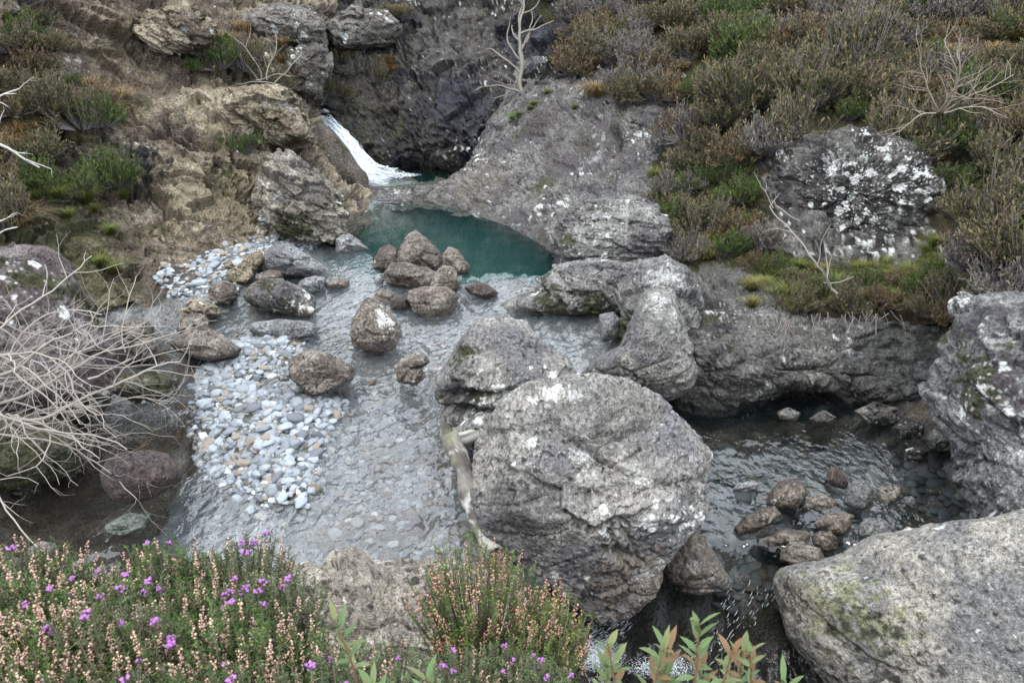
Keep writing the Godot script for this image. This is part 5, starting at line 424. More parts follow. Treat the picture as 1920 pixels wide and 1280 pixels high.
const NEAR_HEATHER := [
	["flowering heather at lower left, first row from the back, first from left", "flowering heather at lower left", [1, Vector3(-1.845, 1.443, -2.075), 0.91]],
	["flowering heather at lower left, first row from the back, second from left", "flowering heather at lower left", [3, Vector3(-1.678, 1.444, -2.076), 1.12]],
	["flowering heather at lower left, first row from the back, third from left", "flowering heather at lower left", [0, Vector3(-1.567, 1.434, -2.071), 1.07]],
	["flowering heather at lower left, first row from the back, fourth from left", "flowering heather at lower left", [3, Vector3(-1.375, 1.414, -2.062), 0.90]],
	["flowering heather at lower left, first row from the back, fifth from left", "flowering heather at lower left", [0, Vector3(-1.185, 1.456, -2.081), 1.08]],
	["flowering heather at lower left, first row from the back, sixth from left", "flowering heather at lower left", [0, Vector3(-1.005, 1.424, -2.066), 1.13]],
	["flowering heather at lower left, first row from the back, seventh from left", "flowering heather at lower left", [3, Vector3(-0.893, 1.450, -2.078), 1.12]],
	["flowering heather at lower left, second row from the back, first from left", "flowering heather at lower left", [3, Vector3(-1.651, 1.539, -1.789), 0.93]],
	["flowering heather at lower left, second row from the back, second from left", "flowering heather at lower left", [0, Vector3(-1.501, 1.571, -1.804), 1.11]],
	["flowering heather at lower left, second row from the back, third from left", "flowering heather at lower left", [3, Vector3(-1.415, 1.563, -1.800), 0.89]],
	["flowering heather at lower left, second row from the back, fourth from left", "flowering heather at lower left", [0, Vector3(-1.252, 1.547, -1.792), 1.14]],
	["flowering heather at lower left, second row from the back, fifth from left", "flowering heather at lower left", [1, Vector3(-1.124, 1.546, -1.792), 1.12]],
	["flowering heather at lower left, second row from the back, sixth from left", "flowering heather at lower left", [0, Vector3(-0.960, 1.579, -1.808), 0.89]],
	["flowering heather at lower left, second row from the back, seventh from left", "flowering heather at lower left", [3, Vector3(-0.770, 1.557, -1.797), 1.01]],
	["flowering heather at lower left, second row from the back, eighth from left", "flowering heather at lower left", [1, Vector3(-0.714, 1.577, -1.806), 1.04]],
	["flowering heather at lower left, third row from the back, first from left", "flowering heather at lower left", [1, Vector3(-1.518, 1.646, -1.563), 1.13]],
	["flowering heather at lower left, third row from the back, second from left", "flowering heather at lower left", [2, Vector3(-1.339, 1.667, -1.573), 1.02]],
	["flowering heather at lower left, third row from the back, third from left", "flowering heather at lower left", [2, Vector3(-1.215, 1.663, -1.571), 1.07]],
	["flowering heather at lower left, third row from the back, fourth from left", "flowering heather at lower left", [3, Vector3(-1.070, 1.667, -1.573), 1.14]],
	["flowering heather at lower left, third row from the back, fifth from left", "flowering heather at lower left", [0, Vector3(-0.948, 1.644, -1.562), 1.07]],
	["flowering heather at lower left, third row from the back, sixth from left", "flowering heather at lower left", [0, Vector3(-0.756, 1.648, -1.564), 1.11]],
	["flowering heather at lower left, third row from the back, seventh from left", "flowering heather at lower left", [2, Vector3(-0.677, 1.633, -1.557), 0.99]],
	["flowering heather at lower left, third row from the back, eighth from left", "flowering heather at lower left", [0, Vector3(-0.538, 1.629, -1.555), 0.96]],
	["flowering heather at lower left, fourth row from the back, first from left", "flowering heather at lower left", [0, Vector3(-1.332, 1.726, -1.380), 0.91]],
	["flowering heather at lower left, fourth row from the back, second from left", "flowering heather at lower left", [0, Vector3(-1.209, 1.714, -1.374), 0.94]],
	["flowering heather at lower left, fourth row from the back, third from left", "flowering heather at lower left", [0, Vector3(-1.073, 1.707, -1.371), 0.86]],
	["flowering heather at lower left, fourth row from the back, fourth from left", "flowering heather at lower left", [3, Vector3(-0.892, 1.697, -1.366), 0.95]],
	["flowering heather at lower left, fourth row from the back, fifth from left", "flowering heather at lower left", [0, Vector3(-0.745, 1.705, -1.370), 0.98]],
	["flowering heather at lower left, fourth row from the back, sixth from left", "flowering heather at lower left", [3, Vector3(-0.634, 1.691, -1.363), 1.00]],
	["flowering heather at lower left, fourth row from the back, seventh from left", "flowering heather at lower left", [1, Vector3(-0.425, 1.706, -1.370), 1.05]],
	["low heather at the bottom edge before the tall sprays, first from left", "low heather at the bottom edge", [1, Vector3(-0.442, 1.622, -1.552), 0.75]],
	["low heather at the bottom edge before the tall sprays, second from left", "low heather at the bottom edge", [1, Vector3(-0.354, 1.565, -1.635), 0.75]],
	["low heather at the bottom edge before the tall sprays, third from left", "low heather at the bottom edge", [1, Vector3(-0.154, 1.551, -1.629), 0.75]],
	["low heather at the bottom edge before the tall sprays, fourth from left", "low heather at the bottom edge", [1, Vector3(-0.032, 1.480, -1.706), 0.75]],
	["low heather at the bottom edge before the tall sprays, fifth from left", "low heather at the bottom edge", [1, Vector3(0.062, 1.523, -1.616), 0.75]],
]
const FERNS := [
	[Vector3(4.147, 1.686, -9.747), 0.20, "bright green fern at the top of the lichened patch", ["hillside", "cliff_face_right"]],
	[Vector3(4.113, 0.549, -8.444), 0.25, "green fern on the grassy shelf below the lichened patch", ["hillside", "cliff_face_right"]],
	[Vector3(2.664, 0.578, -9.340), 0.25, "green fern beside the grey face's heather strip", ["hillside", "cliff_face_right"]],
	[Vector3(6.358, 2.634, -12.065), 0.30, "fern high on the slope by the bare fan-shaped shrub", ["hillside", "cliff_face_right"]],
	[Vector3(-0.131, 1.557, -13.438), 0.25, "bright green sprig beneath the leafless leaning tree", ["cliff_face_right"]],
	[Vector3(3.587, 0.527, -7.992), 0.25, "fern among grass in the middle of the shelf", ["hillside", "cliff_face_right"]],
]
const SPRAYS := [
	[Vector3(-0.111, 1.336, -2.025), 0.22, 0.46, "tall pink-brown heather spray before the log's foot", 230, 0.02],
	[Vector3(0.098, 1.334, -1.914), 0.15, 0.38, "second pink-brown heather spray, in front of the cascade", 170, -0.06],
	[Vector3(-0.174, 1.391, -1.885), 0.12, 0.20, "sparse woody heather at the foot of the tall spray", 60, 0.10],
]
const SHOOTS := [
	[Vector3(-0.367, 1.936, -1.367), 0.26, -0.08, "leafy green shoot standing before the pale low slab", 14, 0.05],
	[Vector3(-0.313, 1.974, -1.275), 0.13, 0.10, "short leafy shoot right beside the taller green one", 9, 0.00],
	[Vector3(-0.181, 1.985, -1.280), 0.13, 0.00, "pale leafy shoot tip at the bottom edge before the heather", 8, 0.00],
	[Vector3(0.242, 1.901, -1.351), 0.24, -0.10, "leafy shoot with yellowing leaves before the cascade foam", 13, 0.20],
	[Vector3(0.297, 1.932, -1.310), 0.24, 0.15, "reddish leafy shoot in the middle of the shoot clump", 14, 0.20],
	[Vector3(0.369, 1.901, -1.351), 0.18, -0.15, "shoot leaning left inside the shoot clump", 10, 0.25],
	[Vector3(0.409, 1.943, -1.315), 0.30, -0.02, "tallest leafy shoot of the clump before the cascade", 16, 0.20],
	[Vector3(0.458, 1.943, -1.315), 0.22, 0.12, "browning leafy shoot on the right of the clump", 12, 0.25],
	[Vector3(0.560, 1.913, -1.356), 0.20, -0.10, "half-brown shoot at the right of the shoot clump", 10, 0.35],
	[Vector3(0.649, 1.913, -1.356), 0.10, -0.20, "lone small shoot right of the clump", 6, 0.20],
	[Vector3(0.216, 1.847, -1.381), 0.20, 0.05, "greenest shoot at the left end of the clump", 12, 0.10],
	[Vector3(0.346, 1.841, -1.378), 0.26, 0.05, "upright green shoot behind the middle of the clump", 14, 0.20],
	[Vector3(0.457, 1.841, -1.378), 0.24, -0.12, "green shoot crossing behind the tallest one", 13, 0.15],
	[Vector3(0.529, 1.847, -1.381), 0.24, 0.02, "yellow-green shoot between the browning ones", 13, 0.30],
]

func _ready() -> void:
	t0 = Time.get_ticks_msec()
	build_view()
	build_tools()
	build_faces()
	stage("faces")
	build_bed()
	stage("bed")
	build_water()
	stage("water")
	build_boulders()
	stage("boulders")
	build_gravel()
	stage("gravel")
	build_plants()
	stage("plants")


func stage(what: String) -> void:
	print(what, " ", Time.get_ticks_msec() - t0, " ms")


# ------------------------------------------------------------------ camera, sky, sun
func build_view() -> void:
	var cam := Camera3D.new()
	cam.name = "camera"
	cam.position = Vector3(0, 3.5, 0)
	cam.rotation_degrees = Vector3(-25, 0, 0)
	cam.fov = 46.4
	cam.near = 0.05
	cam.far = 200.0
	var lens := CameraAttributesPhysical.new()
	lens.frustum_focal_length = 28.0
	lens.frustum_focus_distance = 7.5
	lens.exposure_aperture = 8.0
	lens.frustum_near = 0.05
	lens.frustum_far = 200.0
	cam.attributes = lens
	add_child(cam)
	cam.current = true
	var sun := DirectionalLight3D.new()
	sun.name = "sun"
	sun.light_energy = 0.28
	sun.light_angular_distance = 18.0
	sun.light_color = Color(1.0, 0.98, 0.95)
	sun.shadow_enabled = true
	sun.rotation_degrees = Vector3(-62, -28, 0)
	add_child(sun)
	var sky := ProceduralSkyMaterial.new()
	sky.sky_top_color = Color(0.90, 0.93, 0.97)
	sky.sky_horizon_color = Color(0.78, 0.82, 0.87)
	sky.sky_curve = 0.3
	sky.ground_bottom_color = Color(0.28, 0.27, 0.25)
	sky.ground_horizon_color = Color(0.42, 0.42, 0.42)
	sky.energy_multiplier = 1.5
	var env := Environment.new()
	env.background_mode = Environment.BG_SKY
	env.sky = Sky.new()
	env.sky.sky_material = sky
	env.tonemap_mode = Environment.TONE_MAPPER_LINEAR
	env.tonemap_exposure = 2.8
	env.sdfgi_enabled = true
	env.ssao_enabled = true
	env.ssil_enabled = true
	var we := WorldEnvironment.new()
	we.name = "environment"
	we.environment = env
	add_child(we)


# ------------------------------------------------------------------ noises, materials, helpers
func setup_noise(n: FastNoiseLite, kind: int, freq: float, octaves: int, s: int) -> void:
	n.seed = s
	n.noise_type = kind as FastNoiseLite.NoiseType
	n.frequency = freq
	n.fractal_type = FastNoiseLite.FRACTAL_FBM if octaves > 1 else FastNoiseLite.FRACTAL_NONE
	n.fractal_octaves = octaves


func plate(kind: int, freq: float, octaves: int, s: int, size: int, ret := 1) -> PackedByteArray:
	var n := FastNoiseLite.new()
	setup_noise(n, kind, freq, octaves, s)
	n.cellular_return_type = ret as FastNoiseLite.CellularReturnType
	var im := n.get_seamless_image(size, size)
	im.convert(Image.FORMAT_L8)
	return im.get_data()


func rock_textures() -> void:
	# grain, pits and mineral specks of bare rock
	var size := 1024
	var broad := plate(FastNoiseLite.TYPE_SIMPLEX, 0.008, 6, 9, size)
	var grain := plate(FastNoiseLite.TYPE_SIMPLEX, 0.16, 2, 15, size)
	var blot := plate(FastNoiseLite.TYPE_SIMPLEX, 0.035, 4, 19, size)
	var line := plate(FastNoiseLite.TYPE_SIMPLEX, 0.007, 4, 27, size)
	var line2 := plate(FastNoiseLite.TYPE_SIMPLEX, 0.013, 3, 28, size)
	var fleck := plate(FastNoiseLite.TYPE_CELLULAR, 0.05, 1, 31, size, 1)
	var tone := PackedByteArray()
	var high := PackedByteArray()
	tone.resize(size * size)
	high.resize(size * size)
	for i in size * size:
		var g := grain[i] - 128
		var t := 212.0 + (broad[i] - 128) * 0.35 + g * 0.55 + (blot[i] - 128) * 0.42
		var h := 130.0 + (broad[i] - 128) * 0.55 + g * 0.09 + (blot[i] - 128) * 0.22
		if blot[i] + (broad[i] - 128) * 0.4 + g * 0.2 > 166.0:
			t -= 135.0
		if fleck[i] + g * 0.15 < 32.0 and broad[i] > 120:
			t += 60.0
		var l := absi(line[i] - 128)
		var l2 := absi(line2[i] - 120)
		if l < 3 and blot[i] > 105:
			h -= (3 - l) * 16.0
		if l2 < 2 and broad[i] > 125:
			h -= (2 - l2) * 14.0
		tone[i] = clampi(int(t), 40, 255)
		high[i] = clampi(int(h), 0, 255)
	m_rock.albedo_texture = ImageTexture.create_from_image(Image.create_from_data(size, size, false, Image.FORMAT_L8, tone))
	m_rock.heightmap_texture = ImageTexture.create_from_image(Image.create_from_data(size, size, false, Image.FORMAT_L8, high))


func build_tools() -> void:
	setup_noise(n_broad, FastNoiseLite.TYPE_SIMPLEX_SMOOTH, 1.0, 3, 11)
	setup_noise(n_mid, FastNoiseLite.TYPE_SIMPLEX, 1.0, 4, 23)
	setup_noise(n_fine, FastNoiseLite.TYPE_SIMPLEX, 1.0, 3, 37)
	setup_noise(n_stain, FastNoiseLite.TYPE_SIMPLEX, 1.0, 4, 51)
	setup_noise(n_block, FastNoiseLite.TYPE_CELLULAR, 1.0, 1, 71)
	n_block.cellular_return_type = FastNoiseLite.RETURN_CELL_VALUE
	n_block.cellular_jitter = 0.9
	setup_noise(n_crack, FastNoiseLite.TYPE_CELLULAR, 1.0, 1, 71)
	n_crack.cellular_return_type = FastNoiseLite.RETURN_DISTANCE2_SUB
	n_crack.cellular_jitter = 0.9
	setup_noise(n_spot, FastNoiseLite.TYPE_CELLULAR, 1.0, 1, 97)
	n_spot.cellular_return_type = FastNoiseLite.RETURN_DISTANCE
	setup_noise(n_chip, FastNoiseLite.TYPE_CELLULAR, 1.0, 2, 131)
	n_chip.cellular_return_type = FastNoiseLite.RETURN_DISTANCE
	m_rock = StandardMaterial3D.new()
	m_rock.vertex_color_use_as_albedo = true
	m_rock.roughness = 0.88
	m_rock.metallic_specular = 0.35
	m_rock.uv1_triplanar = true
	m_rock.uv1_world_triplanar = true
	m_rock.uv1_scale = Vector3(0.62, 0.62, 0.62)
	rock_textures()
	m_rock.heightmap_enabled = true
	m_rock.heightmap_scale = 6.0
	m_wet = m_rock.duplicate()
	m_wet.roughness = 0.48
	m_wet.metallic_specular = 0.4
	m_soil = m_rock.duplicate()
	m_soil.roughness = 1.0
	m_pebble = StandardMaterial3D.new()
	m_pebble.vertex_color_use_as_albedo = true
	m_pebble.roughness = 0.7
	m_wood = StandardMaterial3D.new()
	m_wood.vertex_color_use_as_albedo = true
	m_wood.roughness = 0.9
	m_leaf = StandardMaterial3D.new()
	m_leaf.vertex_color_use_as_albedo = true
	m_leaf.roughness = 0.7
	m_leaf.metallic_specular = 0.25
	m_leaf.cull_mode = BaseMaterial3D.CULL_DISABLED
	m_leaf.backlight_enabled = true
	m_leaf.backlight = Color(0.35, 0.35, 0.3)
	m_foam = StandardMaterial3D.new()
	m_foam.albedo_color = Color(0.9, 0.93, 0.96)
	m_foam.roughness = 0.5
	m_foam.backlight_enabled = true
	m_foam.backlight = Color(0.5, 0.5, 0.5)
	kinds = {
		# a: broad swell, b: blocks, c: cracks, f: fine; q: metres per block along, across the beds; dip: turn of the beds
		"tan": {"a": 0.10, "fa": 0.9, "b": 0.16, "q": Vector3(0.85, 0.3, 0.7), "dip": Vector3(0.12, 0.0, 0.6), "c": 0.09, "f": 0.03, "ff": 5.0,
			"c1": Color(0.34, 0.275, 0.195), "c2": Color(0.2, 0.16, 0.125), "c3": Color(0.46, 0.4, 0.3), "s1": 0.8, "white": 0.10, "black": 0.12, "moss": 0.16},
		"grey": {"a": 0.09, "fa": 1.1, "b": 0.035, "q": Vector3(0.6, 0.3, 0.6), "dip": Vector3(0.3, -0.4, 0.35), "c": 0.025, "f": 0.02, "ff": 6.0,
			"c1": Color(0.19, 0.178, 0.172), "c2": Color(0.115, 0.105, 0.108), "c3": Color(0.28, 0.27, 0.25), "s1": 1.1, "white": 0.34, "black": 0.5, "moss": 0.07},
		"boulder": {"a": 0.035, "fa": 1.4, "b": 0.022, "q": Vector3(0.5, 0.2, 0.5), "dip": Vector3(0.3, 0.4, -0.3), "c": 0.016, "f": 0.014, "ff": 7.0,
			"c1": Color(0.28, 0.265, 0.248), "c2": Color(0.19, 0.182, 0.188), "c3": Color(0.38, 0.355, 0.32), "s1": 1.3, "white": 0.3, "black": 0.3, "moss": 0.0},
		"brown": {"a": 0.03, "fa": 2.0, "b": 0.012, "q": Vector3(0.3, 0.16, 0.3), "dip": Vector3(0.1, 0.6, 0.3), "c": 0.01, "f": 0.008, "ff": 11.0,
			"c1": Color(0.24, 0.2, 0.165), "c2": Color(0.15, 0.125, 0.108), "c3": Color(0.34, 0.305, 0.26), "s1": 2.4, "white": 0.04, "black": 0.14, "moss": 0.0},
		"pinkish": {"a": 0.04, "fa": 1.6, "b": 0.03, "q": Vector3(0.35, 0.18, 0.35), "dip": Vector3(0.5, 0.2, 0.5), "c": 0.018, "f": 0.02, "ff": 8.0,
			"c1": Color(0.17, 0.14, 0.135), "c2": Color(0.115, 0.09, 0.092), "c3": Color(0.25, 0.225, 0.21), "s1": 1.5, "white": 0.35, "black": 0.3, "moss": 0.12},
		"smooth": {"a": 0.02, "fa": 2.5, "b": 0.0, "q": Vector3(0.3, 0.3, 0.3), "dip": Vector3.ZERO, "c": 0.0, "f": 0.004, "ff": 12.0,
			"c1": Color(0.13, 0.098, 0.088), "c2": Color(0.1, 0.08, 0.078), "c3": Color(0.16, 0.125, 0.11), "s1": 2.5, "white": 0.0, "black": 0.05, "moss": 0.0},
		"pale": {"a": 0.03, "fa": 2.0, "b": 0.012, "q": Vector3(0.4, 0.2, 0.4), "dip": Vector3(0.2, 0.3, 0.2), "c": 0.01, "f": 0.008, "ff": 9.0,
			"c1": Color(0.33, 0.335, 0.335), "c2": Color(0.24, 0.24, 0.24), "c3": Color(0.43, 0.435, 0.43), "s1": 1.6, "white": 0.0, "black": 0.08, "moss": 0.0},
		"dark": {"a": 0.16, "fa": 0.8, "b": 0.16, "q": Vector3(0.6, 0.7, 0.5), "dip": Vector3(0.4, 0.2, 0.5), "c": 0.05, "f": 0.05, "ff": 3.5,
			"c1": Color(0.036, 0.031, 0.031), "c2": Color(0.016, 0.016, 0.022), "c3": Color(0.075, 0.063, 0.05), "s1": 0.7, "white": 0.16, "black": 0.3, "moss": 0.08},
		"mottled": {"a": 0.08, "fa": 1.1, "b": 0.05, "q": Vector3(0.45, 0.22, 0.45), "dip": Vector3(0.3, 0.2, 0.1), "c": 0.035, "f": 0.035, "ff": 6.0,
			"c1": Color(0.15, 0.14, 0.132), "c2": Color(0.06, 0.055, 0.055), "c3": Color(0.24, 0.23, 0.21), "s1": 1.6, "white": 0.4, "black": 0.5, "moss": 0.1},
		"crusted": {"a": 0.07, "fa": 1.2, "b": 0.05, "q": Vector3(0.5, 0.16, 0.4), "dip": Vector3(0.1, 0.1, 0.15), "c": 0.03, "f": 0.03, "ff": 7.0,
			"c1": Color(0.1, 0.09, 0.085), "c2": Color(0.042, 0.037, 0.038), "c3": Color(0.19, 0.18, 0.165), "s1": 1.8, "white": 0.62, "black": 0.5, "moss": 0.1},
		"white": {"a": 0.08, "fa": 1.4, "b": 0.05, "q": Vector3(0.5, 0.25, 0.5), "dip": Vector3(0.2, 0.5, 0.6), "c": 0.03, "f": 0.025, "ff": 6.0,
			"c1": Color(0.19, 0.185, 0.185), "c2": Color(0.09, 0.082, 0.09), "c3": Color(0.3, 0.3, 0.29), "s1": 1.6, "white": 0.85, "black": 0.3, "moss": 0.04},
		"tanlow": {"a": 0.06, "fa": 1.6, "b": 0.03, "q": Vector3(0.4, 0.12, 0.4), "dip": Vector3(0.5, 0.3, 0.2), "c": 0.02, "f": 0.022, "ff": 9.0,
			"c1": Color(0.42, 0.38, 0.31), "c2": Color(0.27, 0.235, 0.2), "c3": Color(0.54, 0.5, 0.43), "s1": 2.0, "white": 0.15, "black": 0.22, "moss": 0.0},
		"tongue": {"a": 0.06, "fa": 1.2, "b": 0.014, "q": Vector3(0.7, 0.2, 0.4), "dip": Vector3(0.2, 0.5, 0.35), "c": 0.015, "f": 0.012, "ff": 7.0,
			"c1": Color(0.34, 0.32, 0.29), "c2": Color(0.22, 0.215, 0.21), "c3": Color(0.43, 0.4, 0.34), "s1": 1.4, "white": 0.12, "black": 0.22, "moss": 0.0},
		"tangrey": {"a": 0.09, "fa": 1.3, "b": 0.11, "q": Vector3(0.5, 0.2, 0.5), "dip": Vector3(0.12, 0.0, 0.6), "c": 0.04, "f": 0.025, "ff": 7.0,
			"c1": Color(0.34, 0.3, 0.24), "c2": Color(0.2, 0.18, 0.155), "c3": Color(0.44, 0.4, 0.33), "s1": 1.3, "white": 0.28, "black": 0.2, "moss": 0.1},
		"ramp": {"a": 0.05, "fa": 1.3, "b": 0.0, "q": Vector3(0.5, 0.2, 0.5), "dip": Vector3.ZERO, "c": 0.0, "f": 0.015, "ff": 7.0,
			"c1": Color(0.15, 0.125, 0.1), "c2": Color(0.09, 0.08, 0.07), "c3": Color(0.19, 0.165, 0.14), "s1": 1.4, "white": 0.05, "black": 0.15, "moss": 0.05},
		"greytan": {"a": 0.1, "fa": 1.2, "b": 0.12, "q": Vector3(0.5, 0.25, 0.5), "dip": Vector3(0.1, 0.0, 0.45), "c": 0.035, "f": 0.03, "ff": 6.0,
			"c1": Color(0.22, 0.2, 0.175), "c2": Color(0.14, 0.125, 0.11), "c3": Color(0.29, 0.27, 0.24), "s1": 1.1, "white": 0.25, "black": 0.25, "moss": 0.1},
		"ledge": {"a": 0.07, "fa": 1.3, "b": 0.06, "q": Vector3(0.6, 0.18, 0.5), "dip": Vector3(0.2, 0.2, 0.25), "c": 0.03, "f": 0.022, "ff": 7.0,
			"c1": Color(0.27, 0.26, 0.245), "c2": Color(0.16, 0.15, 0.152), "c3": Color(0.37, 0.36, 0.34), "s1": 1.2, "white": 0.25, "black": 0.3, "moss": 0.05},
		"soil": {"a": 0.06, "fa": 1.5, "b": 0.0, "q": Vector3(0.3, 0.3, 0.3), "dip": Vector3.ZERO, "c": 0.0, "f": 0.04, "ff": 6.0,
			"c1": Color(0.03, 0.028, 0.015), "c2": Color(0.045, 0.05, 0.018), "c3": Color(0.07, 0.05, 0.025), "s1": 1.5, "white": 0.0, "black": 0.1, "moss": 0.3},
	}
	for k in kinds:
		kinds[k].turn = Basis.from_euler(kinds[k].dip)


func relief(p: Vector3, k: Dictionary) -> float:
	# broad swell, tilted broken blocks in two sizes, cracks where blocks part, fine grain
	var d: float = k.a * n_broad.get_noise_3dv(p * k.fa)
	var kb: float = k.b
	if kb > 0.0:
		var kq: Vector3 = k.q
		var turn: Basis = k.turn
		var w := n_mid.get_noise_3dv(p * 1.7)
		var q := (turn * p) / kq + Vector3(w, w * 0.7, -w) * 0.45
		var v1 := n_block.get_noise_3dv(q)
		d += kb * (0.6 * v1 + 0.55 * sin(q.dot(Vector3(sin(v1 * 91.0), sin(v1 * 57.0 + 1.0), sin(v1 * 133.0 + 2.0))) * 1.6))
		var e := n_crack.get_noise_3dv(q) + 1.0
		d -= k.c * 1.6 * exp(-e * e * 320.0) * smoothstep(-0.25, 0.2, w)
		q = q * 2.6 + Vector3(7, 3, 1)
		var v2 := n_block.get_noise_3dv(q)
		d += kb * 0.34 * (0.6 * v2 + 0.55 * sin(q.dot(Vector3(sin(v2 * 91.0), sin(v2 * 57.0 + 1.0), sin(v2 * 133.0 + 2.0))) * 1.6))
		q = q * 2.4 + Vector3(1, 5, 3)
		var v3 := n_block.get_noise_3dv(q)
		d += kb * 0.16 * (0.7 * v3 + 0.55 * sin(q.dot(Vector3(sin(v3 * 91.0), sin(v3 * 57.0 + 1.0), sin(v3 * 133.0 + 2.0))) * 1.6))
	d += k.f * 0.55 * n_mid.get_noise_3dv(p * k.ff)
	return d


func paint(p: Vector3, k: Dictionary, marks: Array) -> Color:
	var s: float = k.s1
	var n1 := n_stain.get_noise_3dv(p * s)
	var n2 := n_fine.get_noise_3dv(p * s * 5.0)
	var c: Color = k.c1
	c = c.lerp(k.c2, smoothstep(-0.05, 0.35, n1 + n2 * 0.3))
	c = c.lerp(k.c3, smoothstep(0.0, 0.4, -n1 + n2 * 0.6) * 0.8)
	var g := n_fine.get_noise_3dv(p * 28.0)
	c = c * (1.0 + 0.45 * g + 0.25 * n2)
	if k.moss > 0.0:
		var mo := n_stain.get_noise_3dv(p * 0.9 + Vector3(30, 5, 9)) + 0.35 * n2
		c = c.lerp(Color(0.055, 0.06, 0.018), 0.85 * smoothstep(0.42 - k.moss, 0.62 - k.moss, mo))
	if k.black > 0.0:
		var bl := n_mid.get_noise_3dv(p * 11.0 + Vector3(4, 8, 2)) + 0.4 * n_stain.get_noise_3dv(p * 1.9)
		c = c.lerp(Color(0.022, 0.021, 0.022), 0.85 * smoothstep(0.55 - 0.45 * k.black, 0.68 - 0.45 * k.black, bl))
	if k.white > 0.0:
		# pale crustose lichen: small flecks widely, larger rosettes in colonies
		var area: float = n_stain.get_noise_3dv(p * 0.85 + Vector3(2, 40, 3)) + 0.45 * n_stain.get_noise_3dv(p * 3.1) + k.white * 0.55 - 0.3
		var sp := n_spot.get_noise_3dv(p * 7.0) + 1.0 + 0.3 * n2 + 0.14 * g
		var sp2 := n_spot.get_noise_3dv(p * 24.0 + Vector3(9, 1, 5)) + 1.0 + 0.25 * g
		var lim := 0.42 * clampf(area * 2.2, 0.0, 1.0)
		if lim > 0.04:
			c = c.lerp(Color(0.88, 0.89, 0.85), 0.92 * smoothstep(lim, lim - 0.035, sp))
		var lim2: float = 0.1 + 0.22 * clampf(area * 1.5 + 0.4, 0.0, 1.0) * (0.4 + k.white)
		c = c.lerp(Color(0.62, 0.62, 0.58), 0.8 * smoothstep(lim2, lim2 - 0.05, sp2))
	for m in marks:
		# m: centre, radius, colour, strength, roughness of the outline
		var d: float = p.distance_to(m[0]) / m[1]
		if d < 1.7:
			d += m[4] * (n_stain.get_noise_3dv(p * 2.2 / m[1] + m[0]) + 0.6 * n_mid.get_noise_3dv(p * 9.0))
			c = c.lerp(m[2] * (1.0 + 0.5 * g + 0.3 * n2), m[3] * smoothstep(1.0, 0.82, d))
	c.a = 1.0
	return c


func label(o: Node, text: String, category := "", group := "", kind := "") -> void:
	if text:
		o.set_meta("label", text)
	if category:
		o.set_meta("category", category)
	if group:
		o.set_meta("group", group)
	if kind:
		o.set_meta("kind", kind)


func numbered(called: String) -> String:
	taken[called] = taken.get(called, -1) + 1
	return called if taken[called] == 0 else "%s_%03d" % [called, taken[called]]


func thing(called: String, at: Vector3, text: String, category: String, group := "") -> Node3D:
	var o := Node3D.new()
	o.name = numbered(called)
	o.position = at
	add_child(o)
	label(o, text, category, group)
	return o


func solid(called: String, mesh: Mesh, mat: Material, parent: Node = null, at := Vector3.ZERO) -> MeshInstance3D:
	var o := MeshInstance3D.new()
	o.mesh = mesh
	o.material_override = mat
	o.position = at
	if parent:
		o.name = called
		parent.add_child(o, true)
	else:
		o.name = numbered(called)
		add_child(o)
	return o


func to_mesh(v: PackedVector3Array, i: PackedInt32Array, c: PackedColorArray, normals := PackedVector3Array()) -> ArrayMesh:
	var a := []
	a.resize(Mesh.ARRAY_MAX)
	a[Mesh.ARRAY_VERTEX] = v
	a[Mesh.ARRAY_INDEX] = i
	if c.size():
		a[Mesh.ARRAY_COLOR] = c
	if normals.is_empty():
		normals.resize(v.size())
		for k in range(0, i.size(), 3):
			var p := v[i[k]]
			var n := (v[i[k + 2]] - p).cross(v[i[k + 1]] - p)
			normals[i[k]] += n
			normals[i[k + 1]] += n
			normals[i[k + 2]] += n
		for k in v.size():
			normals[k] = normals[k].normalized()
	a[Mesh.ARRAY_NORMAL] = normals
	var m := ArrayMesh.new()
	m.add_surface_from_arrays(Mesh.PRIMITIVE_TRIANGLES, a)
	return m


# ------------------------------------------------------------------ bedrock faces: lofted sheets with relief
func cubic(a: Vector3, b: Vector3, c: Vector3, d: Vector3, t: float) -> Vector3:
	return 0.5 * ((2.0 * b) + (c - a) * t + (2.0 * a - 5.0 * b + 4.0 * c - d) * t * t + (3.0 * b - a - 3.0 * c + d) * t * t * t)


func loft(rows: Array, nu: int, nv: int) -> Array:
	# rows of control points, bottom to top; returns nv + 1 rows of nu + 1 points
	var nr := rows.size()
	var wide := []
	for r in rows:
		var n: int = r.size()
		var line := PackedVector3Array()
		for i in nu + 1:
			var s := float(i) / nu * (n - 1)
			var j := mini(int(s), n - 2)
			line.append(cubic(r[maxi(j - 1, 0)], r[j], r[j + 1], r[mini(j + 2, n - 1)], s - j))
		wide.append(line)
	var out := []
	for i in nv + 1:
		var s := float(i) / nv * (nr - 1)
		var j := mini(int(s), nr - 2)
		var line := PackedVector3Array()
		for k in nu + 1:
			line.append(cubic(wide[maxi(j - 1, 0)][k], wide[j][k], wide[j + 1][k], wide[mini(j + 2, nr - 1)][k], s - j))
		out.append(line)
	return out


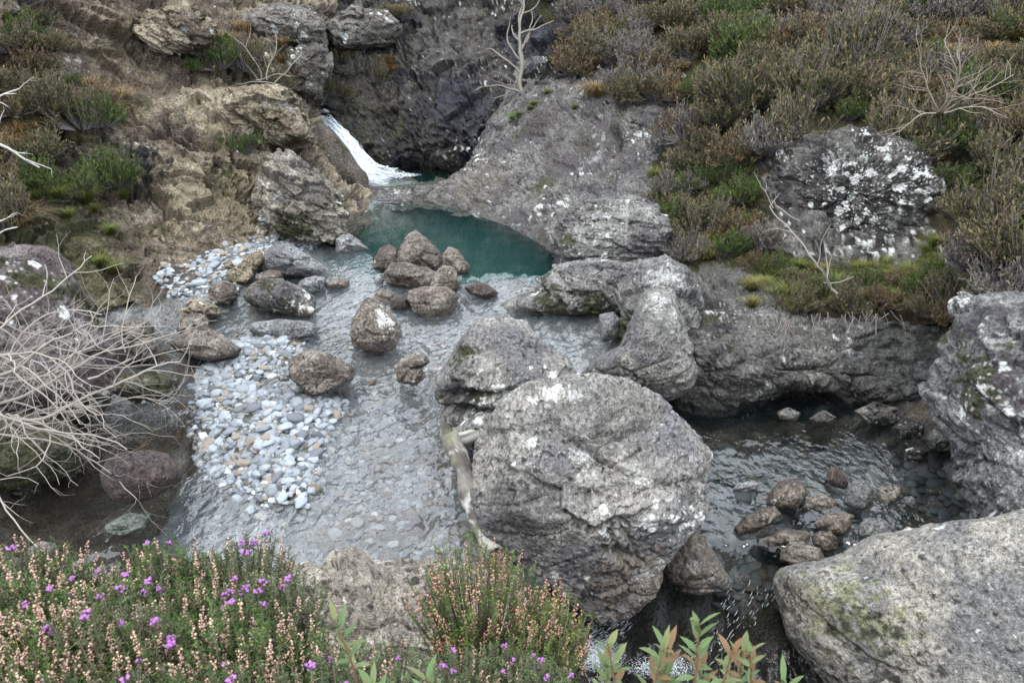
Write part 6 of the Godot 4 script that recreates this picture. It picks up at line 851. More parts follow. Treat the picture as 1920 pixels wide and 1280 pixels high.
func face(called: String, rows: Array, nu: int, nv: int, kind: String, marks: Array, mat: Material, text: String, seconds := [], grooves := []) -> void:
	# seconds: [centre, radius, kind] areas where the rock is of another kind
	var g := loft(rows, nu, nv)
	var k: Dictionary = kinds[kind]
	var v := PackedVector3Array()
	var c := PackedColorArray()
	v.resize((nu + 1) * (nv + 1))
	c.resize(v.size())
	for j in nv + 1:
		for i in nu + 1:
			var p: Vector3 = g[j][i]
			var du: Vector3 = g[j][mini(i + 1, nu)] - g[j][maxi(i - 1, 0)]
			var dv: Vector3 = g[mini(j + 1, nv)][i] - g[maxi(j - 1, 0)][i]
			var n := du.cross(dv).normalized()
			var kk := k
			var d := 0.0
			var share := 0.0
			for s in seconds:
				share = smoothstep(1.0, 0.7, p.distance_to(s[0]) / s[1] + 0.35 * n_stain.get_noise_3dv(p * 0.9))
				if share > 0.0:
					kk = kinds[s[2]]
					break
			if share <= 0.0:
				d = relief(p, k)
				c[j * (nu + 1) + i] = paint(p + n * d, k, marks)
			else:
				d = lerpf(relief(p, k), relief(p, kk), share)
				var q := p + n * d
				c[j * (nu + 1) + i] = paint(q, kk if share > 0.5 + 0.3 * n_mid.get_noise_3dv(q * 4.0) else k, marks)
			for q in grooves:
				# a cleft between two points
				var at := p + Vector3(n_mid.get_noise_3dv(p * 2.0), n_mid.get_noise_3dv(p * 2.0 + Vector3(9, 9, 9)), 0) * 0.1
				var away := at.distance_to(Geometry3D.get_closest_point_to_segment(at, q[0], q[1]))
				if away < q[2]:
					d -= q[3] * (1.0 - away / q[2])
			v[j * (nu + 1) + i] = p + n * d
	var idx := PackedInt32Array()
	for j in nv:
		for i in nu:
			var a := j * (nu + 1) + i
			idx.append_array([a, a + nu + 1, a + 1, a + 1, a + nu + 1, a + nu + 2])
	var o := solid(called, to_mesh(v, idx, c), mat)
	label(o, text, "", "", "structure")
	sheets[called] = v


func snap(p: Vector3, on: Array) -> Vector3:
	# the nearest point of the named sheets
	var best := p
	var far := 1e9
	for s in on:
		var all: PackedVector3Array = sheets[s]
		for i in range(0, all.size(), 3):
			var q := all[i]
			var d := p.distance_squared_to(q)
			if d < far:
				far = d
				best = q
	return best


# ------------------------------------------------------------------ boulders
func geo(n: int) -> Dictionary:
	if geo_cache.has(n):
		return geo_cache[n]
	var f := (1.0 + sqrt(5.0)) / 2.0
	var base := [Vector3(-1, f, 0), Vector3(1, f, 0), Vector3(-1, -f, 0), Vector3(1, -f, 0), Vector3(0, -1, f), Vector3(0, 1, f), Vector3(0, -1, -f), Vector3(0, 1, -f), Vector3(f, 0, -1), Vector3(f, 0, 1), Vector3(-f, 0, -1), Vector3(-f, 0, 1)]
	var tris := [[0, 11, 5], [0, 5, 1], [0, 1, 7], [0, 7, 10], [0, 10, 11], [1, 5, 9], [5, 11, 4], [11, 10, 2], [10, 7, 6], [7, 1, 8], [3, 9, 4], [3, 4, 2], [3, 2, 6], [3, 6, 8], [3, 8, 9], [4, 9, 5], [2, 4, 11], [6, 2, 10], [8, 6, 7], [9, 8, 1]]
	var v := PackedVector3Array()
	var idx := PackedInt32Array()
	var known := {}
	for t in tris:
		var a: Vector3 = base[t[0]]
		var b: Vector3 = base[t[1]]
		var c: Vector3 = base[t[2]]
		var grid := {}
		for i in n + 1:
			for j in n + 1 - i:
				var p := (a + (b - a) * (float(i) / n) + (c - a) * (float(j) / n)).normalized()
				var key := Vector3i((p * 20000.0).round())
				if not known.has(key):
					known[key] = v.size()
					v.append(p)
				grid[i * 1000 + j] = known[key]
		for i in n:
			for j in n - i:
				idx.append_array([grid[i * 1000 + j], grid[i * 1000 + j + 1], grid[(i + 1) * 1000 + j]])
				if i + j < n - 1:
					idx.append_array([grid[(i + 1) * 1000 + j], grid[i * 1000 + j + 1], grid[(i + 1) * 1000 + j + 1]])
	geo_cache[n] = {"v": v, "i": idx}
	return geo_cache[n]


func outline_table(o: Array) -> PackedFloat32Array:
	# distance from the middle to the outline for 180 directions
	var t := PackedFloat32Array()
	var n := o.size() / 2
	for a in 180:
		var dir := Vector2.from_angle(TAU * a / 180.0)
		var best := 0.0
		for i in n:
			var p := Vector2(o[2 * i], o[2 * i + 1])
			var q := Vector2(o[(2 * i + 2) % (2 * n)], o[(2 * i + 3) % (2 * n)])
			var hit = Geometry2D.segment_intersects_segment(Vector2.ZERO, dir * 50.0, p, q)
			if hit != null:
				best = maxf(best, hit.length())
		t.append(maxf(best, 0.01))
	var u := PackedFloat32Array()
	for a in 180:
		u.append((t[(a + 178) % 180] + 2.0 * t[(a + 179) % 180] + 3.0 * t[a] + 2.0 * t[(a + 1) % 180] + t[(a + 2) % 180]) / 9.0)
	return u


func boulder(b: Dictionary) -> MeshInstance3D:
	var k: Dictionary = kinds[b.kind]
	var table := outline_table(b.o)
	var g := geo(maxi(10, int(b.n * 0.8)))
	var dirs: PackedVector3Array = g.v
	var v := PackedVector3Array()
	var c := PackedColorArray()
	v.resize(dirs.size())
	c.resize(dirs.size())
	var centre: Vector3 = b.c
	var front: Vector3 = b.f
	var right := Vector3.UP.cross(front).normalized()
	var up := front.cross(right)
	var depth: float = b.d
	var power: float = b.get("p", 2.5)
	var rng := RandomNumberGenerator.new()
	rng.seed = hash(b.label)
	var planes := []
	var chop: float = 0.6 if b.kind == "brown" or b.kind == "pale" else 0.76
	for i in maxi(0, b.get("cuts", 6) + 4):
		var nrm := Vector3(rng.randfn() * 0.8, rng.randfn() * 0.8, rng.randf_range(0.25, 1.0) * (1.0 if i % 3 else -1.0)).normalized()
		planes.append([nrm, rng.randf_range(chop, 0.93)])
	for q in b.get("planes", []):
		planes.append([q[0].normalized(), q[1]])
	var normals := PackedVector3Array()
	var reaches := PackedFloat32Array()
	var flat := PackedFloat32Array()
	for q in planes:
		normals.append(q[0])
		reaches.append(q[1] * absf(q[0].z) * depth)
		flat.append(q[1] * sqrt(maxf(0.0, 1.0 - q[0].z * q[0].z)))
	var soft: float = b.get("soft", 0.025)
	var amp: float = b.get("amp", 1.0)
	var grooves: Array = b.get("grooves", [])
	var marks: Array = b.get("marks", [])
	for i in dirs.size():
		var d := (dirs[i] + Vector3(0, 0, 0.45)).normalized()
		var s := sqrt(d.x * d.x + d.y * d.y)
		var ang := fposmod(atan2(d.y, d.x) / TAU, 1.0) * 180.0
		var i0 := int(ang) % 180
		var rad := lerpf(table[i0], table[(i0 + 1) % 180], ang - floorf(ang))
		var r := pow(pow(s / rad, power) + pow(absf(d.z) / depth, power), -1.0 / power)
		var size := minf(rad, depth)
		for m in normals.size():
			var dn := d.dot(normals[m])
			if dn > 0.05:
				var reach := (reaches[m] + flat[m] * rad) / dn
				var h := clampf(0.5 + 0.5 * (reach - r) / (soft * size), 0.0, 1.0)
				r = lerpf(reach, r, h) - soft * size * h * (1.0 - h)
		var w := right * d.x + up * d.y + front * d.z
		var p := centre + w * r
		r += relief(p, k) * amp
		if d.z > -0.2:
			for q in grooves:
				# a crack along a line across the face
				var at := Vector2(d.x, d.y) * r + Vector2(n_mid.get_noise_3dv(p * 3.0), n_mid.get_noise_3dv(p * 3.0 + Vector3(9, 9, 9))) * 0.05
				var away := at.distance_to(Geometry2D.get_closest_point_to_segment(at, Vector2(q[0], q[1]), Vector2(q[2], q[3])))
				if away < q[4]:
					r -= q[5] * (1.0 - away / q[4])
		p = w * r
		v[i] = p
		var col := paint(p + centre, k, marks)
		c[i] = col
	var o := solid(b.name, to_mesh(v, g.i, c), m_wet if b.get("gloss", false) else m_rock, null, centre)
	label(o, b.label, b.get("cat", "boulder"), b.get("group", ""))
	return o


func build_boulders() -> void:
	for b in BOULDERS:
		boulder(b)


func build_faces() -> void:
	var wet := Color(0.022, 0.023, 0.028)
	var moss := Color(0.07, 0.085, 0.02)
	var pale := Color(0.5, 0.5, 0.47)
	var ochre := Color(0.24, 0.16, 0.08)
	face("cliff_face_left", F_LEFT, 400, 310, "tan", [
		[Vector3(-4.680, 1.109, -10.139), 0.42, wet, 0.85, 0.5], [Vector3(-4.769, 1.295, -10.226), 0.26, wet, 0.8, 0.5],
		[Vector3(-5.530, 1.599, -9.706), 0.8, Color(0.05, 0.045, 0.032), 0.85, 0.7], [Vector3(-4.709, 0.754, -9.202), 0.5, Color(0.09, 0.075, 0.05), 0.6, 0.6],  # first mark paints the shade of the hollow onto the rock
		[Vector3(-5.244, 1.091, -8.476), 0.9, Color(0.04, 0.045, 0.018), 0.85, 0.5], [Vector3(-4.378, 0.283, -7.989), 0.7, Color(0.075, 0.075, 0.028), 0.7, 0.8], [Vector3(-4.833, 0.636, -8.374), 0.6, Color(0.1, 0.095, 0.04), 0.6, 0.8],
		[Vector3(-5.980, 2.124, -9.951), 1.0, Color(0.06, 0.05, 0.02), 0.85, 0.5], [Vector3(-5.294, 1.883, -10.721), 0.5, Color(0.12, 0.08, 0.035), 0.5, 0.7],
		[Vector3(-5.361, 2.471, -12.319), 1.2, Color(0.17, 0.125, 0.09), 0.55, 0.8], [Vector3(-4.086, 2.269, -12.887), 0.6, Color(0.05, 0.045, 0.02), 0.8, 0.6],
		[Vector3(-4.473, 1.530, -10.777), 0.35, Color(0.07, 0.055, 0.045), 0.6, 0.7], [Vector3(-3.976, 1.656, -11.498), 0.6, Color(0.33, 0.27, 0.17), 0.6, 0.7],
		[Vector3(-3.938, 0.592, -10.230), 0.9, Color(0.29, 0.24, 0.16), 0.6, 0.8], [Vector3(-3.215, 1.342, -12.234), 0.4, Color(0.05, 0.043, 0.035), 0.7, 0.5],
	], m_rock, "tan fractured rock face rising from the stream on the left", [], [
		[Vector3(-4.473, 1.658, -10.837), Vector3(-3.763, 1.272, -10.657), 0.1, 0.16], [Vector3(-4.249, 1.472, -10.530), Vector3(-3.657, 1.102, -10.467), 0.12, 0.2], [Vector3(-3.903, 1.198, -10.512), Vector3(-3.440, 0.634, -10.470), 0.09, 0.12], [Vector3(-4.702, 1.010, -9.983), Vector3(-4.262, 1.132, -10.040), 0.08, 0.1], [Vector3(-4.354, 0.731, -9.742), Vector3(-4.158, 0.284, -9.203), 0.1, 0.14], [Vector3(-4.127, 0.642, -9.811), Vector3(-3.846, 0.157, -9.365), 0.07, 0.1], [Vector3(-4.990, 1.338, -10.026), Vector3(-4.600, 1.010, -9.983), 0.12, 0.15], [Vector3(-5.549, 2.202, -11.421), Vector3(-4.963, 2.038, -11.897), 0.1, 0.12], [Vector3(-5.968, 2.724, -11.775), Vector3(-4.930, 2.061, -12.018), 0.08, 0.1],
	])
	face("cliff_face_back", F_BACK, 240, 220, "dark", [
		[Vector3(-2.797, 1.960, -15.170), 0.9, Color(0.13, 0.115, 0.1), 0.75, 0.8], [Vector3(-1.271, 2.470, -15.629), 0.9, Color(0.11, 0.1, 0.09), 0.6, 0.9], [Vector3(-2.813, 1.068, -14.313), 0.8, Color(0.085, 0.08, 0.058), 0.75, 0.8],
		[Vector3(-0.918, 1.453, -14.162), 0.7, Color(0.022, 0.024, 0.036), 0.9, 0.5], [Vector3(-1.571, 0.767, -13.952), 0.5, Color(0.07, 0.06, 0.05), 0.5, 0.8], [Vector3(-3.416, 2.442, -16.057), 0.8, Color(0.19, 0.175, 0.155), 0.7, 0.7],
		[Vector3(0.372, 2.520, -14.880), 0.7, Color(0.02, 0.022, 0.032), 0.9, 0.5],
	], m_wet, "dark wet rock wall behind the waterfall")
	face("cliff_face_right", F_RIGHT, 300, 220, "grey", [
		[Vector3(1.062, 1.232, -12.404), 0.9, Color(0.13, 0.115, 0.115), 0.6, 0.8], [Vector3(2.564, 1.626, -11.925), 0.7, Color(0.03, 0.031, 0.04), 0.85, 0.8], [Vector3(2.676, 1.165, -10.828), 0.6, Color(0.06, 0.06, 0.062), 0.7, 0.8],
		[Vector3(0.348, 1.478, -13.401), 0.5, Color(0.1, 0.085, 0.08), 0.6, 0.7], [Vector3(-0.586, 0.570, -12.426), 0.5, Color(0.24, 0.21, 0.175), 0.6, 0.7], [Vector3(1.594, 1.252, -12.082), 0.16, Color(0.02, 0.02, 0.02), 0.85, 0.5], [Vector3(1.253, 0.587, -10.779), 0.7, Color(0.24, 0.235, 0.225), 0.5, 0.8],
	], m_rock, "grey lichen-speckled rock face sloping to the pool", [], [
		[Vector3(1.540, 1.361, -12.353), Vector3(1.530, 0.999, -11.964), 0.12, 0.2], [Vector3(0.211, 0.776, -12.632), Vector3(0.837, 1.177, -12.709), 0.07, 0.08], [Vector3(1.540, 1.361, -12.353), Vector3(1.808, 1.415, -12.268), 0.08, 0.12],
	])
	face("hillside", F_SLOPE, 230, 200, "soil", [
		[Vector3(2.027, 0.171, -8.268), 0.8, Color(0.15, 0.14, 0.13), 0.7, 0.7], [Vector3(2.476, 0.052, -7.661), 0.7, Color(0.13, 0.125, 0.12), 0.6, 0.7],
	], m_soil, "heather hillside above the right bank", [[Vector3(2.156, 0.193, -8.057), 0.75, "mottled"], [Vector3(4.009, 0.985, -9.309), 1.15, "mottled"], [Vector3(3.448, 1.359, -9.925), 0.5, "mottled"]])
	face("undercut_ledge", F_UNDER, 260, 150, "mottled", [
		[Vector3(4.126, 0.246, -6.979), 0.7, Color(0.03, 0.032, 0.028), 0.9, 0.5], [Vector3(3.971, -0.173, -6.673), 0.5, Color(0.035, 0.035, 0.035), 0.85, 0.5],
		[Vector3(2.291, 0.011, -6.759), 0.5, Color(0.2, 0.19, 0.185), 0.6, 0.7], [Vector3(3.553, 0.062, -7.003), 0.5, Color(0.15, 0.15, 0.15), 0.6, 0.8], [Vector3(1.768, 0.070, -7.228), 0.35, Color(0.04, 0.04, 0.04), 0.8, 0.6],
	], m_rock, "mottled undercut rock ledge above the dark pool", [], [
		[Vector3(3.191, 0.305, -7.227), Vector3(3.080, -0.081, -6.716), 0.09, 0.16], [Vector3(2.110, 0.103, -6.691), Vector3(3.034, 0.034, -6.714), 0.1, 0.1], [Vector3(2.126, 0.267, -6.933), Vector3(2.060, 0.057, -6.670), 0.06, 0.1], [Vector3(1.845, 0.323, -7.456), Vector3(1.799, -0.318, -6.936), 0.1, 0.15], [Vector3(3.322, 0.131, -6.980), Vector3(3.863, 0.161, -7.160), 0.06, 0.06],
	])
	face("bank_ground", F_BANK, 120, 80, "soil", [], m_soil, "peaty ground of the near bank under the heather")



const BAR_LOW := [Vector2(-2.898, -6.893), Vector2(-2.496, -6.512), Vector2(-1.746, -6.358), Vector2(-1.523, -6.210), Vector2(-1.583, -5.670), Vector2(-1.518, -5.163), Vector2(-1.463, -4.678), Vector2(-1.774, -4.722), Vector2(-2.100, -5.021), Vector2(-2.450, -5.388), Vector2(-2.670, -5.798), Vector2(-2.833, -6.358)]
const BAR_HIGH := [Vector2(-2.772, -6.308), Vector2(-3.003, -6.781), Vector2(-2.878, -7.313), Vector2(-2.758, -7.639), Vector2(-2.406, -7.804), Vector2(-2.136, -7.506), Vector2(-2.218, -7.068), Vector2(-2.404, -6.617), Vector2(-2.485, -6.239)]
const BAR_BACK := [Vector2(-4.136, -8.692), Vector2(-3.854, -8.950), Vector2(-3.464, -10.015), Vector2(-3.324, -10.813), Vector2(-2.726, -10.504), Vector2(-2.545, -10.015), Vector2(-2.949, -9.409), Vector2(-3.196, -8.692), Vector2(-3.296, -8.063), Vector2(-3.765, -8.213)]


func inside(p: Vector2, poly: Array) -> float:
	# signed distance to a polygon, positive inside
	var d := 1e9
	var odd := false
	var n := poly.size()
	for i in n:
		var a: Vector2 = poly[i]
		var b: Vector2 = poly[(i + 1) % n]
		var q := Geometry2D.get_closest_point_to_segment(p, a, b)
		d = minf(d, p.distance_to(q))
		if (a.y > p.y) != (b.y > p.y) and p.x < (b.x - a.x) * (p.y - a.y) / (b.y - a.y) + a.x:
			odd = not odd
	return d if odd else -d


func level(z: float) -> float:
	return 0.22 * smoothstep(-7.4, -9.7, z)


func bank_line(z: float) -> float:
	# x of the rib of boulders between the main stream and the side pool
	return lerpf(0.05, 0.5, smoothstep(-4.4, -6.6, z)) + 0.9 * smoothstep(-6.7, -7.4, z)


func bed_height(x: float, z: float) -> float:
	var lv := level(z)
	var p := Vector3(x, 0, z)
	var y := lv - 0.13 + 0.05 * n_broad.get_noise_3dv(p * 1.3) + 0.03 * n_mid.get_noise_3dv(p * 5.0)
	var e := pow((x + 0.75) / 1.9, 2.0) + pow((z + 10.9) / 1.8, 2.0)
	y -= 1.5 * smoothstep(1.15, 0.25, e)
	y -= 0.9 * smoothstep(-12.6, -13.0, z)
	var p2 := Vector2(x, z)
	for bar in [BAR_LOW, BAR_HIGH, BAR_BACK]:
		var s := inside(p2, bar)
		if s > -0.25:
			y = maxf(y, lerpf(y, lv + 0.025 + 0.06 * smoothstep(0.0, 0.4, s), smoothstep(-0.22, 0.06, s + 0.06 * n_mid.get_noise_3dv(p * 3.0))))
	var left := smoothstep(-2.9, -3.9, x) * smoothstep(-6.1, -6.9, z)
	y += left * (0.16 + 0.1 * n_mid.get_noise_3dv(p * 1.6))
	y -= 0.22 * smoothstep(-1.9, -2.9, x + 0.3 * n_mid.get_noise_3dv(p)) * smoothstep(-5.9, -5.2, z)
	var right := smoothstep(0.0, 0.35, x - bank_line(z))
	if right > 0.0:
		var r := -0.72 + 0.06 * n_mid.get_noise_3dv(p * 2.0) + 0.9 * smoothstep(2.9, 4.6, x) - 1.1 * smoothstep(-4.75, -4.1, z)
		y = lerpf(y, r, right)
	return y


func build_bed() -> void:
	var nx := 290
	var nz := 260
	var v := PackedVector3Array()
	var c := PackedColorArray()
	for j in nz + 1:
		for i in nx + 1:
			var x := -7.0 + 12.5 * i / nx
			var z := -14.4 + 11.6 * j / nz
			var p := Vector3(x, bed_height(x, z), z)
			var cob := n_crack.get_noise_3d(x * 9.0, 0.0, z * 9.0) + 1.0
			var cell := n_block.get_noise_3d(x * 9.0, 0.0, z * 9.0)
			p.y += 0.02 * smoothstep(0.0, 0.4, cob) + 0.012 * cell
			v.append(p)
			var n2 := n_fine.get_noise_3dv(p * 14.0)
			var big := n_stain.get_noise_3dv(p * 0.8)
			var col := Color(0.24, 0.245, 0.24).lerp(Color(0.11, 0.09, 0.068), smoothstep(-0.1, 0.35, big + 0.25 * cell))
			col = col * (1.0 + 0.5 * cell + 0.4 * n2)
			var e := pow((x + 0.75) / 2.1, 2.0) + pow((z + 11.3) / 1.7, 2.0)
			col = col.lerp(Color(0.3, 0.31, 0.28) * (1.0 + 0.3 * n2 + 0.4 * cell), smoothstep(1.2, 0.7, e + 0.25 * big))
			# dark reflections of side pool and backwater painted onto the bed in brown patches
			var dim_mask := smoothstep(0.1, 0.4, x - bank_line(z)) * 0.5
			dim_mask = maxf(dim_mask, 0.7 * smoothstep(-2.2, -2.5, x) * smoothstep(-5.9, -5.4, z))
			var dark := 0.85 * smoothstep(0.3, 0.5, dim_mask + 0.7 * n_stain.get_noise_3dv(p * 2.5) + 0.25 * n2) if dim_mask > 0.0 else 0.0
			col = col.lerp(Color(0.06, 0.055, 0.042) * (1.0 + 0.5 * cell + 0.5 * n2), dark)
			col.a = 1.0
			c.append(col)
	var idx := PackedInt32Array()
	for j in nz:
		for i in nx:
			var a := j * (nx + 1) + i
			idx.append_array([a, a + 1, a + nx + 1, a + 1, a + nx + 2, a + nx + 1])
	var o := solid("stream_bed", to_mesh(v, idx, c), m_rock)
	label(o, "stony bed of the stream and pools", "", "", "structure")



func everywhere(_x: float, _z: float) -> bool:
	return true


func water_sheet(called: String, x0: float, x1: float, z0: float, z1: float, step: float, height: Callable, mat: Material, text: String, keep: Callable = everywhere) -> void:
	var nx := int((x1 - x0) / step)
	var nz := int((z1 - z0) / step)
	var v := PackedVector3Array()
	for j in nz + 1:
		for i in nx + 1:
			var x := x0 + (x1 - x0) * i / nx
			var z := z0 + (z1 - z0) * j / nz
			v.append(Vector3(x, height.call(x, z), z))
	var idx := PackedInt32Array()
	for j in nz:
		for i in nx:
			var a := j * (nx + 1) + i
			if not keep.call(v[a].x, v[a].z):
				continue
			idx.append_array([a, a + 1, a + nx + 1, a + 1, a + nx + 2, a + nx + 1])
	var o := solid(called, to_mesh(v, idx, PackedColorArray()), mat)
	label(o, text, "", "", "structure")


func wavelets() -> ImageTexture:
	if not geo_cache.has("wavelets"):
		var n := FastNoiseLite.new()
		setup_noise(n, FastNoiseLite.TYPE_SIMPLEX_SMOOTH, 0.022, 3, 88)
		geo_cache["wavelets"] = ImageTexture.create_from_image(n.get_seamless_image(512, 512))
	return geo_cache["wavelets"]


func water_material(tint: Color, alpha: float, ripple := 0.0) -> StandardMaterial3D:
	var m := StandardMaterial3D.new()
	m.transparency = BaseMaterial3D.TRANSPARENCY_ALPHA
	m.albedo_color = Color(tint.r, tint.g, tint.b, alpha)
	m.roughness = 0.03
	m.metallic_specular = 0.5
	if ripple > 0.0:
		m.uv1_triplanar = true
		m.uv1_world_triplanar = true
		m.uv1_scale = Vector3(0.9, 0.9, 0.65)
		m.heightmap_enabled = true
		m.heightmap_texture = wavelets()
		m.heightmap_scale = ripple
	return m


func stream_height(x: float, z: float) -> float:
	var w := n_broad.get_noise_2d(x * 0.5 + 9.0, z * 0.5) * 1.2
	var rough := lerpf(0.3, 1.0, smoothstep(-2.2, -1.2, x + 0.25 * (z + 5.0))) 
	rough *= lerpf(1.0, 1.5, smoothstep(-5.5, -7.0, z)) * lerpf(1.0, 0.35, smoothstep(-9.4, -10.0, z))
	var a := n_mid.get_noise_2d((x + w * 0.3) * 3.2, z * 2.0 + w)
	var b := n_fine.get_noise_2d((x + w * 0.2) * 9.0, z * 6.5)
	return level(z) + rough * (0.024 * a + 0.013 * b + 0.006 * n_fine.get_noise_2d(x * 21.0 + w, z * 15.0))


func pool_height(x: float, z: float) -> float:
	return 0.22 + 0.0016 * n_mid.get_noise_2d(x * 3.0, z * 5.0) + 0.001 * n_fine.get_noise_2d(x * 8.0, z * 12.0)


func side_height(x: float, z: float) -> float:
	var k := 1.0 - 0.55 * smoothstep(2.0, 2.6, x)
	var drop := smoothstep(-4.75, -4.35, z + 0.1 * n_broad.get_noise_1d(x * 2.0))
	var y := -0.35 + k * (0.014 * n_mid.get_noise_2d(x * 3.0 + z, z * 2.4) + 0.007 * n_fine.get_noise_2d(x * 8.0, z * 5.0))
	return y - 0.75 * drop * (1.0 + 0.1 * n_mid.get_noise_2d(x * 9.0, z * 2.0)) + 0.03 * drop * n_fine.get_noise_2d(x * 9.0, z * 2.5)


func ribbon_fall(o: Node3D, rng: RandomNumberGenerator, path: Array, across: Vector3, count: int, wide: Vector2, spread_end: float) -> void:
	# threads of white water along a curved path
	for i in count:
		var b := Bundle.new()
		var off := rng.randf_range(-0.5, 0.5)
		var s0 := rng.randf_range(0.0, 0.55)
		var s1 := minf(1.0, s0 + rng.randf_range(0.3, 0.9))
		var pts := PackedVector3Array()
		var rad := PackedFloat32Array()
		var n := 9
		var w := rng.randf_range(wide.x, wide.y)
		for k in n + 1:
			var s := lerpf(s0, s1, float(k) / n)
			var f := s * (path.size() - 1)
			var j := mini(int(f), path.size() - 2)
			var p: Vector3 = cubic(path[maxi(j - 1, 0)], path[j], path[j + 1], path[mini(j + 2, path.size() - 1)], f - j)
			p += across * off * lerpf(1.0, spread_end, s)
			p += Vector3(rng.randfn(), rng.randfn(), rng.randfn()) * 0.02
			pts.append(p - o.position)
			rad.append(w * sin(PI * (0.08 + 0.84 * float(k) / n)))
		b.tube(pts, rad, 5, Color.WHITE)
		solid("water_thread", b.mesh(), m_foam, o)


func streaks(o: Node3D, rng: RandomNumberGenerator, path: Array, across: Vector3, count: int) -> void:
	# short torn flecks of white water lying along the flow
	var b := Bundle.new()
	for i in count:
		var f := rng.randf() * (path.size() - 1)
		var j := mini(int(f), path.size() - 2)
		var p: Vector3 = path[j].lerp(path[j + 1], f - j) + across * rng.randf_range(-0.5, 0.5) + wild(rng) * 0.012
		var d: Vector3 = (path[j + 1] - path[j]).normalized() * rng.randf_range(0.01, 0.06) + wild(rng) * 0.008
		var w := rng.randf_range(0.0008, 0.0022)
		b.tube(PackedVector3Array([p - o.position, p + d * 0.5 - o.position + wild(rng) * 0.004, p + d - o.position]), PackedFloat32Array([w * 0.2, w, w * 0.2]), 4, Color.WHITE)
	solid("foam", b.mesh(), m_foam, o).set_meta("kind", "stuff")


func foam_patch(o: Node3D, rng: RandomNumberGenerator, centre: Vector3, radius: Vector2, count: int, size: float) -> void:
	# broken white water: many small drops and bubbles
	var b := Bundle.new()
	for i in count:
		var a := rng.randf() * TAU
		var r := pow(rng.randf(), 0.8)
		var p := centre + Vector3(cos(a) * r * radius.x, size * 2.5 * rng.randfn() * (1.0 - r), sin(a) * r * radius.y)
		b.bell(p - o.position, wild(rng) * Vector3(1, 0.4, 1), size * rng.randf_range(0.3, 1.0) * (1.3 - r), Color.WHITE)
	solid("foam", b.mesh(), m_foam, o).set_meta("kind", "stuff")


func pool_edge(x: float) -> float:
	# where the pool spills into the stream
	return lerpf(-9.95, -9.05, smoothstep(-2.05, -1.5, x)) + 0.12 * n_broad.get_noise_1d(x * 1.5)


func in_stream(x: float, z: float) -> bool:
	return z > pool_edge(x) and x < bank_line(z) + 0.12 and not in_backwater(x, z)


func in_backwater(x: float, z: float) -> bool:
	return z > -6.2 and x < -2.45 + 0.08 * n_broad.get_noise_1d(z * 2.0)


func in_pool(x: float, z: float) -> bool:
	return z < pool_edge(x) + 0.04


func in_side(x: float, z: float) -> bool:
	return x > bank_line(z) - 0.1 or z > -4.6


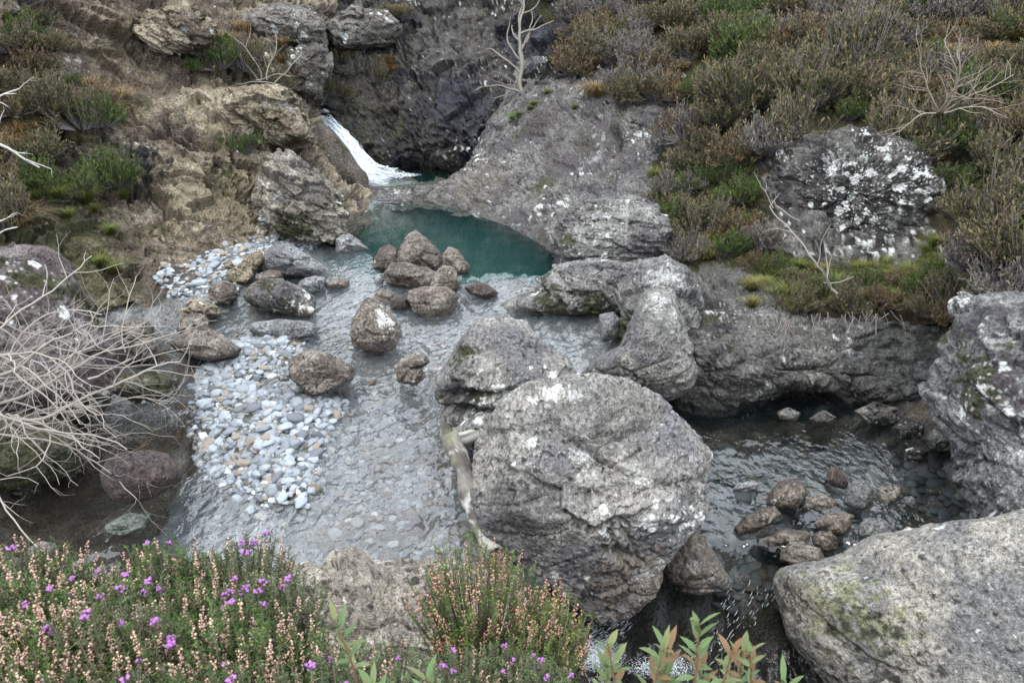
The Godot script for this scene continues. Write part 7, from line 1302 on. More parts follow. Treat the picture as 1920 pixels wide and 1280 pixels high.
func build_water() -> void:
	var clear := water_material(Color(0.66, 0.71, 0.74), 0.07, 1.1)  # pale tint put in to lift the sky reflection on the stream
	var surface := water_material(Color(0.05, 0.12, 0.12), 0.06, 0.15)
	var side := water_material(Color(0.05, 0.13, 0.14), 0.14, 1.0)
	var haze := water_material(Color(0.0, 0.3, 0.28), 0.13)
	haze.metallic_specular = 0.0
	# the stream, and the pool behind it in layers of faintly coloured water
	water_sheet("stream_water", -6.5, 1.7, -10.1, -3.5, 0.03, stream_height, clear, "clear rippling stream water", in_stream)
	var umber := water_material(Color(0.2, 0.16, 0.1), 0.12, 0.2)  # brown tint stands in for the dark bank mirrored in the backwater
	water_sheet("backwater", -6.5, -2.3, -6.3, -3.5, 0.03, stream_height, umber, "calm peaty backwater under the bare twigs", in_backwater)
	water_sheet("pool_water", -3.2, 1.4, -12.85, -8.8, 0.04, pool_height, surface, "still teal water of the rock pool", in_pool)
	for k in 5:
		water_sheet("pool_water", -3.2, 1.4, -12.85, -8.9, 0.2, func(_x, _z): return 0.12 - 0.16 * k, haze, "teal depth of the rock pool")
	water_sheet("basin_water", -3.6, 0.2, -15.4, -12.86, 0.06, func(x, z): return 0.3 + 0.004 * n_mid.get_noise_2d(x * 4.0, z * 4.0), surface, "dark water of the basin under the fall")
	for k in 3:
		water_sheet("basin_water", -3.6, 0.2, -15.4, -12.9, 0.3, func(_x, _z): return 0.2 - 0.16 * k, haze, "dark depth of the basin under the fall")
	water_sheet("side_pool_water", 0.2, 4.6, -8.2, -2.4, 0.03, side_height, side, "clear dark water of the side pool", in_side)
	var rng := RandomNumberGenerator.new()
	rng.seed = 5
	var fall := thing("waterfall", Vector3(-2.334, 0.359, -13.320), "white waterfall sliding down smooth rock into the basin", "waterfall")
	var path := [Vector3(-3.500, 1.067, -14.534), Vector3(-3.240, 1.051, -14.195), Vector3(-2.926, 0.880, -13.839), Vector3(-2.640, 0.614, -13.550), Vector3(-2.334, 0.399, -13.339), Vector3(-2.012, 0.354, -13.263)]
	ribbon_fall(fall, rng, path, (Vector3(-2.915, 1.038, -13.858) - Vector3(-3.061, 0.840, -13.766)), 170, Vector2(0.004, 0.012), 1.3)
	foam_patch(fall, rng, Vector3(-2.072, 0.363, -13.378), Vector2(0.55, 0.14), 1100, 0.018)
	var chute := thing("cascade", Vector3(0.900, -1.008, -4.077), "white water rushing down the cascade below the large boulder", "cascade")
	var path2 := [Vector3(0.790, -0.710, -4.381), Vector3(0.649, -0.777, -4.295), Vector3(0.525, -0.770, -4.188), Vector3(0.553, -0.828, -4.051), Vector3(0.651, -0.913, -3.900)]
	streaks(chute, rng, path2, Vector3(0.26, 0.0, 0.12), 420)
	var path3 := [Vector3(1.762, -0.480, -4.455), Vector3(1.674, -0.590, -4.360), Vector3(1.506, -0.751, -4.218), Vector3(1.289, -0.828, -4.051), Vector3(1.157, -0.946, -3.885)]
	streaks(chute, rng, path3, Vector3(0.3, 0.0, 0.1), 120)
	foam_patch(chute, rng, Vector3(0.589, -0.778, -4.074), Vector2(0.2, 0.16), 3000, 0.008)
	foam_patch(chute, rng, Vector3(1.022, -0.821, -3.998), Vector2(0.28, 0.11), 2000, 0.007)



func pebble_mesh(n: int) -> ArrayMesh:
	var key := "pebble%d" % n
	if not geo_cache.has(key):
		var g := geo(3)
		var v := PackedVector3Array()
		for d: Vector3 in g.v:
			var s := n_broad.get_noise_3dv(d * 0.9 + Vector3(n * 7.0, 0, 0))
			var s2 := n_mid.get_noise_3dv(d * 1.3 + Vector3(n * 3.0, 9, 0))
			v.append(d * (1.0 + 0.45 * s + 0.12 * s2))
		var c := PackedColorArray()
		c.resize(v.size())
		c.fill(Color.WHITE)
		geo_cache[key] = to_mesh(v, g.i, c)
	return geo_cache[key]


func pebble_tone(rng: RandomNumberGenerator) -> Color:
	var c := Color(0.3, 0.33, 0.36).lerp(Color(0.2, 0.22, 0.245), rng.randf())
	var r := rng.randf()
	if r < 0.1:
		c = Color(0.25, 0.215, 0.17)
	elif r < 0.2:
		c = Color(0.45, 0.46, 0.46)
	elif r < 0.3:
		c = Color(0.12, 0.13, 0.145)
	return c * rng.randf_range(0.66, 1.0)


func place_pebbles(called: String, n: int, poly: Array, size: Vector2, rng: RandomNumberGenerator, margin: float, lift: float, out: Array) -> void:
	var lo := Vector2(1e9, 1e9)
	var hi := -lo
	for q: Vector2 in poly:
		lo = lo.min(q)
		hi = hi.max(q)
	var made := 0
	var tries := 0
	while made < n and tries < n * 30:
		tries += 1
		var p := Vector2(rng.randf_range(lo.x, hi.x), rng.randf_range(lo.y, hi.y))
		if inside(p, poly) < -margin * rng.randf():
			continue
		made += 1
		var s := rng.randf_range(size.x, size.y)
		if rng.randf() < 0.12:
			s *= 1.5
		var b := Basis.from_euler(Vector3(rng.randfn() * 0.25, rng.randf() * TAU, rng.randfn() * 0.25)) * Basis.from_scale(Vector3(s * rng.randf_range(1.0, 1.6), s * rng.randf_range(0.45, 0.8), s))
		out.append([Transform3D(b, Vector3(p.x, bed_height(p.x, p.y) + s * lift, p.y)), pebble_tone(rng)])


func multi(called: String, mesh: Mesh, mat: Material, list: Array, text: String) -> void:
	var mm := MultiMesh.new()
	mm.transform_format = MultiMesh.TRANSFORM_3D
	mm.use_colors = true
	mm.mesh = mesh
	mm.instance_count = list.size()
	for i in list.size():
		mm.set_instance_transform(i, list[i][0])
		mm.set_instance_color(i, list[i][1])
	var o := MultiMeshInstance3D.new()
	o.name = numbered(called)
	o.multimesh = mm
	o.material_override = mat
	add_child(o)
	label(o, text, "gravel", "", "stuff")


func build_gravel() -> void:
	var rng := RandomNumberGenerator.new()
	rng.seed = 77
	# the stones one can pick out
	var big := []
	place_pebbles("pebble", 190, BAR_LOW, Vector2(0.026, 0.042), rng, 0.05, 0.6, big)
	place_pebbles("pebble", 80, BAR_HIGH, Vector2(0.026, 0.045), rng, 0.05, 0.6, big)
	place_pebbles("pebble", 30, BAR_BACK, Vector2(0.03, 0.05), rng, 0.02, 0.6, big)
	var tones := []
	for i in 8:
		var m: StandardMaterial3D = m_pebble.duplicate()
		m.vertex_color_use_as_albedo = false
		m.albedo_color = pebble_tone(rng).linear_to_srgb()
		tones.append(m)
	for i in big.size():
		var o := solid("pebble", pebble_mesh(i % 6), tones[i % 8])
		o.transform = big[i][0]
		if i < 190:
			label(o, "smooth blue-grey pebble lying on the gravel bar beside the stream", "pebble", "pebbles on the gravel bar")
		elif i < 270:
			label(o, "smooth grey pebble on the gravel tongue above the main bar", "pebble", "pebbles on the upper gravel tongue")
		else:
			label(o, "rounded pebble on the shore under the tan rock face", "pebble", "pebbles under the tan rock face")
	var small := []
	place_pebbles("", 1500, BAR_LOW, Vector2(0.014, 0.03), rng, 0.1, 0.4, small)
	place_pebbles("", 650, BAR_HIGH, Vector2(0.014, 0.03), rng, 0.1, 0.4, small)
	place_pebbles("", 700, BAR_BACK, Vector2(0.015, 0.035), rng, 0.06, 0.4, small)
	multi("gravel", pebble_mesh(6), m_pebble, small, "loose blue-grey gravel of the bars in the stream")
	var under := []
	place_pebbles("", 2600, [Vector2(-3.6, -9.8), Vector2(0.3, -9.8), Vector2(0.4, -6.5), Vector2(0.0, -4.2), Vector2(-2.2, -4.1), Vector2(-2.6, -5.5)], Vector2(0.012, 0.034), rng, 0.0, 0.2, under)
	for u in under:
		u[1] = u[1] * Color(0.5, 0.48, 0.42)
	multi("gravel", pebble_mesh(7), m_pebble, under, "stones lying under the water of the stream")
	var side := []
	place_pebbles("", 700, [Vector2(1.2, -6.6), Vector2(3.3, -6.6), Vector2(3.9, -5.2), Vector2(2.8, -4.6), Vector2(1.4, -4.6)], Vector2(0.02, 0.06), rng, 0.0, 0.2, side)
	for u in side:  # stones painted darker in place of the shaded ledge reflected above them
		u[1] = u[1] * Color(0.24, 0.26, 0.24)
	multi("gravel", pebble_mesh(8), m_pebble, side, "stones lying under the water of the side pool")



class Bundle:
	var v := PackedVector3Array()
	var i := PackedInt32Array()
	var c := PackedColorArray()
	var n := PackedVector3Array()

	func tube(pts: PackedVector3Array, rad: PackedFloat32Array, sides: int, col: Color, col2 := Color(-1, 0, 0)) -> void:
		var start := v.size()
		var side := Vector3.RIGHT
		var cnt := pts.size()
		for k in cnt:
			var d := (pts[mini(k + 1, cnt - 1)] - pts[maxi(k - 1, 0)]).normalized()
			side = (side - d * side.dot(d))
			if side.length_squared() < 0.01:
				side = d.cross(Vector3(0.3, 0.9, 0.2))
			side = side.normalized()
			var up := d.cross(side)
			var tone := col if col2.r < 0.0 else col.lerp(col2, float(k) / (cnt - 1))
			for s in sides:
				var a := TAU * s / sides
				var o := side * cos(a) + up * sin(a)
				v.append(pts[k] + o * rad[k])
				n.append(o)
				c.append(tone)
		for k in cnt - 1:
			for s in sides:
				var a := start + k * sides + s
				var b := start + k * sides + (s + 1) % sides
				i.append_array([a, a + sides, b, b, a + sides, b + sides])

	func blade(p: Vector3, dir: Vector3, across: Vector3, wide: float, col: Color) -> void:
		# a leaf: base, two sides, tip
		var start := v.size()
		var nn := across.cross(dir).normalized()
		v.append_array([p, p + dir * 0.45 + across * wide, p + dir, p + dir * 0.45 - across * wide])
		n.append_array([nn, nn, nn, nn])
		c.append_array([col, col, col, col])
		i.append_array([start, start + 2, start + 1, start, start + 3, start + 2])

	func leaf(p: Vector3, dir: Vector3, across: Vector3, wide: float, col: Color, bend: float) -> void:
		# a broader leaf with a fold along its rib
		var start := v.size()
		var nn := across.cross(dir).normalized()
		if nn.y < 0.0:
			nn = -nn
		for k in 5:
			var s := k / 4.0
			var w: float = wide * [0.12, 0.8, 1.0, 0.72, 0.02][k]
			var q := p + dir * s - nn * bend * s * s
			v.append_array([q + across * w + nn * w * 0.3, q, q - across * w + nn * w * 0.3])
			n.append_array([(nn - across * 0.3).normalized(), nn, (nn + across * 0.3).normalized()])
			c.append_array([col, col * 0.92, col])
		for k in 4:
			var a := start + k * 3
			i.append_array([a, a + 1, a + 3, a + 1, a + 4, a + 3, a + 1, a + 2, a + 4, a + 2, a + 5, a + 4])

	func bell(p: Vector3, dir: Vector3, r: float, col: Color) -> void:
		# a small closed flower
		var start := v.size()
		var s := dir.cross(Vector3(0.31, 0.2, 0.93)).normalized()
		var t := dir.cross(s)
		var pts := [p, p + dir * r * 1.1 + s * r, p + dir * r * 1.1 + t * r, p + dir * r * 1.1 - s * r, p + dir * r * 1.1 - t * r, p + dir * r * 2.3]
		for q: Vector3 in pts:
			v.append(q)
			n.append((q - p - dir * r).normalized())
			c.append(col)
		for k in 4:
			i.append_array([start, start + 1 + k, start + 1 + (k + 1) % 4, start + 5, start + 1 + (k + 1) % 4, start + 1 + k])

	func mesh() -> ArrayMesh:
		var a := []
		a.resize(Mesh.ARRAY_MAX)
		a[Mesh.ARRAY_VERTEX] = v
		a[Mesh.ARRAY_INDEX] = i
		a[Mesh.ARRAY_NORMAL] = n
		a[Mesh.ARRAY_COLOR] = c
		var m := ArrayMesh.new()
		m.add_surface_from_arrays(Mesh.PRIMITIVE_TRIANGLES, a)
		return m


func wild(rng: RandomNumberGenerator) -> Vector3:
	return Vector3(rng.randfn(), rng.randfn(), rng.randfn()).normalized()


# a low wiry bush: stems that fan out, short leafy sprigs along their upper halves
func heather_bush(rng: RandomNumberGenerator, stems: int, radius: float, tall: float, tones: Array, wood: Color, tip: Color, tips: float, parent: Node3D) -> void:
	var st := Bundle.new()
	var fo := Bundle.new()
	var heads := []
	for s in 9:
		var a := rng.randf() * TAU
		var lean := sqrt(rng.randf()) * rng.randf_range(0.6, 1.25)
		heads.append([a, lean, tall * (1.0 - 0.5 * minf(1.0, lean * lean)) * rng.randf_range(0.5, 1.25)])
	for s in stems:
		var h: Array = heads[rng.randi() % 9]
		var a: float = h[0] + rng.randfn() * 0.45
		var lean: float = h[1]
		var root := Vector3(cos(a), 0, sin(a)) * radius * 0.3 * lean
		var end := Vector3(cos(a) * radius * lean, h[2] * rng.randf_range(0.6, 1.1), sin(a) * radius * lean)
		end += wild(rng) * radius * rng.randf_range(0.05, 0.32)
		var pts := PackedVector3Array()
		var rad := PackedFloat32Array()
		var mid := root.lerp(end, 0.5) + Vector3(cos(a), -0.3, sin(a)) * radius * 0.12
		for k in 5:
			var f := k / 4.0
			pts.append(root.lerp(mid, f).lerp(mid.lerp(end, f), f))
			rad.append(lerpf(0.0065, 0.002, f))
		st.tube(pts, rad, 3, wood * rng.randf_range(0.7, 1.25))
		var tone: Color = tones[rng.randi() % tones.size()] * rng.randf_range(0.7, 1.3)
		for k in 15:
			var f := rng.randf_range(0.42, 1.0)
			var p := root.lerp(mid, f).lerp(mid.lerp(end, f), f)
			var d := (end - mid).normalized() * 0.8 + wild(rng) * 0.8 + Vector3.UP * 0.3
			d = d.normalized() * rng.randf_range(0.03, 0.065)
			var col := tone * rng.randf_range(0.75, 1.25)
			if f > 0.8 and rng.randf() < tips:
				col = tip * rng.randf_range(0.75, 1.25)
			p += wild(rng) * 0.012
			var ac := d.cross(wild(rng)).normalized()
			fo.blade(p, d, ac, rng.randf_range(0.005, 0.009), col)
			fo.blade(p + d * 0.3, d * 0.8 + wild(rng) * 0.012, d.cross(ac).normalized(), rng.randf_range(0.004, 0.008), col * 0.9)
	solid("stems", st.mesh(), m_wood, parent).set_meta("kind", "stuff")
	solid("foliage", fo.mesh(), m_leaf, parent).set_meta("kind", "stuff")


# a near heather plant: needle leaves and spikes of small bells
func flowering_heather(rng: RandomNumberGenerator, shoots: int, radius: float, tall: float, green: Color, spike: Color, spikes: float, purple: float, parent: Node3D) -> void:
	var st := Bundle.new()
	var fo := Bundle.new()
	var fl := Bundle.new()
	for s in shoots:
		var a := rng.randf() * TAU
		var lean := sqrt(rng.randf())
		var root := Vector3(cos(a), 0, sin(a)) * radius * 0.35 * lean
		var end := Vector3(cos(a) * radius * lean, tall * (1.05 - 0.35 * lean * lean) * rng.randf_range(0.7, 1.1), sin(a) * radius * lean) + wild(rng) * radius * 0.1
		var mid := root.lerp(end, 0.5) + Vector3(cos(a), -0.3, sin(a)) * radius * 0.1
		var pts := PackedVector3Array()
		var rad := PackedFloat32Array()
		for k in 5:
			var f := k / 4.0
			pts.append(root.lerp(mid, f).lerp(mid.lerp(end, f), f))
			rad.append(lerpf(0.003, 0.0011, f))
		st.tube(pts, rad, 3, Color(0.17, 0.13, 0.11) * rng.randf_range(0.6, 1.3))
		var col := green * rng.randf_range(0.7, 1.35)
		var flowered := rng.randf() < spikes
		var top := 0.83 if flowered else 1.0
		for k in 46:
			var f := lerpf(0.4, top, sqrt(rng.randf()))
			var p := root.lerp(mid, f).lerp(mid.lerp(end, f), f)
			var axis := (end - mid).normalized()
			var d := (axis * 0.7 + wild(rng)).normalized() * rng.randf_range(0.008, 0.02)
			fo.blade(p, d, d.cross(wild(rng)).normalized(), rng.randf_range(0.0011, 0.0022), col * rng.randf_range(0.75, 1.3))
		if flowered:
			var tone := spike * rng.randf_range(0.75, 1.2)
			for k in 13:
				var f := lerpf(0.8, 1.02, k / 12.0)
				var p := root.lerp(mid, f).lerp(mid.lerp(end, f), f)
				var d := ((end - mid).normalized() * 0.4 + wild(rng)).normalized()
				fl.bell(p + d * 0.002, d, rng.randf_range(0.0025, 0.0042), tone * rng.randf_range(0.8, 1.25))
		elif rng.randf() < purple:
			for k in 9:
				var d := ((end - mid).normalized() * 0.6 + wild(rng)).normalized()
				fl.bell(end + d * 0.004, d, rng.randf_range(0.004, 0.006), Color(0.3, 0.12, 0.33) * rng.randf_range(0.8, 1.3))
	solid("stems", st.mesh(), m_wood, parent).set_meta("kind", "stuff")
	solid("leaves", fo.mesh(), m_leaf, parent).set_meta("kind", "stuff")
	solid("flowers", fl.mesh(), m_leaf, parent).set_meta("kind", "stuff")


func grass_tuft(rng: RandomNumberGenerator, blades: int, radius: float, tall: float, tones: Array, droop: float, parent: Node3D) -> void:
	var b := Bundle.new()
	for s in blades:
		var a := rng.randf() * TAU
		var out := Vector3(cos(a), 0, sin(a))
		var root := out * radius * 0.35 * rng.randf()
		var h := tall * rng.randf_range(0.6, 1.15)
		var reach := radius * rng.randf_range(0.2, 1.0)
		var col: Color = tones[rng.randi() % tones.size()] * rng.randf_range(0.7, 1.25)
		var ac := out.cross(Vector3.UP)
		var w := rng.randf_range(0.002, 0.0045)
		var start := b.v.size()
		for k in 5:
			var f := k / 4.0
			var p := root + out * reach * f * f + Vector3.UP * h * (f - droop * f * f * f)
			b.v.append_array([p + ac * w * (1.0 - f), p - ac * w * (1.0 - f)])
			b.n.append_array([out * -0.4 + Vector3.UP, out * -0.4 + Vector3.UP])
			b.c.append_array([col, col])
		for k in 4:
			var q := start + k * 2
			b.i.append_array([q, q + 1, q + 2, q + 1, q + 3, q + 2])
	solid("blades", b.mesh(), m_leaf, parent).set_meta("kind", "stuff")


# one limb of a bare shrub with its twigs
func grow(b: Bundle, rng: RandomNumberGenerator, p: Vector3, d: Vector3, len: float, rad: float, depth: int, col: Color, pull: Vector3, bushy: float) -> void:
	var pts := PackedVector3Array([p])
	var rads := PackedFloat32Array([rad])
	var n := maxi(3, int(len / 0.07))
	var step := len / n
	var dir := d.normalized()
	for k in n:
		dir = (dir + wild(rng) * 0.3 + pull * 0.1).normalized()
		p += dir * step
		var r := lerpf(rad, rad * 0.4, float(k + 1) / n)
		pts.append(p)
		rads.append(r)
		if depth > 0 and k > 0 and rng.randf() < bushy:
			var side := dir.cross(wild(rng)).normalized()
			grow(b, rng, p, dir * 0.75 + side * rng.randf_range(0.5, 0.95), len * rng.randf_range(0.3, 0.6) * (1.0 - 0.4 * k / n), r * 0.62, depth - 1, col, pull, bushy)
	b.tube(pts, rads, 6 if rad > 0.012 else 4, col * rng.randf_range(0.8, 1.15))


func bare_shrub(called: String, at: Vector3, limbs: Array, col: Color, text: String, group := "", bushy := 0.5, seedn := 1) -> Node3D:
	# limbs: [start, direction, length, radius, depth]
	var o := thing(called, at, text, "shrub", group)
	var rng := RandomNumberGenerator.new()
	rng.seed = seedn
	for l in limbs:
		var b := Bundle.new()
		grow(b, rng, l[0] - at, l[1], l[2], l[3], l[4], col, l[5] if l.size() > 5 else Vector3.ZERO, bushy)
		solid("branch", b.mesh(), m_wood, o)
	return o


func fern(rng: RandomNumberGenerator, fronds: int, len: float, col: Color, parent: Node3D) -> void:
	for f in fronds:
		var b := Bundle.new()
		var a := rng.randf() * TAU
		var out := Vector3(cos(a), 0, sin(a))
		var side := out.cross(Vector3.UP)
		for k in 14:
			var s := k / 13.0
			var p := out * len * s + Vector3.UP * len * (0.7 * s - 0.75 * s * s)
			var w := len * 0.2 * sin(PI * (0.15 + 0.8 * s))
			for q in [-1.0, 1.0]:
				b.blade(p, (side * q + out * 0.35).normalized() * w, out, len * 0.028, col * rng.randf_range(0.8, 1.2))
		solid("frond", b.mesh(), m_leaf, parent)


func weather(b: Bundle, at: Vector3, axis: PackedVector3Array, sides: int) -> void:
	# knots and peeling bark, silver wood and patches of pale lichen
	for k in b.v.size():
		var w := b.v[k] + at
		if sides > 0:
			b.v[k] += (b.v[k] - axis[k / sides]) * (0.35 * n_mid.get_noise_3dv(w * 4.0) + 0.14 * n_mid.get_noise_3dv(w * Vector3(24, 9, 9)))
		var s := n_stain.get_noise_3dv(w * Vector3(7, 2.5, 2.5))
		var tone := Color(0.15, 0.138, 0.122).lerp(Color(0.07, 0.06, 0.052), smoothstep(-0.1, 0.2, s))
		tone = tone.lerp(Color(0.32, 0.31, 0.29), smoothstep(0.12, 0.22, n_stain.get_noise_3dv(w * 3.5 + Vector3(5, 5, 5)) + 0.25 * n_fine.get_noise_3dv(w * 25.0)))
		tone = tone.lerp(Color(0.15, 0.16, 0.1), 0.7 * smoothstep(0.25, 0.4, n_stain.get_noise_3dv(w * 3.0 + Vector3(15, 5, 5))))
		b.c[k] = tone * (1.0 + 0.5 * n_fine.get_noise_3dv(w * 34.0))


func copy_of(proto: Node3D, called: String, at: Vector3, size: float, turn: float, text: String, category: String, group: String) -> Node3D:
	var o: Node3D = proto.duplicate()
	o.name = numbered(called)
	add_child(o)
	o.position = at
	o.scale = Vector3(size, size, size)
	o.rotation.y = turn
	label(o, text, category, group)
	return o


func build_plants() -> void:
	var rng := RandomNumberGenerator.new()
	rng.seed = 4242
	var olive := [Color(0.08, 0.085, 0.035), Color(0.1, 0.095, 0.045), Color(0.06, 0.072, 0.028), Color(0.1, 0.083, 0.052)]
	var greens := [Color(0.06, 0.09, 0.022), Color(0.08, 0.11, 0.03), Color(0.05, 0.07, 0.02)]
	var rusts := [Color(0.13, 0.075, 0.04), Color(0.12, 0.09, 0.05), Color(0.09, 0.085, 0.04)]
	var wood := Color(0.15, 0.135, 0.135)
	var tip := Color(0.18, 0.14, 0.085)
	# ---- kinds of bush, three shapes of each
	var protos := {}
	for kind in ["olive", "green", "rust", "grey"]:
		protos[kind] = []
		for i in 3:
			var o := Node3D.new()
			match kind:
				"olive": heather_bush(rng, 260, 0.5, 0.5, olive, wood, tip, 0.45, o)
				"green": heather_bush(rng, 230, 0.42, 0.4, greens, wood * 0.8, Color(0.1, 0.13, 0.04), 0.4, o)
				"rust": heather_bush(rng, 220, 0.45, 0.4, rusts, wood * 0.9, tip, 0.5, o)
				"grey": heather_bush(rng, 240, 0.5, 0.45, [Color(0.14, 0.13, 0.125), Color(0.1, 0.095, 0.07), Color(0.17, 0.155, 0.14)], wood * 1.2, Color(0.2, 0.17, 0.13), 0.4, o)
			protos[kind].append(o)
	var tufts := {}
	for kind in ["straw", "green", "mixed"]:
		tufts[kind] = []
		for i in 3:
			var o := Node3D.new()
			match kind:
				"straw": grass_tuft(rng, 260, 0.45, 0.36, [Color(0.24, 0.17, 0.085), Color(0.2, 0.12, 0.05), Color(0.3, 0.23, 0.13)], 0.7, o)
				"green": grass_tuft(rng, 220, 0.26, 0.24, [Color(0.09, 0.13, 0.03), Color(0.12, 0.15, 0.04), Color(0.14, 0.13, 0.04)], 0.45, o)
				"mixed": grass_tuft(rng, 220, 0.28, 0.26, [Color(0.12, 0.13, 0.035), Color(0.2, 0.15, 0.06), Color(0.09, 0.1, 0.03)], 0.5, o)
			tufts[kind].append(o)
	for b in BUSHES:
		for i in range(0, b[3].size(), 3):
			var at := snap(b[3][i + 1], b[1]) - Vector3(0, 0.05, 0)
			copy_of(protos[b[3][i]][rng.randi() % 3], "heather_bush", at, b[3][i + 2], rng.randf() * TAU, b[0], "bush", b[2])
	for b in TUFTS:
		for i in range(0, b[3].size(), 3):
			var at := snap(b[3][i + 1], b[1]) - Vector3(0, 0.03, 0)
			copy_of(tufts[b[3][i]][rng.randi() % 3], "grass_tuft", at, b[3][i + 2], rng.randf() * TAU, b[0], "grass", b[2])
	for b in FERNS:
		var at := snap(b[0], b[3])
		var o := thing("fern", at, b[2], "fern")
		fern(rng, 5, b[1], Color(0.09, 0.17, 0.04), o)
	for k in protos:
		for o in protos[k]:
			o.free()
	for k in tufts:
		for o in tufts[k]:
			o.free()
	# ---- bare shrubs
	var bark := Color(0.26, 0.23, 0.2)
	bare_shrub("bare_shrub", Vector3(-3.643, 0.953, -4.219), [
		[Vector3(-3.348, 1.429, -4.441), Vector3(0.9, 0.02, -0.2), 1.00, 0.009, 3], [Vector3(-3.344, 1.297, -4.269), Vector3(0.9, -0.1, -0.15), 1.25, 0.013, 3], [Vector3(-3.274, 1.086, -4.060), Vector3(0.95, 0.16, -0.3), 1.35, 0.013, 3], [Vector3(-3.279, 0.918, -4.092), Vector3(0.9, -0.12, -0.2), 1.20, 0.010, 3], [Vector3(-3.235, 1.221, -4.013), Vector3(0.8, -0.3, 0.1), 1.25, 0.012, 3], [Vector3(-3.483, 1.508, -4.588), Vector3(0.85, 0.1, -0.1), 0.85, 0.008, 3], [Vector3(-3.242, 1.285, -4.153), Vector3(0.9, 0, 0.05), 1.20, 0.010, 3], [Vector3(-3.173, 0.942, -3.883), Vector3(0.7, -0.15, 0.2), 0.90, 0.008, 3], [Vector3(-3.553, 1.035, -4.478), Vector3(0.95, 0.1, -0.1), 1.20, 0.009, 3], [Vector3(-3.553, 1.221, -4.564), Vector3(0.9, -0.2, -0.1), 1.20, 0.009, 3], [Vector3(-3.143, 1.500, -4.143), Vector3(0.9, -0.25, 0.1), 1.10, 0.009, 3], [Vector3(-3.416, 0.871, -4.291), Vector3(0.95, 0.05, -0.1), 1.20, 0.008, 3], [Vector3(-3.074, 1.243, -3.913), Vector3(0.8, 0.05, 0.1), 0.90, 0.008, 3], [Vector3(-3.348, 1.578, -4.510), Vector3(0.8, -0.15, 0), 0.80, 0.007, 3],
	], bark, "sprawling bare shrub of pale twigs reaching over the backwater", "", 0.62, 3)
	bare_shrub("bare_shrub", Vector3(-3.038, 2.592, -4.211), [
		[Vector3(-2.813, 2.617, -4.223), Vector3(0.9, 0.35, -0.1), 0.3, 0.012, 2], [Vector3(-2.841, 2.719, -4.270), Vector3(0.9, -0.35, 0.0), 0.34, 0.012, 2], [Vector3(-2.813, 2.286, -4.068), Vector3(0.9, 0.15, 0.0), 0.28, 0.009, 2], [Vector3(-2.801, 2.165, -3.902), Vector3(0.8, 0.5, 0.0), 0.34, 0.006, 1], [Vector3(-2.801, 2.813, -4.203), Vector3(0.8, 0.3, 0.0), 0.3, 0.008, 2],
	], Color(0.4, 0.38, 0.35), "lichened whitish twigs poking in at the picture's left edge", "", 0.6, 8)
	bare_shrub("bare_shrub", Vector3(-2.645, 1.131, -4.743), [[Vector3(-2.822, 1.035, -4.698), Vector3(0.6, 0.3, 0.0), 0.35, 0.008, 1], [Vector3(-2.574, 1.196, -4.773), Vector3(0.12, 1.0, 0.0), 0.55, 0.005, 1]], Color(0.4, 0.34, 0.3), "thin upright whip of twig before the left shore stones", "", 0.3, 9)
	bare_shrub("bare_shrub", Vector3(0.133, 1.688, -13.719), [
		[Vector3(0.158, 1.685, -13.608), Vector3(-0.25, 1.0, 0.0), 1.75, 0.036, 1, Vector3(0.1, 0.6, 0)], [Vector3(0.132, 1.685, -13.608), Vector3(-0.9, 0.35, 0.1), 0.75, 0.022, 3], [Vector3(0.088, 1.741, -13.634), Vector3(-0.6, 0.7, 0.1), 0.6, 0.014, 3], [Vector3(0.132, 1.701, -13.615), Vector3(-0.9, 0.05, 0.2), 0.6, 0.012, 3],
	], Color(0.18, 0.16, 0.135), "leafless leaning tree with twisted side twigs above the basin", "", 0.5, 21)
	bare_shrub("bare_shrub", Vector3(4.983, 1.969, -9.547), [
		[Vector3(4.930, 2.013, -9.458), Vector3(-0.7, 0.55, 0.25), 0.85, 0.013, 3], [Vector3(4.960, 2.013, -9.458), Vector3(-0.2, 0.9, 0.25), 0.9, 0.014, 3], [Vector3(4.960, 2.013, -9.458), Vector3(0.3, 0.8, 0.25), 0.9, 0.014, 3], [Vector3(4.991, 2.013, -9.458), Vector3(0.8, 0.45, 0.25), 0.85, 0.013, 3], [Vector3(4.846, 2.018, -9.350), Vector3(-0.9, 0.25, 0.3), 0.8, 0.011, 3], [Vector3(4.937, 2.018, -9.350), Vector3(0.9, 0.15, 0.3), 0.7, 0.011, 3], [Vector3(4.942, 2.013, -9.458), Vector3(0.05, 0.9, 0.5), 0.8, 0.011, 3],
	], Color(0.21, 0.175, 0.135), "fan-shaped bare shrub among bracken high on the right slope", "", 0.75, 31)
	bare_shrub("bare_shrub", Vector3(3.309, 0.470, -7.525), [
		[Vector3(3.269, 0.556, -7.454), Vector3(-0.75, 0.45, 0.0), 1.15, 0.013, 2], [Vector3(3.215, 0.580, -7.466), Vector3(-0.1, 0.9, 0.0), 0.55, 0.01, 1], [Vector3(3.131, 0.731, -7.757), Vector3(0.05, 1.0, 0.0), 0.5, 0.007, 1], [Vector3(3.135, 0.653, -7.500), Vector3(0.9, 0.05, 0.1), 0.3, 0.006, 1],
	], Color(0.25, 0.225, 0.195), "crooked pale sapling growing from the grassy shelf", "", 0.25, 41)
	bare_shrub("bare_shrub", Vector3(2.921, 1.359, -8.822), [[Vector3(2.921, 1.089, -8.696), Vector3(-0.5, 0.7, 0.2), 0.5, 0.006, 2], [Vector3(2.951, 1.116, -8.709), Vector3(0.4, -0.4, 0.2), 0.4, 0.006, 2]], Color(0.34, 0.31, 0.28), "thin forked twig across the lichened rock patch", "", 0.35, 43)
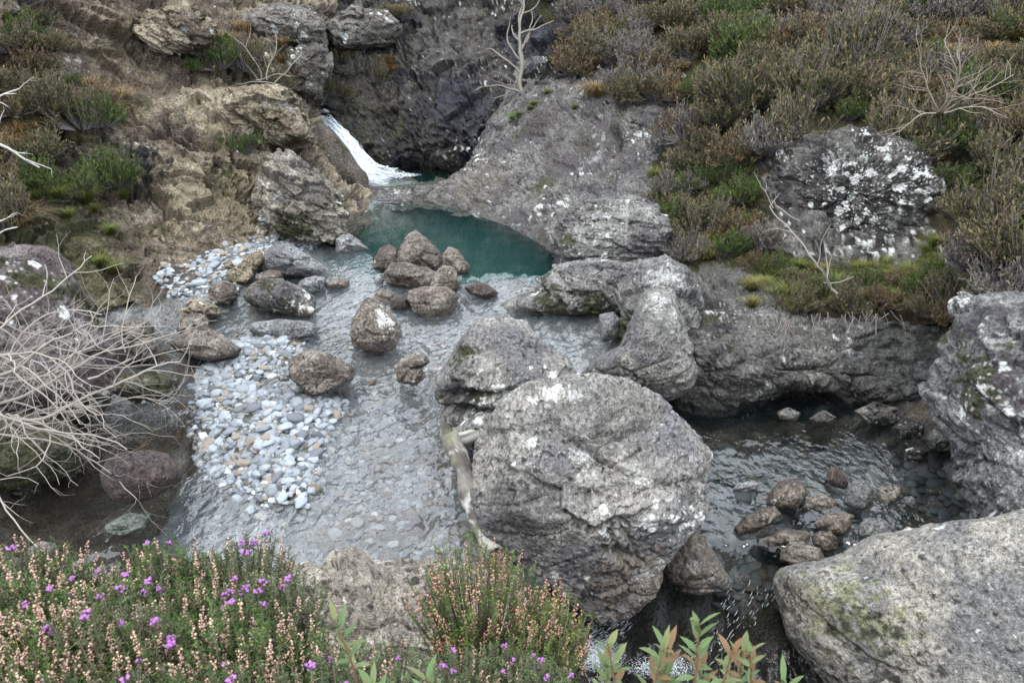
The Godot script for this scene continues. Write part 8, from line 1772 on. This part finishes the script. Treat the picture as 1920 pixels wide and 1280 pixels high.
	bare_shrub("bare_shrub", Vector3(-3.652, 2.048, -12.122), [[Vector3(-3.620, 2.061, -12.018), Vector3(0.1, 1.0, 0.1), 0.8, 0.011, 2], [Vector3(-3.543, 2.061, -12.018), Vector3(-0.2, 1.0, 0.1), 0.7, 0.01, 2], [Vector3(-3.697, 2.061, -12.018), Vector3(0.9, 0.15, 0.2), 0.6, 0.009, 3], [Vector3(-3.428, 2.026, -12.001), Vector3(0.6, 0.6, 0.1), 0.6, 0.009, 3], [Vector3(-3.389, 2.005, -11.992), Vector3(-0.9, 0.2, 0.2), 0.6, 0.009, 3]], Color(0.25, 0.23, 0.2), "tangle of bare twigs on the ledge behind the jutting block", "", 0.5, 51)
	# ---- roots that hang from the grassy shelf
	var hang := RandomNumberGenerator.new()
	hang.seed = 61
	for q in [[Vector3(3.062, 0.520, -7.018), "bunch of bare roots hanging under the crooked sapling"], [Vector3(2.494, 0.510, -6.991), "dry roots hanging over the edge left of the vertical cleft"], [Vector3(3.498, 0.511, -7.080), "wiry roots hanging over the ledge beside the dark recess"]]:
		var o := thing("hanging_roots", q[0], q[1], "roots")
		for r in 12:
			var b := Bundle.new()
			grow(b, hang, Vector3(hang.randf_range(-0.22, 0.22), 0, hang.randf_range(-0.05, 0.1)), Vector3(hang.randfn() * 0.5, -1, 0.25), hang.randf_range(0.1, 0.42), 0.004, 2, Color(0.2, 0.17, 0.15), Vector3(0, -0.4, 0), 0.4)
			solid("root", b.mesh(), m_wood, o)
	# ---- driftwood
	var log := thing("driftwood_log", Vector3(-0.287, 0.135, -4.334), "weathered bare log leaning between the stream and the large boulder", "log")
	var lb := Bundle.new()
	var lp := PackedVector3Array()
	for q: Vector3 in [Vector3(-0.498, 0.330, -5.252), Vector3(-0.490, 0.274, -5.226), Vector3(-0.403, 0.254, -4.996), Vector3(-0.336, 0.209, -4.755), Vector3(-0.276, 0.157, -4.510), Vector3(-0.195, 0.134, -4.278), Vector3(-0.102, 0.106, -4.045)]:
		lp.append(q - log.position)
	var fine := PackedVector3Array()
	var fr := PackedFloat32Array()
	var thick := [0.045, 0.075, 0.066, 0.062, 0.068, 0.06, 0.055]
	for k in 49:
		var f := k / 8.0
		var j := mini(int(f), 5)
		fine.append(cubic(lp[maxi(j - 1, 0)], lp[j], lp[j + 1], lp[mini(j + 2, 6)], f - j))
		fr.append(lerpf(thick[j], thick[j + 1], f - j))
	lb.tube(fine, fr, 28, Color.WHITE)
	weather(lb, log.position, fine, 28)
	solid("trunk", to_mesh(lb.v, lb.i, lb.c), m_wood, log)
	var sb := Bundle.new()
	sb.tube(PackedVector3Array([Vector3(-0.454, 0.264, -5.166) - log.position, Vector3(-0.365, 0.275, -5.171) - log.position, Vector3(-0.247, 0.259, -5.274) - log.position]), PackedFloat32Array([0.06, 0.055, 0.05]), 12, Color(0.17, 0.175, 0.12))
	sb.tube(PackedVector3Array([Vector3(-0.478, 0.300, -5.183) - log.position, Vector3(-0.502, 0.356, -5.209) - log.position, Vector3(-0.494, 0.385, -5.223) - log.position]), PackedFloat32Array([0.05, 0.035, 0.03]), 10, Color(0.2, 0.15, 0.14))
	weather(sb, log.position, PackedVector3Array(), 0)
	solid("branch_stub", sb.mesh(), m_wood, log)

	# ---- near heather on the bank below the camera
	var set := []
	for i in 4:
		var o := Node3D.new()
		flowering_heather(rng, 150, 0.17, 0.26, [Color(0.07, 0.12, 0.035), Color(0.09, 0.12, 0.055), Color(0.06, 0.115, 0.025), Color(0.085, 0.1, 0.05)][i], Color(0.44, 0.29, 0.22), [0.26, 0.1, 0.5, 0.16][i], [0.03, 0.06, 0.01, 0.03][i], o)
		set.append(o)
	for b in NEAR_HEATHER:
		for i in range(0, b[2].size(), 3):
			copy_of(set[b[2][i]], "flowering_heather", b[2][i + 1], b[2][i + 2], rng.randf() * TAU, b[0], "heather", b[1])
	for o in set:
		o.free()
	for b in SPRAYS:
		var o := thing("flowering_heather", b[0], b[3], "heather")
		flowering_heather(rng, b[4], b[1], b[2], Color(0.08, 0.125, 0.03), Color(0.4, 0.22, 0.155), 0.42, 0.0, o)
		o.rotation.z = b[5]
	# ---- leafy shoots
	for b in SHOOTS:
		var o := thing("leafy_shoot", b[0], b[3], "shoot")
		var stem := Bundle.new()
		var h: float = b[1]
		var pts := PackedVector3Array()
		var rad := PackedFloat32Array()
		for k in 6:
			var f := k / 5.0
			pts.append(Vector3(b[2] * f * h + sin(f * 4.0) * 0.006, h * f, 0.03 * f))
			rad.append(lerpf(0.004, 0.002, f))
		stem.tube(pts, rad, 5, Color(0.16, 0.07, 0.05), Color(0.2, 0.13, 0.07))
		solid("stem", stem.mesh(), m_wood, o)
		var ang := rng.randf() * TAU
		var count: int = b[4]
		for k in count:
			var f := lerpf(0.35, 1.0, float(k) / (count - 1))
			var q := f * 5.0
			var j := mini(int(q), 4)
			var p := pts[j].lerp(pts[j + 1], q - j)
			ang += 2.4 + rng.randfn() * 0.3
			var rise := lerpf(0.35, 1.7, f) + rng.randfn() * 0.3
			var d := Vector3(cos(ang), rise, sin(ang)).normalized() * rng.randf_range(0.036, 0.068)
			var ac := d.cross(Vector3.UP).normalized()
			var tone := Color(0.105, 0.17, 0.075).lerp(Color(0.16, 0.175, 0.08), rng.randf())
			if rng.randf() < b[5]:
				tone = Color(0.19, 0.125, 0.07)
			var lf := Bundle.new()
			lf.leaf(p, d, ac, rng.randf_range(0.0062, 0.0092), tone, rng.randf_range(0.0, 0.015))
			solid("leaf", lf.mesh(), m_leaf, o)
